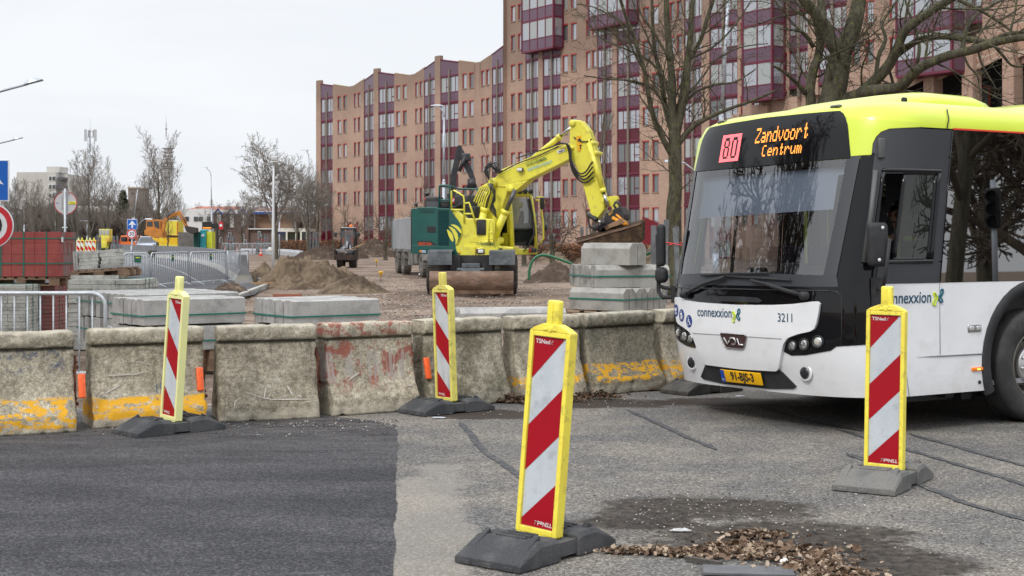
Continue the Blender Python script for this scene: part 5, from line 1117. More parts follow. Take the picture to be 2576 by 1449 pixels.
# bus stop display + red sign
Y=118; t=thing('bus_stop_display','dark bus stop display with an amber text line beside a red sign','bus stop display',(X(547,Y),Y,0)); m=MB(); box3(m,X(545,Y),X(549,Y),Y-.1,Y+.1,0,Z(562,Y)); box3(m,X(533,Y),X(545,Y)-.01,Y-.08,Y+.08,Z(575,Y),Z(562,Y)); box3(m,X(509,Y),X(533,Y),Y-.1,Y+.1,Z(577,Y),Z(558,Y)); obj('cabinet',m,blk,t); m=MB(); box3(m,X(511,Y),X(532,Y),Y-.115,Y-.105,Z(574.5,Y),Z(572,Y)); obj('text_line',m,M('amber_led',(1,.28,.02),.5,emit=1.2),t)
m=MB(); box3(m,X(551,Y),X(561,Y),Y-.06,Y+.06,Z(577,Y),Z(558,Y)); obj('red_panel',m,reds,t); m=MB(); disc(m,P(556,567,Y),.12,-.07); obj('emblem',m,whs,t)
# ---------------------------------------------------------------- concrete wall elements along the far lane
farcon=M('barrier_grey',(.215,.215,.225),.85,c2=(.16,.16,.17),ns=2,lo=.4,hi=.6,dirt=(.10,.10,.11),da=.5); farfoot=M('barrier_foot_pale',(.36,.36,.36),.85,c2=(.27,.265,.25),ns=1.2,dirt=(.42,.34,.13),da=.35)
fp=[(236,634.6),(284,638.5),(331,643),(381,648.5),(430,653.5),(470,658.5),(510,667),(545,680),(572,697),(592,716)]
W_=[G(*p) for p in fp]
nm_=['first','second','third','fourth','fifth','sixth','seventh','eighth','ninth']
for i,(a,b) in enumerate(zip(W_[:-1],W_[1:])):
    d=(b-a); L=d.length-.04; d.normalize(); q=V((-d.y,d.x,0)); q=q if q.y>0 else -q
    lb='grey concrete lane divider element, %s from its far left end'%nm_[i] if i<8 else 'grey concrete lane divider element at the near end of the row behind the crowd barriers'
    t=thing('lane_divider',lb,'barrier',((a+b)/2).to_tuple(),0,'concrete lane divider along the far road')
    m=MB(); m.loft([[p+q*x+V((0,0,z)) for x,z in ((.07,.32),(.17,.5),(.22,1.0),(.38,1.0),(.43,.5),(.53,.32))] for p in (a+d*.02,a+d*(L+.02))],0); obj('wall',m,farcon,t)
    m=MB(); m.loft([[p+q*x+V((0,0,z)) for x,z in ((.0,0),(.0,.10),(.07,.318),(.53,.318),(.6,.1),(.6,0))] for p in (a+d*.02,a+d*(L+.02))],0); obj('foot',m,farfoot,t)
# far lane asphalt, kerb and markings
lane=M('lane_asphalt',(.07,.07,.075),.85,c2=(.095,.095,.10),ns=.7,fine=.15,fs=30)
sheet('far_road',[G(x,y).to_tuple() for x,y in ((-300,645),(100,634),(236,628),(331,640),(430,650),(512,664),(574,695),(594,720),(640,712),(668,722),(640,745),(560,762),(440,770),(200,790),(-600,790))],.045,lane)
lm=M('lane_line',(.45,.45,.45),.8)
strip('lane_marking',smoothpath([G(*p) for p in ((268,640),(330,652),(400,668),(460,688),(500,712))],5,0),.03,lm,.052)
kb=M('kerb_line_pale',(.42,.41,.38),.9,c2=(.3,.29,.27),ns=2)
m=MB(); pts=smoothpath([G(*p) for p in ((625,702),(655,708),(672,716),(668,724),(640,735),(600,752),(560,765))],5,0)
for a,b in zip(pts[:-1],pts[1:]): d=(b-a); m.box((a+b)/2+V((0,0,.05)),(d.length,.14,.14),math.atan2(d.y,d.x))
tag(obj('kerb_edge',m,kb),'pale kerb edge curving round the end of the far road','kerb')
# crowd barriers further back
cb=[((192,735),(300,733),'steel crowd barrier behind the crooked pallet of slabs',45),((309,731),(376,730),'steel crowd barrier with a green plate right of the crooked pallet',0),((380,729),(474,719.5),'steel crowd barrier in the middle of the row along the far road',0),((479,722),(568,714),'steel crowd barrier left of the end one in the row along the far road',0),((572,716),(625,703),'end crowd barrier turned away at the right end of the row',0)]
for a,b,l,_ in cb: crowd(G(*a),G(*b),l,h=1.12,r=.021,n=18)
Y=140
for i,(a,b,l) in enumerate(((558,580,'first far crowd barrier right of the green cabin'),(582,603,'second far crowd barrier right of the green cabin'),(604,634,'far crowd barrier left of the bundle of grey stakes'),(635,656,'far crowd barrier directly behind the bundle of grey stakes'),(657,696,'far crowd barrier left of the hedge end'))): crowd((X(a,Y),Y),(X(b,Y),Y),l,h=1.1,r=.025,feet=False,badge=False)
# far group of beacons
for i,(x,sc) in enumerate(((197,1),(206,1),(218,1),(226,1),(236,1.02))):
    Yb=108; lb=['far beacon, leftmost of the five beside the red blocks','far beacon, second of the five beside the red blocks','far beacon, middle one of the five beside the red blocks','far beacon, fourth of the five beside the red blocks','far beacon, rightmost of the five beside the red blocks'][i]
    q=P(x,600,Yb); beacon(x,YH+F*H/Yb,R(-12 if i not in (2,) else 20),R(.5),lb,flip=True,my=ylw if i in (1,4) else ylw_p,mw=whp,mr=redb if i!=1 else redf,mbase=rub,group='far red and white beacons beside the red blocks',scale=1.3,txt=False)
# kerb row in the middle distance
Y0=[(604,639),(623,639.3),(646,639.7),(667,640.2),(690,641),(708,642),(726,644),(742,647),(752,650)]
pk=M('kerb_white',(.44,.45,.48),.85,c2=(.38,.39,.41),ns=1.5)
Wk=[G(x,y+0) for x,y in Y0]; nk=['first','second','third','fourth','fifth','sixth','seventh','last']
for i,(a,b) in enumerate(zip(Wk[:-1],Wk[1:])):
    d=(b-a); L=d.length-.06; d.normalize(); q=V((-d.y,d.x,0)); q=q if q.y>0 else -q; m=MB(); m.loft([[p+q*x+V((0,0,z)) for x,z in ((0,0),(0,.38),(.10,.56),(.45,.56),(.45,0))] for p in (a,a+d*L)],0)
    tag(obj('kerb_element',m,pk),'pale concrete kerb element, %s from the left in the curved row before the hedge'%nk[i],'kerb','pale kerb row before the hedge')
# traffic cones
co_=M('cone_orange',(.75,.06,.02),.5); cw_=M('cone_white',(.75,.75,.75),.5)
def cone(x,y,label,h=.72):
    q=G(x,y); t=thing('traffic_cone',label,'traffic cone',q,0,'traffic cones'); r=lambda z:.15*(1-z)+.03*z
    m=MB(); m.box(q+V((0,0,.02)),(.4,.4,.04))
    for a,b in ((.05,.3),(.48,.62),(.8,1)): m.lathe(q,(0,0,1),[(r(a),h*a),(r(b),h*b)],14,cap=True)
    obj('body',m,co_,t); m=MB(); [m.lathe(q,(0,0,1),[(r(a),h*a),(r(b),h*b)],14,cap=True) for a,b in ((.3,.48),(.62,.8))]; obj('bands',m,cw_,t)
cone(597,640,'traffic cone left of the pair beside the grey stakes, right of the far beacon'); cone(566,640,'traffic cone nearest to the single white-framed beacon in the distance'); cone(656,644,'traffic cone in front of the pale kerb row'); cone(442,634,'small traffic cone behind the lane divider, near the far sand piles',.75)
beacon(503,641,R(8),0,'single far beacon with a white frame standing behind the lane divider',my=whp,mw=whp,mr=redb,scale=1.15,txt=False,flip=True,group='far red and white beacons beside the red blocks') if False else None
b=beacon(503,641,R(8),0,'single far white-framed beacon with red stripes behind the crowd barriers',flip=True,my=whp,mw=whp,mr=redb,txt=False,scale=1.15,group=None)
# survey pins
def pin(x,y,label,mt=None):
    q=G(x,y); t=thing('marker_pin',label,'marker pin',q,0,'yellow marker pins'); m=MB(); m.tube([q,q+V((0,0,.25))],.012,6); obj('spike',m,rust,t); m=MB(); m.lathe(q+V((0,0,.2)),(0,0,1),[(.03,0),(.035,.12),(.10,.16),(.10,.19),(.01,.2)],10,cap=True); obj('cap',m,M('pin_yellow',(.85,.50,.01),.4),t)
for x,y,l in ((958,711,'yellow marker pin in the open ground right of the sand heap'),(947,672,'yellow marker pin between the small loader and the tipper truck'),(768,644,'yellow marker pin left of the street lamp foot'),(808,650,'yellow marker pin right of the street lamp foot'),(731,640,'yellow marker pin at the end of the pale kerb row')): pin(x,y,l)
# bundles of grey stakes round young trees
stk=M('stake_grey',(.17,.18,.19),.7,c2=(.11,.115,.12),ns=3); rtape=M('red_tape',(.75,.04,.06),.5); 
def stakes(x,ybase,h,label,n=9,w=.45,seed=1,lean=.0,Y=None):
    q=G(x,ybase); rnd=random.Random(seed); t=thing('stake_bundle',label,'stakes',q,0,'grey stakes bundled round tree trunks')
    for k in range(n):
        a_=2*math.pi*k/n; b=q+V((math.cos(a_)*w,math.sin(a_)*w*.7,0)); tp=q+V((math.cos(a_)*w*.75+lean+rnd.uniform(-.12,.12),math.sin(a_)*w*.5,h*rnd.uniform(.88,1.05))); m=MB(); d=(tp-b); m.prism([b+V((-.06,0,0)),b+V((.06,0,0)),tp+V((.06,0,0)),tp+V((-.06,0,0))],(0,.05,0)); obj('stake',m,stk,t)
    m=MB(); z=h*.72; m.tube([q+V((math.cos(u)*w*.84+lean*.7,math.sin(u)*w*.62,z+.05*math.sin(u*2))) for u in [2*math.pi*k/12 for k in range(13)]],.012,4); obj('tape',m,rtape,t)
stakes(578,640,1.85,'bundle of grey stakes left of the large broad tree',seed=2); stakes(661,640,2.0,'bundle of grey stakes with red tape in front of the far crowd barriers',11,.7,3); stakes(790,643,2.2,'bundle of grey stakes just right of the street lamp before the brick block',11,.55,4,.0)
stakes(1392,648,1.95,'leaning grey stakes around the gnarled tree right of the excavator',5,.33,5,-.12); stakes(1477,655,2.4,'grey stakes behind the kerb stones left of the mossy trunk',5,.35,6,-.1)
stakes(1697,762,1.98,'tall grey stakes round the mossy trunk, partly hidden by the bus mirror',9,.55,7,.0)
stakes(434,641,1.8,'three grey stakes round a young tree left of the orange digger arm',3,.25,8); stakes(196,640,1.9,'grey stakes above the red blocks',5,.4,9); stakes(244,640,1.9,'grey stakes just left of the yellow crawler machine',6,.4,10); stakes(290,640,1.9,'grey stakes left of the orange van',4,.3,11)
# young trees inside far stakes
dup(sl_,(P(420,600,112).x,112,0),1.7,'slender bare tree between the far silver car and the orange digger',.55)
# green hose
m=MB(); m.tube(cat([P(x,y,47) for x,y in ((1331,704),(1332,680),(1340,656),(1356,643),(1378,643),(1410,653),(1440,664))]),.045,8); tag(obj('hose',m,M('hose_green',(.02,.13,.06),.4)),'thick green hose arching out of the earth right of the excavator','hose')
m=MB(); m.tube(cat([P(x,y,40) for x,y in ((1620,642),(1640,635),(1665,632),(1700,636))]),.045,8); tag(obj('hose',m,M('hose_green',(.02,.13,.06),.4)),'green hose end showing over the earth left of the bus mirror','hose')
# ---------------------------------------------------------------- earth heaps
sand=M('sand_brown',(.175,.130,.088),.95,c2=(.075,.053,.037),ns=1.0,fine=.2,fs=25,bump=.9,bs=9,dirt=(.045,.032,.024),da=.95)
soil=M('dark_soil',(.07,.05,.038),.95,c2=(.17,.125,.09),ns=2.2,lo=.5,hi=.7,fine=.3,fs=25,bump=1,bs=10)
def heap(label,cx,cy,rx,ry,h,mat,seed,nx=70,rough=.35,name='earth_heap',cat='earth heap'):
    m=MB(); vs=[]
    for j in range(nx):
        for i in range(nx):
            u=-1.15+2.3*i/(nx-1); v=-1.15+2.3*j/(nx-1); r=math.hypot(u,v); x=cx+u*rx; y=cy+v*ry
            f=max(0,1-r)**.9; n1=noise.noise(V((x*.7+seed,y*.7,seed))); n2=noise.noise(V((x*2.2,y*2.2,seed))); n3=noise.noise(V((x*7,y*7,seed)))
            z=h*(f*(1+rough*1.2*n1)+rough*.35*n2*min(1,f*3)+.17*n3*min(1,f*4)+.05*noise.noise(V((x*19,y*19,seed)))*min(1,f*5))-.04+(.0 if r<1 else -.15*(r-1))
            vs.append((x,y,z-(.06 if r>1.0 else 0)))
    m.add(vs,[(j*nx+i,j*nx+i+1,(j+1)*nx+i+1,(j+1)*nx+i) for j in range(nx-1) for i in range(nx-1)],0,True); o=obj(name,m,mat); tag(o,label,cat); return o
def hp(label,x,y,wv,h,mat,seed,dep=1.6,**k):
    q=G(x,y); w_=wv/2*q.y/F; heap(label,q.x,q.y+dep*.5,w_,dep,h,mat,seed,**k)
hp('large sand heap with a dark hollow beside the white lamp post',765,722,290,1.05,sand,3,3.0,rough=.75,nx=130); hp('smaller tongue of sand running out right of the large sand heap',880,738,190,.55,sand,5,2.0)
hp('low sand spill left of the white lamp post',655,706,90,.75,sand,25,2.0)
hp('dark clods of soil behind the strapped kerb bundles, left of the lamp post foot',560,746,125,.45,soil,6,1.2,rough=.9)
hp('long dark bank of soil before the hedge, left of the tipper truck',930,646,170,1.5,soil,7,5); hp('dark bank of soil left of the small loader',800,652,150,1.0,soil,8,4,rough=.7); hp('brown soil bank right behind the small loader',880,650,90,1.0,soil,28,3,rough=.8)
hp('brown earth heap between the excavator wheels and the kerb stack',1400,712,170,.75,soil,9,3,rough=.8,nx=90); hp('sandy heap behind the green hose',1395,660,120,.9,sand,10,4,rough=.7); hp('earth heap right of the two loose kerb stones',1650,690,150,1.0,sand,11,3,rough=.7)
hp('earth heap behind the kerb stack, left side',1480,690,110,1.0,sand,31,3)
hp('pointed sand pile in the far distance right of the orange digger',418,632,38,1.7,sand,12,3); hp('dark soil pile left of the green cabin',455,633,58,1.9,soil,13,3); hp('low earth bank below the street lamp with the curved top',560,634,60,1.0,sand,14,3); hp('flat sand patch in front of the far crowd barriers',520,650,110,.7,sand,15,4); hp('low earth bank behind the pale kerb row',700,628,150,.9,sand,16,5); hp('far sand pile left of the yellow crawler',240,632,50,1.6,sand,17,3); hp('far earth under the orange van and crawler',290,634,60,.8,soil,18,3)
hp('low ridge of loose soil in front of the small loader',700,700,60,.4,soil,19,1.5)
# ---------------------------------------------------------------- large wheeled excavator
yel=M('machine_yellow',(.78,.72,.075),.38,c2=(.72,.66,.07),ns=2,coat=.15,dirt=(.30,.24,.10),da=.5)
grn=M('machine_green',(.006,.088,.075),.42,c2=(.008,.075,.066),ns=2,coat=.2,dirt=(.05,.10,.09),da=.4); grd=M('machine_green_louvre',(.004,.052,.045),.5)
tyr=M('tyre_dusty',(.045,.042,.04),.9,c2=(.085,.075,.065),ns=5,fine=.2,fs=40,bump=.4); blkm=M('machine_black',(.02,.02,.022),.45,c2=(.035,.035,.035),ns=4); gun=M('fender_grey',(.075,.085,.095),.6,c2=(.13,.14,.15),ns=4,dirt=(.25,.24,.22),da=.4)
steelr=M('blade_rusty',(.13,.085,.06),.65,m=.3,c2=(.21,.145,.11),ns=3,st=(1,1,3),fine=.2,fs=30,dirt=(.33,.12,.03),da=.5); chrome=M('cylinder_chrome',(.5,.5,.5),.25,m=1); rodg=M('rod_grey',(.10,.10,.11),.35,m=.5)
soilb=M('bucket_soil',(.045,.030,.020),.95,c2=(.10,.065,.04),ns=4,st=(1,1,1.6),fine=.35,fs=20,bump=1); hosem=M('hose_black',(.012,.012,.013),.45)
cabg=glassmat('cab_glass',(.55,.60,.62),1.9,.01,.35,(.36,.39,.42)); cabd=glassmat('cab_glass_dark',(.22,.25,.24),1.5,.01,.4,(.02,.03,.03))
hiv=M('hi_vis_orange',(.85,.13,.03),.7); hivy=M('hi_vis_yellow',(.65,.80,.05),.6); skin=M('skin',(.42,.24,.17),.6); hair=M('hair_dark',(.018,.013,.011),.6); cloth=M('cloth_dark',(.03,.035,.05),.8)
EX=thing('wheeled_excavator','big yellow and green wheeled excavator with raised arm in the middle of the site','excavator',(P(1192,600,40).x,40,0))
A30=R(-30)
def plane(px,Y,a): q=P(px,600,Y); return (q.x,q.y),a
def slab(name,pts,pl,th,mat,par=None,bevel=.012,nb=0):
    """outline on an upright plane with real thickness going away from the viewer"""
    o,a=pl; n=V((-math.sin(a),math.cos(a),0)); m=MB(); w=[PL(x,y,o,a) for x,y in pts]; m.prism([p+n*nb for p in w],n*th); return obj(name,m,mat,par or EX,bevel=bevel)
def pt(x,y,pl,nb=0): o,a=pl; return PL(x,y,o,a)+V((-math.sin(a),math.cos(a),0))*nb
def tyre(name,c,ax,r,w,par,rimr=.55,tread=26,rimmat=None,hubd=.0,tmat=None):
    """wheel: tyre with tread blocks and a dished rim; ax points outwards"""
    c=V(c); ax=V(ax).normalized(); m=MB(); prof=[(r*rimr,-w/2),(r*.80,-w/2*1.02),(r*.95,-w/2*.95),(r*.985,-w/2*.75),(r*.985,w/2*.75),(r*.95,w/2*.95),(r*.80,w/2*1.02),(r*rimr,w/2)]
    m.lathe(c,ax,prof,36)
    a=ax.orthogonal().normalized(); b=ax.cross(a)
    for k in range(tread):
        for s in (-1,1):
            an=2*math.pi*(k+(.5 if s>0 else 0))/tread; rd=a*math.cos(an)+b*math.sin(an); tg=ax.cross(rd); rot=Matrix((ax,tg,rd)).transposed(); m.box(c+rd*r*.985+ax*(s*w*.25),(w*.46,r*.13,r*.05),rot)
    o=obj(name,m,tmat or tyr,par)
    m=MB(); m.lathe(c,ax,[(r*rimr,w/2*.98),(r*rimr*.93,w/2*.95),(r*rimr*.86,w/2*.55),(r*rimr*.45,w/2*(.35+hubd)),(r*rimr*.40,w/2*(.62+hubd)),(r*rimr*.22,w/2*(.70+hubd)),(.001,w/2*(.70+hubd))],28,cap=False)
    for k in range(10): an=2*math.pi*k/10; rd=a*math.cos(an)+b*math.sin(an); m.lathe(c+rd*r*rimr*.52+ax*w*.18,ax,[(.018,0),(.018,.05),(.001,.05)],6)
    obj('rim',m,rimmat or gun,o); return o
# undercarriage (front of the carrier faces the viewer)
for x,Yw in ((1112,39.7),(1263,39.7)):
    q=P(x,600,Yw); tyre('wheel',(q.x,Yw,.53),(1 if x>1190 else -1,0,0),.53,.82,EX)
for x,Yw in ((1121,42.4),(1268,42.4)):
    q=P(x,600,Yw); tyre('wheel',(q.x,Yw,.53),(1 if x>1190 else -1,0,0),.53,.80,EX)
Yf=39.1; m=MB(); m.box((X(1186,41),41,.85),(1.0,3.2,.5)); m.box((X(1186,39.7),39.7,.55),(1.6,.3,.3)); m.box((X(1186,42.4),42.4,.55),(1.6,.3,.3)); m.lathe((X(1186,41.1),41.1,1.05),(0,0,1),[(.62,0),(.62,.2)],24,cap=True)
for sx_ in (1146,1226): m.box((X(sx_,39.3),39.3,.80),(.28,.3,.62))
obj('chassis',m,blkm,EX)
for a,b in ((1077,1138),(1231,1296)):
    m=MB(); m.prism([V((X(a,Yf),Yf-.35,1.02-.18)),V((X(a,Yf),Yf-.32,1.22)),V((X(a,Yf),Yf+.8,1.26)),V((X(a,Yf),Yf+.8,1.22)),V((X(a,Yf),Yf-.28,1.18)),V((X(a,Yf),Yf-.30,.84))],(X(b,Yf)-X(a,Yf),0,0)); obj('fender',m,gun,EX,bevel=.01)
m=MB(); m.prism([P(1146,692,38.8),P(1150,674,39.0),P(1218,674,39.0),P(1220,692,38.8)],(0,.25,0)); m.box(P(1185,668,39.1),(.5,.2,.12)); obj('step',m,gun,EX,bevel=.01)
m=MB(); m.tube([P(1160,700,38.7),P(1165,665,39.4)],.05,8); m.tube([P(1208,700,38.7),P(1203,665,39.4)],.05,8); m.box(P(1155,690,38.85),(.1,.6,.25)); m.box(P(1213,690,38.85),(.1,.6,.25)); obj('blade_arms',m,blkm,EX)
Yb=38.25; k=Yb/F; m=MB(); x0,x1_=X(1080,Yb),X(1292,Yb); pr=[(-.02,.03),(-.06,.08),(-.12,.16),(-.15,.25),(-.16,.34),(-.145,.43),(-.11,.52),(-.05,.60),(.0,.625),(.05,.62),(-.02,.54),(-.08,.44),(-.10,.34),(-.08,.22),(.06,.04)]
m.loft([[V((x,Yb+a+.1,b+.06)) for a,b in pr] for x in (x0,(x0+x1_)/2,x1_)],0,True,True,True); obj('dozer_blade',m,steelr,EX,bevel=.006); m=MB(); m.box(((x0+x1_)/2,Yb+.035,.12),(x1_-x0-.01,.03,.12)); obj('cutting_edge',m,M('edge_worn',(.20,.13,.09),.6,m=.3,c2=(.10,.06,.04),ns=6),EX,bevel=.004)
# upper structure
NP=plane(1125,40.0,R(-8))   # near side plane
slab('engine_housing',[(1036,524),(1050,524),(1050,521),(1100,521),(1100,523),(1132,524),(1132,640),(1036,636)],NP,2.3,grn,bevel=.03)
m=MB(); p=NP
m.prism([pt(1031,526,p,.1),pt(1034,526,p,0),pt(1034,637,p,0),pt(1031,636,p,.1)],V((.03,2.0,0))); obj('rear_corner',m,grn,EX,bevel=.02)
slab('lower_skirt',[(1037,617),(1130,619),(1136,641),(1036,638)],p,.05,grn,nb=-.05,bevel=.006)
slab('skirt_yellow',[(1130.5,619),(1196,621),(1196,643),(1138,642)],p,.05,yel,nb=-.052,bevel=.006)
for k in range(24): pass
m=MB()
for k in range(26): y=530+k*3.4; m.prism([pt(1103,y,p,-.03),pt(1128,y+.2,p,-.03),pt(1128,y+2.2,p,-.012),pt(1103,y+2,p,-.012)],V((0,.03,0)))
o=obj('louvre',m,M('louvre_green',(.006,.09,.11),.4),EX); slab('louvre_back',[(1101,527),(1130,528),(1130,618),(1101,617)],p,.012,grd,nb=-.012,bevel=0)
slab('mesh_grille',[(1056,525),(1092,525.5),(1092,535),(1056,534.5)],p,.012,grd,nb=-.012,bevel=0)
slab('charging_hatch',[(1075,569),(1096,569.5),(1096,585),(1075,584.5)],p,.012,blk,nb=-.012,bevel=.004); 
slab('black_panel',[(1051,606),(1086,607),(1100,618.3),(1100,620.6),(1051,619.8)],p,.014,blkm,nb=-.014,bevel=0)
m=MB(); d=(pt(1084,614,p)-pt(1054,613.4,p)).normalized(); textat(m,'de Boer & v.d Weijde',.072,pt(1069,613.6,p,-.022),d,V((0,0,1)),.62,.0015); obj('lettering',m,M('lettering_orange',(.70,.10,.03),.5),EX); m=MB()
fr=[(1054.5,610.3),(1083.5,611),(1083.5,617),(1054.5,616.4)]; fr_=[pt(a,b,p,-.02) for a,b in fr]
for a,b in zip(fr_,fr_[1:]+fr_[:1]): m.tube([a,b],.006,4)
obj('lettering_border',m,M('lettering_orange',(.70,.10,.03),.5),EX)
slab('sticker',[(1062,630),(1072,630.3),(1072,636),(1062,635.7)],p,.01,whs,nb=-.065,bevel=0); m=MB(); textat(m,'staad',.055,pt(1067,633,p,-.07),d,V((0,0,1)),.9,.001); obj('sticker_text',m,blues,EX)
m=MB(); m.lathe(pt(1059,632.5,p,-.05),(0,-1,0),[(.035,0),(.03,.02),(.001,.022)],12); m.lathe(pt(1157,636,p,-.05),(0,-1,0),[(.03,0),(.025,.02),(.001,.022)],12); obj('side_marker',m,M('marker_amber',(.85,.25,.02),.3),EX)
m=MB(); m.rbox(pt(1078,508,p,.9),(.48,.9,.34),.05); o=obj('radiator_box',m,blkm,EX); m=MB(); m.box(pt(1080,513,p,.44),(.34,.02,.16)); obj('grille',m,M('mesh_grey',(.10,.10,.11),.7),EX)
m=MB(); [m.rbox(pt(a,b,p,.8),(.05,.1,.07),.02) for a,b in ((1056,498),(1098,498))]; obj('lifting_lugs',m,reds,EX)
m=MB(); m.tube([pt(1053,524,p,1.2),pt(1053,496,p,1.2),pt(1053,488,p,1.2)],[.05,.045,.04],10); m.lathe(pt(1053,489,p,1.2),(0,0,1),[(.02,0),(.10,.04),(.10,.07),(.02,.09)],12,cap=True); obj('positioning_mast',m,blkm,EX)
m=MB(); m.rbox(pt(1041,514,p,.3),(.10,.1,.09),.03); m.tube([pt(1041,517,p,.3),pt(1046,524,p,.3)],.02,6); obj('camera_head',m,blkm,EX)
# green rail on top
m=MB(); g_=lambda l,nb,r=.026: m.tube([pt(x,y,p,nb) for x,y in l],r,8)
g_([(1101,522),(1101,468),(1104,465),(1124,466),(1128,470),(1128,524)],.25); g_([(1101,503),(1128,503)],.25); g_([(1128,471),(1180,471),(1232,473)],1.5); g_([(1180,471),(1180,520)],1.5); g_([(1101,470),(1101,469)],.25); g_([(1104,465),(1108,466)],.25); m.tube([pt(1102,467,p,.25),pt(1105,467,p,1.5)],.024,6)
m.tube([pt(1126,466,p,.25),pt(1130,471,p,1.5)],.024,6); obj('green_handrail',m,grn,EX)
m=MB(); m.rbox(pt(1112,514,p,.5),(.3,.4,.2),.04); m.rbox(pt(1160,512,p,1.7),(.95,.9,.55),.04); m.rbox(pt(1113,502,p,.7),(.14,.14,.14),.05); m.rbox(pt(1150,540,p,1.3),(.9,1.2,.5),.05); obj('machinery',m,blkm,EX)
m=MB(); m.rbox(pt(1192,500,p,2.2),(.36,.3,.5),.06); obj('hydraulic_block',m,blkm,EX)
# yellow front body
slab('yellow_body',[(1132,525),(1136,524.5),(1150,533),(1165,543),(1170,549),(1228,550),(1240,556),(1240,640),(1190,643),(1132,640)],p,1.5,yel,nb=.01,bevel=.03)
slab('green_swoosh',[(1131,527),(1135,527),(1139,534),(1146,545),(1154,555),(1160,566),(1161,574),(1160,590),(1155,602),(1149,614),(1147,622),(1150,632),(1157,641.5),(1131,640.5)],p,.02,grn,nb=-.057,bevel=0)
for l in ([(1125,577),(1131,580),(1137,586),(1141,594),(1142,605),(1140,609),(1134,602),(1129,592)],[(1129,570),(1138,572),(1146,578),(1152,588),(1154,600),(1151,611),(1147,617),(1147,604),(1143,592),(1137,580)],[(1134,565),(1144,565),(1154,570),(1161,579),(1163,588),(1157,584),(1150,576),(1142,570)]): slab('yellow_swoosh',l,p,.01,yel,nb=-.063,bevel=0)
slab('hatch',[(1181,594),(1200,594.5),(1200,609),(1181,608.5)],p,.012,yel,nb=-.004,bevel=.004); m=MB(); textat(m,'!',.10,pt(1193,602,p,-.012),d,V((0,0,1))); obj('warning_mark',m,M('warning_orange',(.8,.3,.02),.5),EX)
m=MB(); m.rbox(pt(1211,571.5,p,-.02),(.26,.05,.44),.04); obj('black_latch_panel',m,blkm,EX)
slab('front_step',[(1214,605),(1247,607),(1258,640),(1256,645),(1205,643),(1205,625),(1214,622)],p,.9,yel,nb=-.25,bevel=.02)
m=MB(); d3=(pt(1240,612,p)-pt(1210,611,p)).normalized(); textat(m,'DURAVERMEER',.105,pt(1226,614,p,-.262),d3,V((0,0,1)),.74,.0022); obj('lettering',m,M('lettering_green',(.01,.10,.06),.5),EX)
def lampbox(x,y,nb,pl):
    m=MB(); m.rbox(pt(x,y,pl,nb),(.24,.06,.13),.02); o=obj('headlight',m,blkm,EX); m=MB(); m.rbox(pt(x+1.5,y,pl,nb-.03),(.15,.02,.09),.02); obj('lens',m,M('lamp_lens',(.75,.75,.72),.15),o); m=MB(); m.rbox(pt(x-8,y,pl,nb-.03),(.05,.02,.10),.01); obj('indicator',m,reds,o)
lampbox(1212,632,-.27,p)
# yellow handrails
m=MB(); y_=lambda l,nb,r=.026: m.tube([pt(a,b,p,nb) for a,b in l],r,8)
y_([(1136,524),(1136,480),(1143,479),(1166,493),(1168,506),(1168,560)],-.02); y_([(1136,528),(1166,528)],-.02); y_([(1168,512),(1180,510),(1184,520),(1200,572)],-.02); y_([(1168,538),(1190,538)],-.02)
obj('yellow_handrail',m,yel,EX); m=MB(); y_([(1234,615),(1234,560),(1238,554),(1244,555),(1247,562),(1247,618)],-.3); y_([(1234,585),(1247,585)],-.3); y_([(1234,600),(1247,600)],-.3); obj('yellow_handrail',m,yel,EX)
# boom, stick
BP=plane(1200,40.7,R(-22))
slab('boom_foot',[(1196,515),(1228,500),(1260,470),(1268,490),(1250,560),(1236,596),(1205,600),(1200,560)],BP,.5,yel,nb=.1,bevel=.03)
slab('boom_lower',[(1180,600),(1196,560),(1206,530),(1236,459),(1244,453),(1254,462),(1272,470),(1276,480),(1262,520),(1248,556),(1238,592),(1225,605)],BP,.40,yel,nb=.05,bevel=.03)
slab('boom',[(1236,466),(1233,456),(1237,448),(1246,446),(1252,437),(1385,378),(1432,360),(1440,366),(1442,396),(1428,403),(1330,452),(1288,463),(1266,472)],BP,.42,yel,nb=.02,bevel=.03)
slab('boom_bracket',[(1288,462),(1268,466),(1273,480),(1286,484),(1300,478),(1330,453)],BP,.46,yel,nb=.0,bevel=.02)
slab('stick',[(1434,318),(1437,306),(1445,301),(1462,303),(1482,328),(1490,352),(1500,385),(1500,398),(1506,440),(1522,505),(1520,528),(1496,560),(1489,548),(1468,470),(1450,420),(1434,395),(1433,350)],BP,.36,yel,nb=-.02,bevel=.03)
m=MB()
def cyl(pl,a,b,r1,r2,split,nb,m1,m2,name='cylinder'):
    A=pt(*a,pl,nb); B_=pt(*b,pl,nb); C_=A.lerp(B_,split); m=MB(); m.tube([A,C_],r1,14); m.tube([C_-(C_-A).normalized()*.12,C_],r1*1.22,14); o=obj(name,m,m1,EX); m=MB(); m.tube([C_,B_],r2,12); obj('rod',m,m2,o)
cyl(BP,(1336,396),(1440,312),.075,.045,.66,.2,yel,chrome)
cyl(BP,(1202,612),(1240,462),.11,.06,.60,-.12,yel,rodg); cyl(BP,(1244,604),(1300,478),.11,.06,.60,-.12,yel,rodg)
cyl(BP,(1484,360),(1532,520),.07,.045,.78,-.1,yel,chrome)
m=MB()
for x,y,r in ((1240,459,.13),(1286,475,.09),(1441,310,.10),(1440,372,.06),(1489,360,.07),(1500,385,.06),(1247,605,.10),(1523,505,.10)):
    q=pt(x,y,BP,-.04); n=V((-math.sin(BP[1]),math.cos(BP[1]),0)); m.lathe(q,-n,[(r,-.45),(r,.0),(r*.85,.03),(r*.3,.03),(.001,.035)],16)
obj('pivot_pins',m,yel,EX)
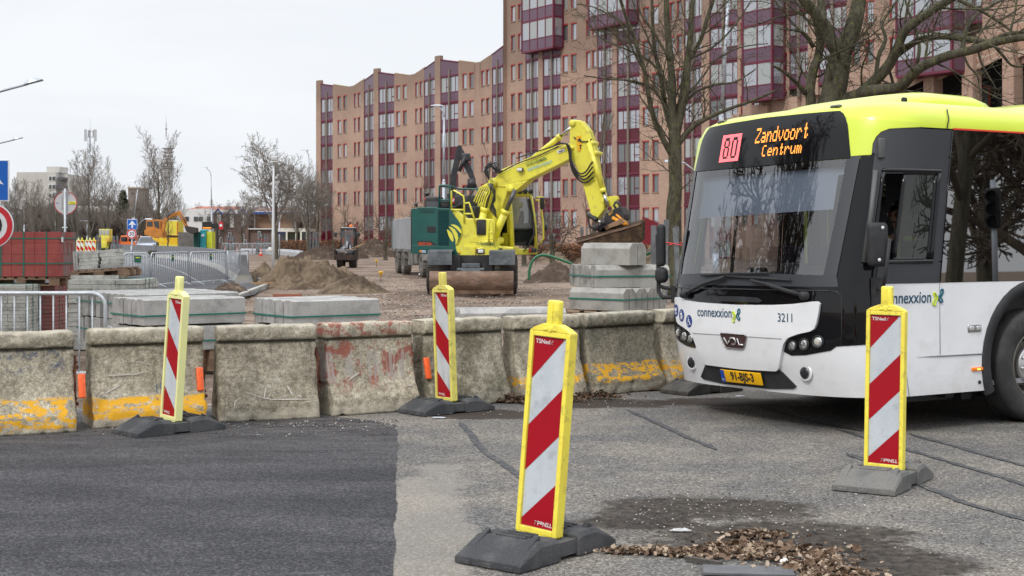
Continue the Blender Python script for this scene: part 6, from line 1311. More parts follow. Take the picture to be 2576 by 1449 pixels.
slab('linkage',[(1522,495),(1548,492),(1552,500),(1545,510),(1553,525),(1545,532),(1536,520),(1524,516)],BP,.2,yel,nb=.05,bevel=.01)
# quick coupler and bucket
slab('tilt_rotator',[(1528,536),(1540,530),(1556,522),(1566,520),(1576,540),(1574,552),(1556,566),(1540,572),(1520,575),(1513,584),(1505,580),(1504,572),(1520,560)],BP,.5,blkm,nb=-.15,bevel=.02)
m=MB(); q=[pt(x,y,BP,-.1) for x,y in ((1552,524),(1547,517),(1551,509),(1559,510),(1563,517),(1561,523))]; m.tube(q,.035,8); obj('lifting_hook',m,blkm,EX)
cyl(BP,(1489,541),(1525,563),.06,.035,.6,-.3,blkm,chrome,'tilt_cylinder')
m=MB(); m.lathe(pt(1507,573,BP,-.3),(0,-1,0),[(.09,0),(.09,.1),(.05,.12),(.001,.12)],14); m.lathe(pt(1526,560,BP,-.3),(0,-1,0),[(.08,0),(.08,.1),(.001,.12)],14); obj('coupler_pins',m,blkm,EX)
slab('rotator_bracket',[(1527,570),(1548,560),(1560,554),(1566,548),(1574,553),(1580,560),(1566,566),(1545,573),(1531,580)],BP,.3,M('bracket_tan',(.28,.17,.10),.7,c2=(.18,.11,.07),ns=5),nb=-.25,bevel=.015)
m=MB(); m.tube([pt(1546,548,BP,-.2),pt(1580,565,BP,-.2)],.05,8); m.tube([pt(1556,540,BP,-.2),pt(1585,566,BP,-.2)],.03,8); obj('orange_cylinder',m,M('cylinder_orange',(.80,.32,.02),.4),EX)
m=MB(); d4=(pt(1552,530,BP)-pt(1545,540,BP)).normalized(); textat(m,'EC-OIL',.09,pt(1544,534,BP,-.16),V((.75,0,.66)),V((-.66,0,.75)),.8,.002); obj('lettering',m,M('lettering_ochre',(.75,.45,.03),.5),EX)
# bucket: long levelling bucket, open shell
o_,a_=BP; n=V((-math.sin(a_),math.cos(a_),0)); m=MB(); E1=P(1447,609,38.8); E2=P(1616,560,39.6)
ex=(E2-E1).normalized(); ax_=V((0,1,0)); up=ex.cross(ax_).normalized(); up=up if up.z>0 else -up
prof=[(-.05,.0),(-.35,-.38),(-.30,-.50),(-.05,-.56),(.30,-.48),(.52,-.25),(.55,.0),(.50,.0),(.47,-.22),(.28,-.42),(-.03,-.50),(-.25,-.45),(-.29,-.37),(-.02,-.02)]
ringa=[]; 
for u,sh in ((0,.25),(.08,.8),(.15,1),(1,1)): ringa.append([E1+(E2-E1)*u+ax_*a*.9+up*(b*sh+.0) for a,b in prof])
m=MB(); pb=lambda x,y,Y:P(x,y,Y)
fr_=[pb(1447,609,39.0),pb(1460,614,38.9),pb(1560,614,38.9),pb(1600,611,38.8),pb(1613,602,38.8),pb(1616,556,39.0),pb(1609,561,38.9)]
back=[v+V((0,.75,0)) for v in fr_]
# outer belly shell
front_poly=[(1446,608),(1470,597),(1530,580),(1600,563),(1612,570),(1618,603),(1610,612),(1580,618),(1540,619),(1470,619),(1458,616)]
m.prism([pb(x,y,38.8) for x,y in front_poly],(0,.05,0)); 
rim=[(1446,608),(1610,562)]
m.prism([pb(1446,608,38.8),pb(1612,561,38.8),pb(1616,552,39.6),pb(1455,600,39.6)],(0,.0,-.03))
m.prism([pb(1612,561,38.78),pb(1620,551,39.5),pb(1620,600,39.5),pb(1612,610,38.78)],(.03,0,0)); m.prism([pb(1458,616,38.86),pb(1610,612,38.86),pb(1610,607,39.5),pb(1470,612,39.5)],(0,.0,.03)); m.prism([pb(1446,600,39.6),pb(1616,552,39.6),pb(1616,606,39.6),pb(1465,612,39.6)],(0,.04,0))
obj('bucket',m,soilb,EX,bevel=.006)
m=MB(); m.prism([pb(1446,608,38.77),pb(1530,583,38.77),pb(1612,560,38.77),pb(1612,565,38.77),pb(1530,589,38.77),pb(1449,612,38.77)],(0,.04,0)); obj('bucket_lip',m,steelr,EX,bevel=.004)
m=MB()
for k in range(5): m.prism([pb(1531+k*10,586-k*3.3,38.9),pb(1534+k*10,585-k*3.3,38.9),pb(1540+k*9,572-k*3,39.2),pb(1537+k*9,572-k*3,39.2)],(0,.03,0))
obj('bucket_ribs',m,steelr,EX)
# hoses
m=MB(); rnd=random.Random(2)
def hose(l,nb,r=.022): 
    w=[pt(x,y,BP,nb) for x,y in l]; q=[]
    for i in range(len(w)-1):
        p0=w[max(i-1,0)];p1=w[i];p2=w[i+1];p3=w[min(i+2,len(w)-1)]
        for j in range(5): u=j/5; q.append(.5*((2*p1)+(-p0+p2)*u+(2*p0-5*p1+4*p2-p3)*u*u+(-p0+3*p1-3*p2+p3)*u**3))
    m.tube(q+[w[-1]],r,6)
for k in range(4): hose([(1405+k*4,364-k),(1426+k*3,362+k),(1434+k*2.5,380+k),(1437+k*2,405),(1444+k*3,432-k*2),(1458+k*2,452-k*5),(1476+k,460-k*9),(1496,446-k*13)],-.10-k*.03,.024)
hose([(1300,398),(1340,385),(1380,372),(1412,362)],-.02,.018); hose([(1256,437),(1300,412),(1350,395),(1405,368)],-.02,.016); hose([(1500,400),(1512,440),(1520,480),(1524,510)],-.1,.018); hose([(1492,540),(1488,556),(1494,572),(1510,576)],-.25,.025); hose([(1445,345),(1460,355),(1480,356),(1490,350)],-.05,.018)
for k in range(7): hose([(1196-k*1.5,478+k*5),(1180-k*4,500+k*4),(1165-k*2,512+k*3),(1162+k*3,526+k*3),(1182+k*2,538+k*2),(1204,520+k*4)],-.12-k*.04,.024)
for k in range(6): hose([(1232+k*2,450),(1222+k*3,432-(k%3)*6),(1230+k*6,418-(k%2)*7),(1244+k*5,424+k),(1252+k*5,436-k)],-.08-k*.05,.018)
for k in range(4): hose([(1240+k*3,470+k*6),(1252,480+k*8),(1246-k*2,510+k*5),(1254+k,530+k*6)],-.2,.02)
obj('hydraulic_hoses',m,hosem,EX)
m=MB()
for k in range(6): hose([(1196+k*6,508+k*3),(1206+k*5,486+k*3),(1214+k*5,472+k*2),(1232,462)],-.12-k*.02,.02)
hose([(1250,432),(1300,410),(1360,384),(1400,367),(1420,360)],.1,.022); hose([(1256,437),(1310,411),(1380,380)],.06,.016); hose([(1485,352),(1496,395),(1504,430),(1514,470)],-.12,.03)
obj('steel_pipes',m,yel,EX)
m=MB(); db=(pt(1380,403,BP)-pt(1330,421,BP)).normalized(); ub=V((-db.z*math.cos(0),0,abs(db.x))).normalized(); textat(m,'DURAVERMEER',.115,pt(1350,407,BP,-.02),db,ub,.82,.002); obj('lettering',m,M('lettering_green',(.01,.10,.06),.5),EX)
m=MB(); textat(m,'ELEKTRISCH VOORUIT',.105,pt(1359,417,BP,-.02),db,ub,.72,.002); obj('lettering',m,M('lettering_sky',(.12,.42,.62),.5),EX)
m=MB(); q=pt(1411,380,BP,-.005); m.prism([q-db*.11-ub*.04,q+db*.11-ub*.04,q+db*.11+ub*.04,q-db*.11+ub*.04],V((0,-.006,0))); obj('sticker',m,whs,EX); m=MB(); textat(m,'staad',.06,pt(1411,380,BP,-.02),db,ub,1,.002); obj('sticker_text',m,blk,EX)
m=MB(); us=V((-.12,0,.99)); es=V((.99,0,.12)); q=pt(1460,361,BP,-.03); m.prism([q-es*.09-us*.21,q+es*.09-us*.21,q+es*.09+us*.21,q-es*.09+us*.21],V((0,-.006,0))); o=obj('warning_plate',m,M('warning_yellow',(.80,.42,.01),.5),EX); m=MB(); q=q+V((0,-.012,0)); m.add([q+es*a+us*b for a,b in ((-.06,.06),(.06,.06),(0,.17))],[(0,1,2)]); m.box(q+us*-.1,(.03,.003,.12)); m.box(q+us*-.06+es*.02,(.09,.003,.02)); obj('warning_symbols',m,blk,o)
m=MB(); m.rbox(pt(1311,427,BP,-.06),(.17,.1,.11),.02); o=obj('work_light',m,blkm,EX); m=MB(); m.rbox(pt(1311,427,BP,-.12),(.14,.02,.08),.01); obj('lens',m,M('lamp_lens',(.75,.75,.72),.15),o)
# cab
CS=plane(1288,41.1,R(-40)); CF=plane(1286,41.05,R(28))
def bar(name,pts,pl,r,mat,nb=0,n=8): m=MB(); m.tube([pt(x,y,pl,nb) for x,y in pts],r,n); return obj(name,m,mat,EX)
tl=pt(1281,490,CF); tr_=pt(1338,493,CF); bl_=pt(1288,627,CF); br=pt(1352,627,CF)
deep=V((math.sin(R(28))*-1.0,math.cos(R(28))*1.0,0)); deep=V((-.62,.78,0)).normalized()*1.35
m=MB(); m.prism([tl+V((0,0,.10)),tr_+V((0,0,.10)),tr_+deep+V((0,0,.12)),tl+deep+V((0,0,.12))],V((0,0,-.14))); obj('cab_roof',m,yel,EX,bevel=.04)
m=MB(); m.prism([pt(1286,626,CF),pt(1352,626,CF),pt(1353,640,CF),pt(1284,642,CF)],deep*1.0); obj('cab_floor',m,yel,EX,bevel=.03)
# floor unit linking cab to the body
slab('cab_platform',[(1240,618),(1290,622),(1290,642),(1240,642)],NP,1.2,yel,nb=.1,bevel=.03)
bar('cab_post',[(1281,492),(1286,560),(1289,628)],CF,.07,yel); bar('cab_post',[(1336,494),(1345,560),(1349,628)],CF,.05,yel)
bar('cab_post',[(1281,492),(1286,560),(1289,628)],CF,.06,yel).location; 
m=MB(); m.tube([tl+deep,bl_+deep],.06,8); m.tube([tr_+deep,br+deep],.06,8); obj('cab_post',m,yel,EX)
m=MB(); m.prism([pt(1284,496,CF,.02),pt(1334,500,CF,.02),pt(1341,575,CF,.02),pt(1289,575,CF,.02)],V((0,.02,0))); obj('windscreen',m,cabg,EX)
m=MB(); m.prism([pt(1290,578,CF,.02),pt(1342,577,CF,.02),pt(1346,618,CF,.02),pt(1296,618,CF,.02)],V((0,.02,0))); obj('lower_windscreen',m,cabd,EX)
m=MB(); m.tube([pt(1287,576,CF),pt(1343,576,CF)],.03,6); m.tube([pt(1331,500,CF,-.04),pt(1338,540,CF,-.04),pt(1341,590,CF,-.05),pt(1325,622,CF,-.05)],.035,6); m.tube([pt(1341,560,CF,-.06),pt(1343,590,CF,-.06),pt(1318,630,CF,-.06)],.02,6); obj('wiper',m,blkm,EX)
m=MB(); a1=tl+deep*.04; a2=tl+deep*.98; b1=bl_+deep*.04; b2=bl_+deep*.98; m.prism([a1.lerp(b1,.72),a1.lerp(b1,.06),a2.lerp(b2,.06),a2.lerp(b2,.98),(a1.lerp(b1,.98)+a2.lerp(b2,.98))/2],V((.015,.015,0))); obj('side_window',m,glassmat('cab_side_glass',(.75,.78,.78),1.5,.01),EX)
m=MB(); m.prism([b1.lerp(a1,.30),b1,(b1+b2)/2,b1.lerp(b2,.32).lerp(a1.lerp(a2,.3),.12),b1.lerp(b2,.25).lerp(a1.lerp(a2,.25),.30)],V((-.02,-.02,0))); obj('side_panel',m,yel,EX,bevel=.008)
m=MB(); m.prism([a1.lerp(b1,.0),b1,b1.lerp(b2,.07),a1.lerp(a2,.07)],V((-.02,-.02,0))); obj('side_pillar',m,yel,EX)
for i in range(4): 
    m=MB(); q=pt(1291+i*13.5,488-(0 if i<3 else -.5),CF,-.08)+V((0,0,.07)); m.lathe(q,(.3,-1,-.1),[(.07,-.06),(.075,.03),(.06,.04),(.001,.03)],12,cap=True); obj('roof_light',m,blkm,EX)
m=MB(); m.tube([pt(1345,497,CF,-.1),pt(1358,497,CF,-.2),pt(1359,512,CF,-.25)],.028,8); m.tube([pt(1343,503,CF,-.1),pt(1350,506,CF,-.2),pt(1356,560,CF,-.25),pt(1357,600,CF,-.25),pt(1352,615,CF,-.1)],.028,8); m.tube([pt(1356,572,CF,-.2),pt(1361,572,CF,-.2)],.02,6); obj('yellow_grab_rail',m,yel,EX)
m=MB(); m.rbox(pt(1353.5,512,CF,-.25),(.13,.10,.34),.03); m.ico(pt(1361,572,CF,-.25),.11,(.7,.4,1.0)); obj('mirror',m,blkm,EX)
lampbox(1336,630,-.10,CF)
m=MB(); m.box(pt(1259,629,NP,.04),(.09,.02,.10)); m.box(pt(1317,631,CF,-.03),(.03,.02,.05)); obj('vent_cover',m,blkm,EX)
# seat and operator inside the cab
cc_=bl_+deep*.62+V((.22,.10,0)); m=MB(); m.rbox(cc_+V((0,.1,.45)),(.5,.5,.14),.05); m.rbox(cc_+V((-.22,.25,.85)),(.22,.5,.75),.06); obj('seat',m,blkm,EX)
OPF=R(-50)
def figure(name,label,base_,face,sit=True,top=hiv,bottom=cloth,hairm=hair,scale=1,arms=((.35,.18,.28),(.35,-.18,.28)),vest=None,glasses=False,cat='person',female=False):
    """one continuous body grown with a skin modifier; hair, clothing parts as children. local +x = facing direction"""
    root=thing(name,label,cat,base_,face); s=scale
    vs=[];es=[];rs=[]
    def v(p,r,par=None):
        vs.append(V(p)*s); rs.append(r*s)
        if par is not None: es.append((par,len(vs)-1))
        return len(vs)-1
    pel=v((0,0,.08),.13); ab=v((.0,0,.24),.125,pel); ch=v((-.01,0,.42),.15,ab); up=v((-.01,0,.52),.12,ch); nk=v((.0,0,.60),.055,up); hd0=v((.015,0,.66),.065,nk); hd=v((.02,0,.73),.095,hd0); hd2=v((.015,0,.80),.085,hd); nose=v((.115,0,.725),.014,hd); 
    for sd in (-1,1):
        sh=v((-.01,sd*.17,.51),.065,up); el=v((.08,sd*.25,.29),.046,sh); ar=arms[0 if sd>0 else 1]; wr=v((ar[0],sd*abs(ar[1]),ar[2]),.030,el); hnd=v((ar[0]+.05,sd*abs(ar[1]),ar[2]+.01),.036,wr)
        for f in range(4): a=v((ar[0]+.09,sd*abs(ar[1])+(f-1.5)*.02,ar[2]+.005),.009,hnd); b=v((ar[0]+.125-.006*abs(f-1.5),sd*abs(ar[1])+(f-1.5)*.021,ar[2]-.02),.008,a)
        th=v((ar[0]+.06,sd*abs(ar[1])-sd*.045,ar[2]+.0),.010,hnd)
        hp_=v((.02,sd*.09,.05),.10,pel)
        if sit: kn=v((.42,sd*.13,.10),.065,hp_); an=v((.46,sd*.13,-.32),.045,kn); v((.58,sd*.13,-.36),.038,an)
        else: kn=v((.02,sd*.10,-.38),.065,hp_); an=v((.0,sd*.10,-.78),.045,kn); v((.13,sd*.11,-.82),.038,an)
    me=bpy.data.meshes.new('body'); me.from_pydata([tuple(p) for p in vs],es,[]); o=link(bpy.data.objects.new('body',me),root)
    me.materials.append(skin); sk=o.modifiers.new('skin','SKIN'); sk.use_smooth_shade=True
    for i,r in enumerate(rs): me.skin_vertices[0].data[i].radius=(r,r); me.skin_vertices[0].data[i].use_root=(i==0)
    ss=o.modifiers.new('sub','SUBSURF'); ss.levels=1; ss.render_levels=1
    # clothing: slightly fatter skins over torso+arms and legs
    def garment(nm,keep,mat,extra):
        idx=[i for i in range(len(vs)) if keep(i)]; mp_={a:b for b,a in enumerate(idx)}; e2=[(mp_[a],mp_[b]) for a,b in es if a in mp_ and b in mp_]
        me=bpy.data.meshes.new(nm); me.from_pydata([tuple(vs[i]) for i in idx],e2,[]); g_=link(bpy.data.objects.new(nm,me),root); me.materials.append(mat); sk=g_.modifiers.new('skin','SKIN'); sk.use_smooth_shade=True
        for j,i in enumerate(idx): r=rs[i]+extra*s; me.skin_vertices[0].data[j].radius=(r,r); me.skin_vertices[0].data[j].use_root=(j==0)
        ss=g_.modifiers.new('sub','SUBSURF'); ss.levels=1; ss.render_levels=1
    per=12 # vertices per side block
    torso={0,1,2,3}; 
    armv=set(); legv={0}; n0=9
    for sd in range(2):
        b0=n0+sd*(1+1+1+1+8+1+1+3); armv|={b0,b0+1,b0+2}; legv|={b0+13,b0+14,b0+15}
    garment('jacket',lambda i:i in torso or i in armv,top,.016); garment('trousers',lambda i:i in legv,bottom,.014)
    m=MB(); m.ico((-.012*s,0,.765*s),.118*s,(1.0,.95,1.02),0,3); m.v=[p if p.x<.045*s or p.z>.80*s else p+V((-.09*s,0,.02*s)) for p in m.v]
    if female: m.loft([[V((-.05*s+.07*s*math.cos(a_),(.10+.02*k)*s*math.sin(a_)*.9,(.77-.06*k)*s)) for a_ in [math.pi/2+math.pi*j/8 for j in range(9)]] for k in range(4)],0,True,False,True)
    obj('hair',m,hairm,root,local=True)
    m=MB(); 
    for sd in (-1,1): m.ico((.098*s,sd*.033*s,.745*s),.017*s,(.5,1,.7),0,1)
    m.rbox((.112*s,0,.69*s),(.01*s,.05*s,.012*s),.004*s); obj('eyes_and_mouth',m,M('lips_dark',(.12,.03,.03),.5),root,local=True)
    m=MB(); [m.ico((.02*s,sd*.098*s,.74*s),.022*s,(.6,.35,1.2),0,1) for sd in (-1,1)]; obj('ear',m,skin,root,local=True)
    if glasses:
        m=MB(); [m.ico((.108*s,sd*.037*s,.748*s),.028*s,(.35,1,.85),0,2) for sd in (-1,1)]; m.tube([(.1*s,-.07*s,.755*s),(.02*s,-.10*s,.755*s)],.004*s,4); m.tube([(.1*s,.07*s,.755*s),(.02*s,.10*s,.755*s)],.004*s,4); obj('sunglasses',m,M('sunglass_brown',(.12,.03,.02),.1),root,local=True)
    if vest:
        m=MB(); [m.rbox((.02*s,sd*.13*s,.545*s),(.17*s,.06*s,.05*s),.02*s) for sd in (-1,1)]; [m.rbox((.135*s,sd*.08*s,.42*s),(.02*s,.05*s,.2*s),.008*s) for sd in (-1,1)]; obj('vest_bands',m,vest,root,local=True)
    return root
figure('person','operator in an orange jacket sitting inside the excavator cab',cc_+V((-.02,.05,.50)),OPF,True,hiv,cloth,vest=hivy)
q=pt(1196,600,NP,3.0); figure('person','worker with dark hair and an orange jacket behind the excavator machinery',V((P(1160,600,47.2).x,47.2,Z(505,47.2)-.62)),R(200),False,hiv,cloth)
t=thing('work_platform','dark equipment deck behind the excavator on which the worker stands','platform',(X(1160,47.2),47.2,0)); zt=Z(505,47.2)-.62-.86; m=MB(); m.box((X(1160,47.2),47.3,zt-.05),(1.4,1.1,.1)); [m.box((X(1160,47.2)+a,47.3+b,zt/2-.05),(.1,.1,zt-.1)) for a in (-.6,.6) for b in (-.45,.45)]; obj('deck',m,blkm,t)
# ---------------------------------------------------------------- tipper truck with crane behind the excavator
TR=thing('tipper_truck','grey dusty tipper truck with a black folded loading crane behind the excavator','truck',(P(1010,600,52).x,52,0))
tg=M('tipper_grey',(.30,.31,.33),.6,m=.2,c2=(.25,.26,.27),ns=1.2,fine=.08,fs=12,dirt=(.33,.29,.25),da=.5); td=M('truck_dusty_dark',(.12,.115,.11),.8,c2=(.20,.185,.17),ns=3); wd=M('tyre_mud',(.12,.11,.10),.9,c2=(.17,.155,.14),ns=3)
TP=plane(988,66,R(-77)); 
slab('tipper_body',[(989,552),(1037,545),(1060,542),(1060,630),(989,628)],TP,2.3,tg,TR,nb=0,bevel=.03)
m=MB(); n=V((-math.sin(TP[1]),math.cos(TP[1]),0)); m.prism([pt(985,556,TP),pt(989,553,TP),pt(989,628,TP),pt(985,624,TP)],n*2.3); obj('cab',m,M('truck_cab_green',(.10,.14,.14),.5),TR,bevel=.03)
slab('chassis',[(992,629),(1080,633),(1080,650),(992,646)],TP,1.0,td,TR,nb=.4)
slab('side_rack',[(1029,634),(1040,635),(1040,668),(1029,666)],TP,.3,td,TR,nb=-.05); slab('side_rack',[(1044,636),(1052,637),(1052,664),(1044,662)],TP,.3,td,TR,nb=-.05)
slab('rubbing_rail',[(989,628),(1060,631),(1060,635),(989,632)],TP,.06,td,TR,nb=-.06)
for x in (1000.5,1015.5,1061.5):
    o_,a_=TP; q=pt(x,600,TP,.12); rr_=.53; q=V((q.x,q.y,.52)); tyre('wheel',q,V((math.sin(a_),-math.cos(a_),0)),.52,.34,TR,tmat=wd,rimmat=td,tread=20)
    m=MB(); e=V((math.cos(a_),math.sin(a_),0)); nn=V((math.sin(a_),-math.cos(a_),0)); pa=[q+e*math.cos(u)*.58+V((0,0,math.sin(u)*.58)) for u in [R(15+15*k) for k in range(11)]]; 
    m.loft([[p_+nn*.2,p_+nn*.2+(p_-q).normalized()*.03,p_-nn*.2+(p_-q).normalized()*.03,p_-nn*.2] for p_ in pa],0); obj('mudguard',m,td,TR)
for x in (1004,1020,1064): q=pt(x,600,TP,2.0); tyre('wheel',V((q.x,q.y,.52)),V((math.sin(TP[1]),-math.cos(TP[1]),0)),.52,.34,TR,tmat=wd,rimmat=td,tread=20)
m=MB(); q=pt(1052,690,TP,.1); q.z=0; m.tube([q,q+V((0,0,.7))],.04,8); m.lathe(q,(0,0,1),[(.12,0),(.08,.12),(.04,.14)],10,cap=True); obj('stabiliser_leg',m,chrome,TR)
CR=plane(1150,54,0); dkc=M('crane_black',(.018,.018,.022),.45,c2=(.035,.035,.04),ns=3)
slab('crane_boom',[(1129,500),(1134,440),(1149,370),(1153,365),(1161,366),(1164,378),(1158,400),(1148,440),(1146,505)],CR,.35,dkc,TR)
slab('crane_jib',[(1158,370),(1166,378),(1176,400),(1190,432),(1196,450),(1194,458),(1184,456),(1176,436),(1162,412),(1157,395)],CR,.3,dkc,TR,nb=-.1)
m=MB(); m.tube([pt(1171,392,CR,-.2),pt(1156,432,CR,-.2)],.07,8); m.tube([pt(1186,450,CR,0),pt(1187,475,CR,0)],.16,8); m.tube([pt(1178,462,CR,0),pt(1174,470,CR,0),pt(1182,478,CR,0)],.03,6); m.tube([pt(1195,460,CR,0),pt(1200,470,CR,0),pt(1192,478,CR,0)],.03,6); m.tube([pt(1137,500,CR,.1),pt(1139,640,CR,.1)],.22,10); m.rbox(pt(1172,396,CR,-.1),(.35,.3,.3),.06); m.box(pt(1142,508,CR,-.02),(.5,.5,.6)); obj('crane_column',m,dkc,TR)
m=MB(); m.rbox(pt(1142,505,CR,-.36),(.30,.03,.20),.05); o=obj('badge',m,reds,TR); m=MB(); textat(m,'HMF',.13,pt(1142,505,CR,-.385),(1,0,0),(0,0,1),.9,.004); obj('badge_text',m,whs,o)
# ---------------------------------------------------------------- compact wheel loader
LD=thing('wheel_loader','small dark wheel loader with a bucket of tools and an orange beacon facing the camera','loader',(P(876,600,77).x,77,0)); Y=77; LP=plane(876,77,0)
for x in (857,889): q=P(x,600,Y); tyre('wheel',(q.x,Y,.42),(1 if x>870 else -1,0,0),.42,.36,LD,tread=18,tmat=tyr)
for x in (860,887): q=P(x,600,Y+1.8); tyre('wheel',(q.x,Y+1.8,.42),(1 if x>870 else -1,0,0),.42,.36,LD,tread=18,tmat=tyr)
slab('body',[(856,622),(890,622),(890,654),(884,660),(862,660),(856,654)],LP,2.4,blkm,LD,nb=.1)
m=MB(); 
for a,b in (((855.5,625),(857.5,577)),((890,625),(888,577))): m.tube([pt(*a,LP,.3),pt(*b,LP,.4)],.05,6); m.tube([pt(*a,LP,1.4),pt(*b,LP,1.3)],.05,6)
m.box(pt(872.5,575.5,LP,.85),(.78,1.1,.09)); obj('cab_frame',m,blkm,LD); m=MB(); m.prism([pt(858,579,LP,.35),pt(887,579,LP,.35),pt(889,621,LP,.28),pt(857,621,LP,.28)],V((0,.02,0))); obj('windscreen',m,glassmat('loader_glass',(.8,.83,.84),1.5,.01),LD)
m=MB(); m.rbox(pt(872,573,LP,.85),(.74,1.0,.06),.02); obj('roof',m,M('roof_grey',(.35,.36,.37),.4),LD)
m=MB(); m.lathe(pt(879,571,LP,.7),(0,0,1),[(.08,0),(.09,.08),(.05,.13),(.001,.14)],12,cap=True); obj('beacon',m,M('beacon_orange',(.95,.20,.02),.2),LD)
for x in (843,901): m=MB(); m.rbox(pt(x,590,LP,.1),(.17,.08,.25),.04); m.tube([pt(x,588,LP,.1),pt(857 if x<870 else 888,588,LP,.3)],.015,5); obj('mirror',m,blkm,LD)
m=MB(); m.rbox(pt(872,614,LP,.9),(.42,.4,.4),.08); m.rbox(pt(872,605,LP,1.1),(.4,.15,.6),.08); obj('seat',m,M('seat_grey',(.2,.2,.21),.8),LD)
for x in (860.5,882): m=MB(); m.prism([pt(x-3.5,598,LP,.5),pt(x+2,594,LP,.5),pt(x+4,600,LP,.5),pt(x+(4.5 if x>870 else 1),616,LP,.5),pt(x-(0 if x>870 else 3),614,LP,.5)],V((0,.08,0))); tag(obj('safety_vest',m,hiv),'orange safety vest hanging in the loader cab, %s one'%('left' if x<870 else 'right'),'vest')
slab('bucket',[(846,628),(849,628),(849,640),(897,640),(897,628),(900,628),(900,654),(846,654)],LP,.9,M('bucket_rusty_dark',(.035,.028,.025),.8,c2=(.07,.045,.035),ns=3),LD,nb=-1.0)
m=MB(); m.box(pt(873,629,LP,-.4),(1.05,.15,.1)); m.tube([pt(862,640,LP,-.3),pt(866,618,LP,.1)],.05,6); m.tube([pt(884,640,LP,-.3),pt(880,618,LP,.1)],.05,6); m.tube([pt(872,626,LP,-.1),pt(873,608,LP,.1)],.07,6); obj('lift_arms',m,M('arm_grey',(.25,.25,.26),.5),LD)
m=MB(); m.lathe(pt(887,641,LP,-.7),(0,0,1),[(.16,-.02),(.2,.26),(.19,.26),(.15,.0)],14,cap=True); m.lathe(pt(854,642,LP,-.6),(0,0,1),[(.08,0),(.10,.1),(.03,.2)],10,cap=True); tag(obj('bucket_tub',m,M('tub_black',(.05,.05,.055),.6)),'black rubber tub standing in the small loader\'s bucket','tub')
m=MB(); m.tube([pt(855,636,LP,-.6),pt(875,630,LP,-.7),pt(920,612,LP,-.6)],.02,5); m.tube([pt(868,640,LP,-.7),pt(917,614,LP,-.5)],.018,5); tag(obj('broom_handles',m,woodn),'wooden tool handles sticking out of the small loader\'s bucket','tool handles')
m=MB()
for k in range(4): m.tube([pt(866+3*k+7*math.cos(u),629+7*math.sin(u),LP,-.55-.05*k) for u in [R(30*j) for j in range(11)]],.015,5)
tag(obj('hose_coil',m,M('hose_grey',(.3,.31,.32),.6)),'coils of grey hose lying in the small loader\'s bucket','hose')
# ---------------------------------------------------------------- far vehicles
Y=136; CARS=thing('parked_car','silver car facing the camera behind the lane divider','car',(P(359,600,Y).x,Y,0)); cx=P(359,600,Y).x; silv=M('car_silver',(.42,.46,.54),.25,m=.5,coat=.6)
cg=glassmat('car_glass',(.1,.12,.14),1.7,.02,.6,(.03,.035,.04)); T=Matrix.Translation((cx,Y,0))
m=MB(); rings=[]
for y,w,zb,zt_ in ((0,.72,.30,.62),(.08,.86,.25,.74),(.5,.91,.2,.86),(1.2,.92,.2,.98),(3.9,.92,.2,1.02),(4.3,.86,.3,.95),(4.4,.8,.4,.9)):
    rings.append([V((a*w,y,z)) for a,z in ((-.9,zb),(-1,zb+.15),(-1,zt_-.15),(-.86,zt_),(.86,zt_),(1,zt_-.15),(1,zb+.15),(.9,zb))])
m.loft(rings,0,True,True,True); m.xf(T); obj('body',m,silv,CARS)
m=MB(); m.loft([[V((a*w,y,z)) for a,z in ((-1,z0_),(-1+.0,z0_+.02),(1,z0_+.02),(1,z0_))] for y,w,z0_ in ((1.15,.80,.97),(1.9,.66,1.46),(3.4,.66,1.47),(4.1,.78,1.02))],0); m.xf(T); obj('roof',m,silv,CARS)
m=MB(); m.prism([V((-.76,1.17,.99)),V((.76,1.17,.99)),V((.64,1.82,1.42)),V((-.64,1.82,1.42))],V((0,-.02,.01))); m.xf(T); obj('windscreen',m,cg,CARS)
m=MB(); m.box((0,1.9+.8,1.2),(1.5,1.6,.42)); m.xf(T); obj('cabin_glass',m,cg,CARS)
for s in (-1,1):
    m=MB(); m.rbox((s*.66,.05,.68),(.34,.12,.13),.04); m.xf(T); obj('headlight',m,M('headlight_glass',(.5,.52,.55),.15),CARS); m=MB(); m.rbox((s*1.0,1.25,1.03),(.2,.12,.14),.04); m.xf(T); obj('mirror',m,silv,CARS); tyre('wheel',V((cx+s*.8,Y+.85,.33)),(s,0,0),.33,.22,CARS,tread=8)
m=MB(); m.box((0,-.01,.66),(.95,.04,.09)); m.box((0,.0,.42),(1.2,.06,.14)); m.xf(T); obj('grille',m,blk,CARS); m=MB(); disc(m,V((cx,Y,.68)),.09,-.05); obj('emblem',m,whs,CARS)
CARS.scale=(1.0,1.0,1.2)
Y=150; cx=P(322,600,Y).x; VN=thing('orange_van','orange van seen from behind between the silver car and the grey stakes','van',(cx,Y,0)); vo_=M('van_orange',(.80,.17,.03),.35,coat=.4)
m=MB(); m.loft([[V((cx+a*.92*w,Y+y,z)) for a,z in ((-1,.3),(-1,1.2),(-.9,zt_-.1),(-.8,zt_),(.8,zt_),(.9,zt_-.1),(1,1.2),(1,.3))] for y,w,zt_ in ((0,.97,1.86),(.2,1,1.9),(2.6,1,1.88),(3.2,.98,1.5),(4.1,.92,1.1))],0,True,True,True); obj('body',m,vo_,VN)
m=MB(); m.box((cx-.42,Y-.03,1.5),(.70,.03,.45)); m.box((cx+.42,Y-.03,1.5),(.70,.03,.45)); m.box((cx-.93,Y+1.8,1.45),(.04,1.6,.4)); obj('window',m,cg,VN)
for s in (-1,1): m=MB(); m.box((cx+s*.88,Y-.02,1.1),(.10,.06,.35)); obj('tail_light',m,reds,VN); tyre('wheel',V((cx+s*.78,Y+.7,.33)),(s,0,0),.33,.22,VN,tread=8)
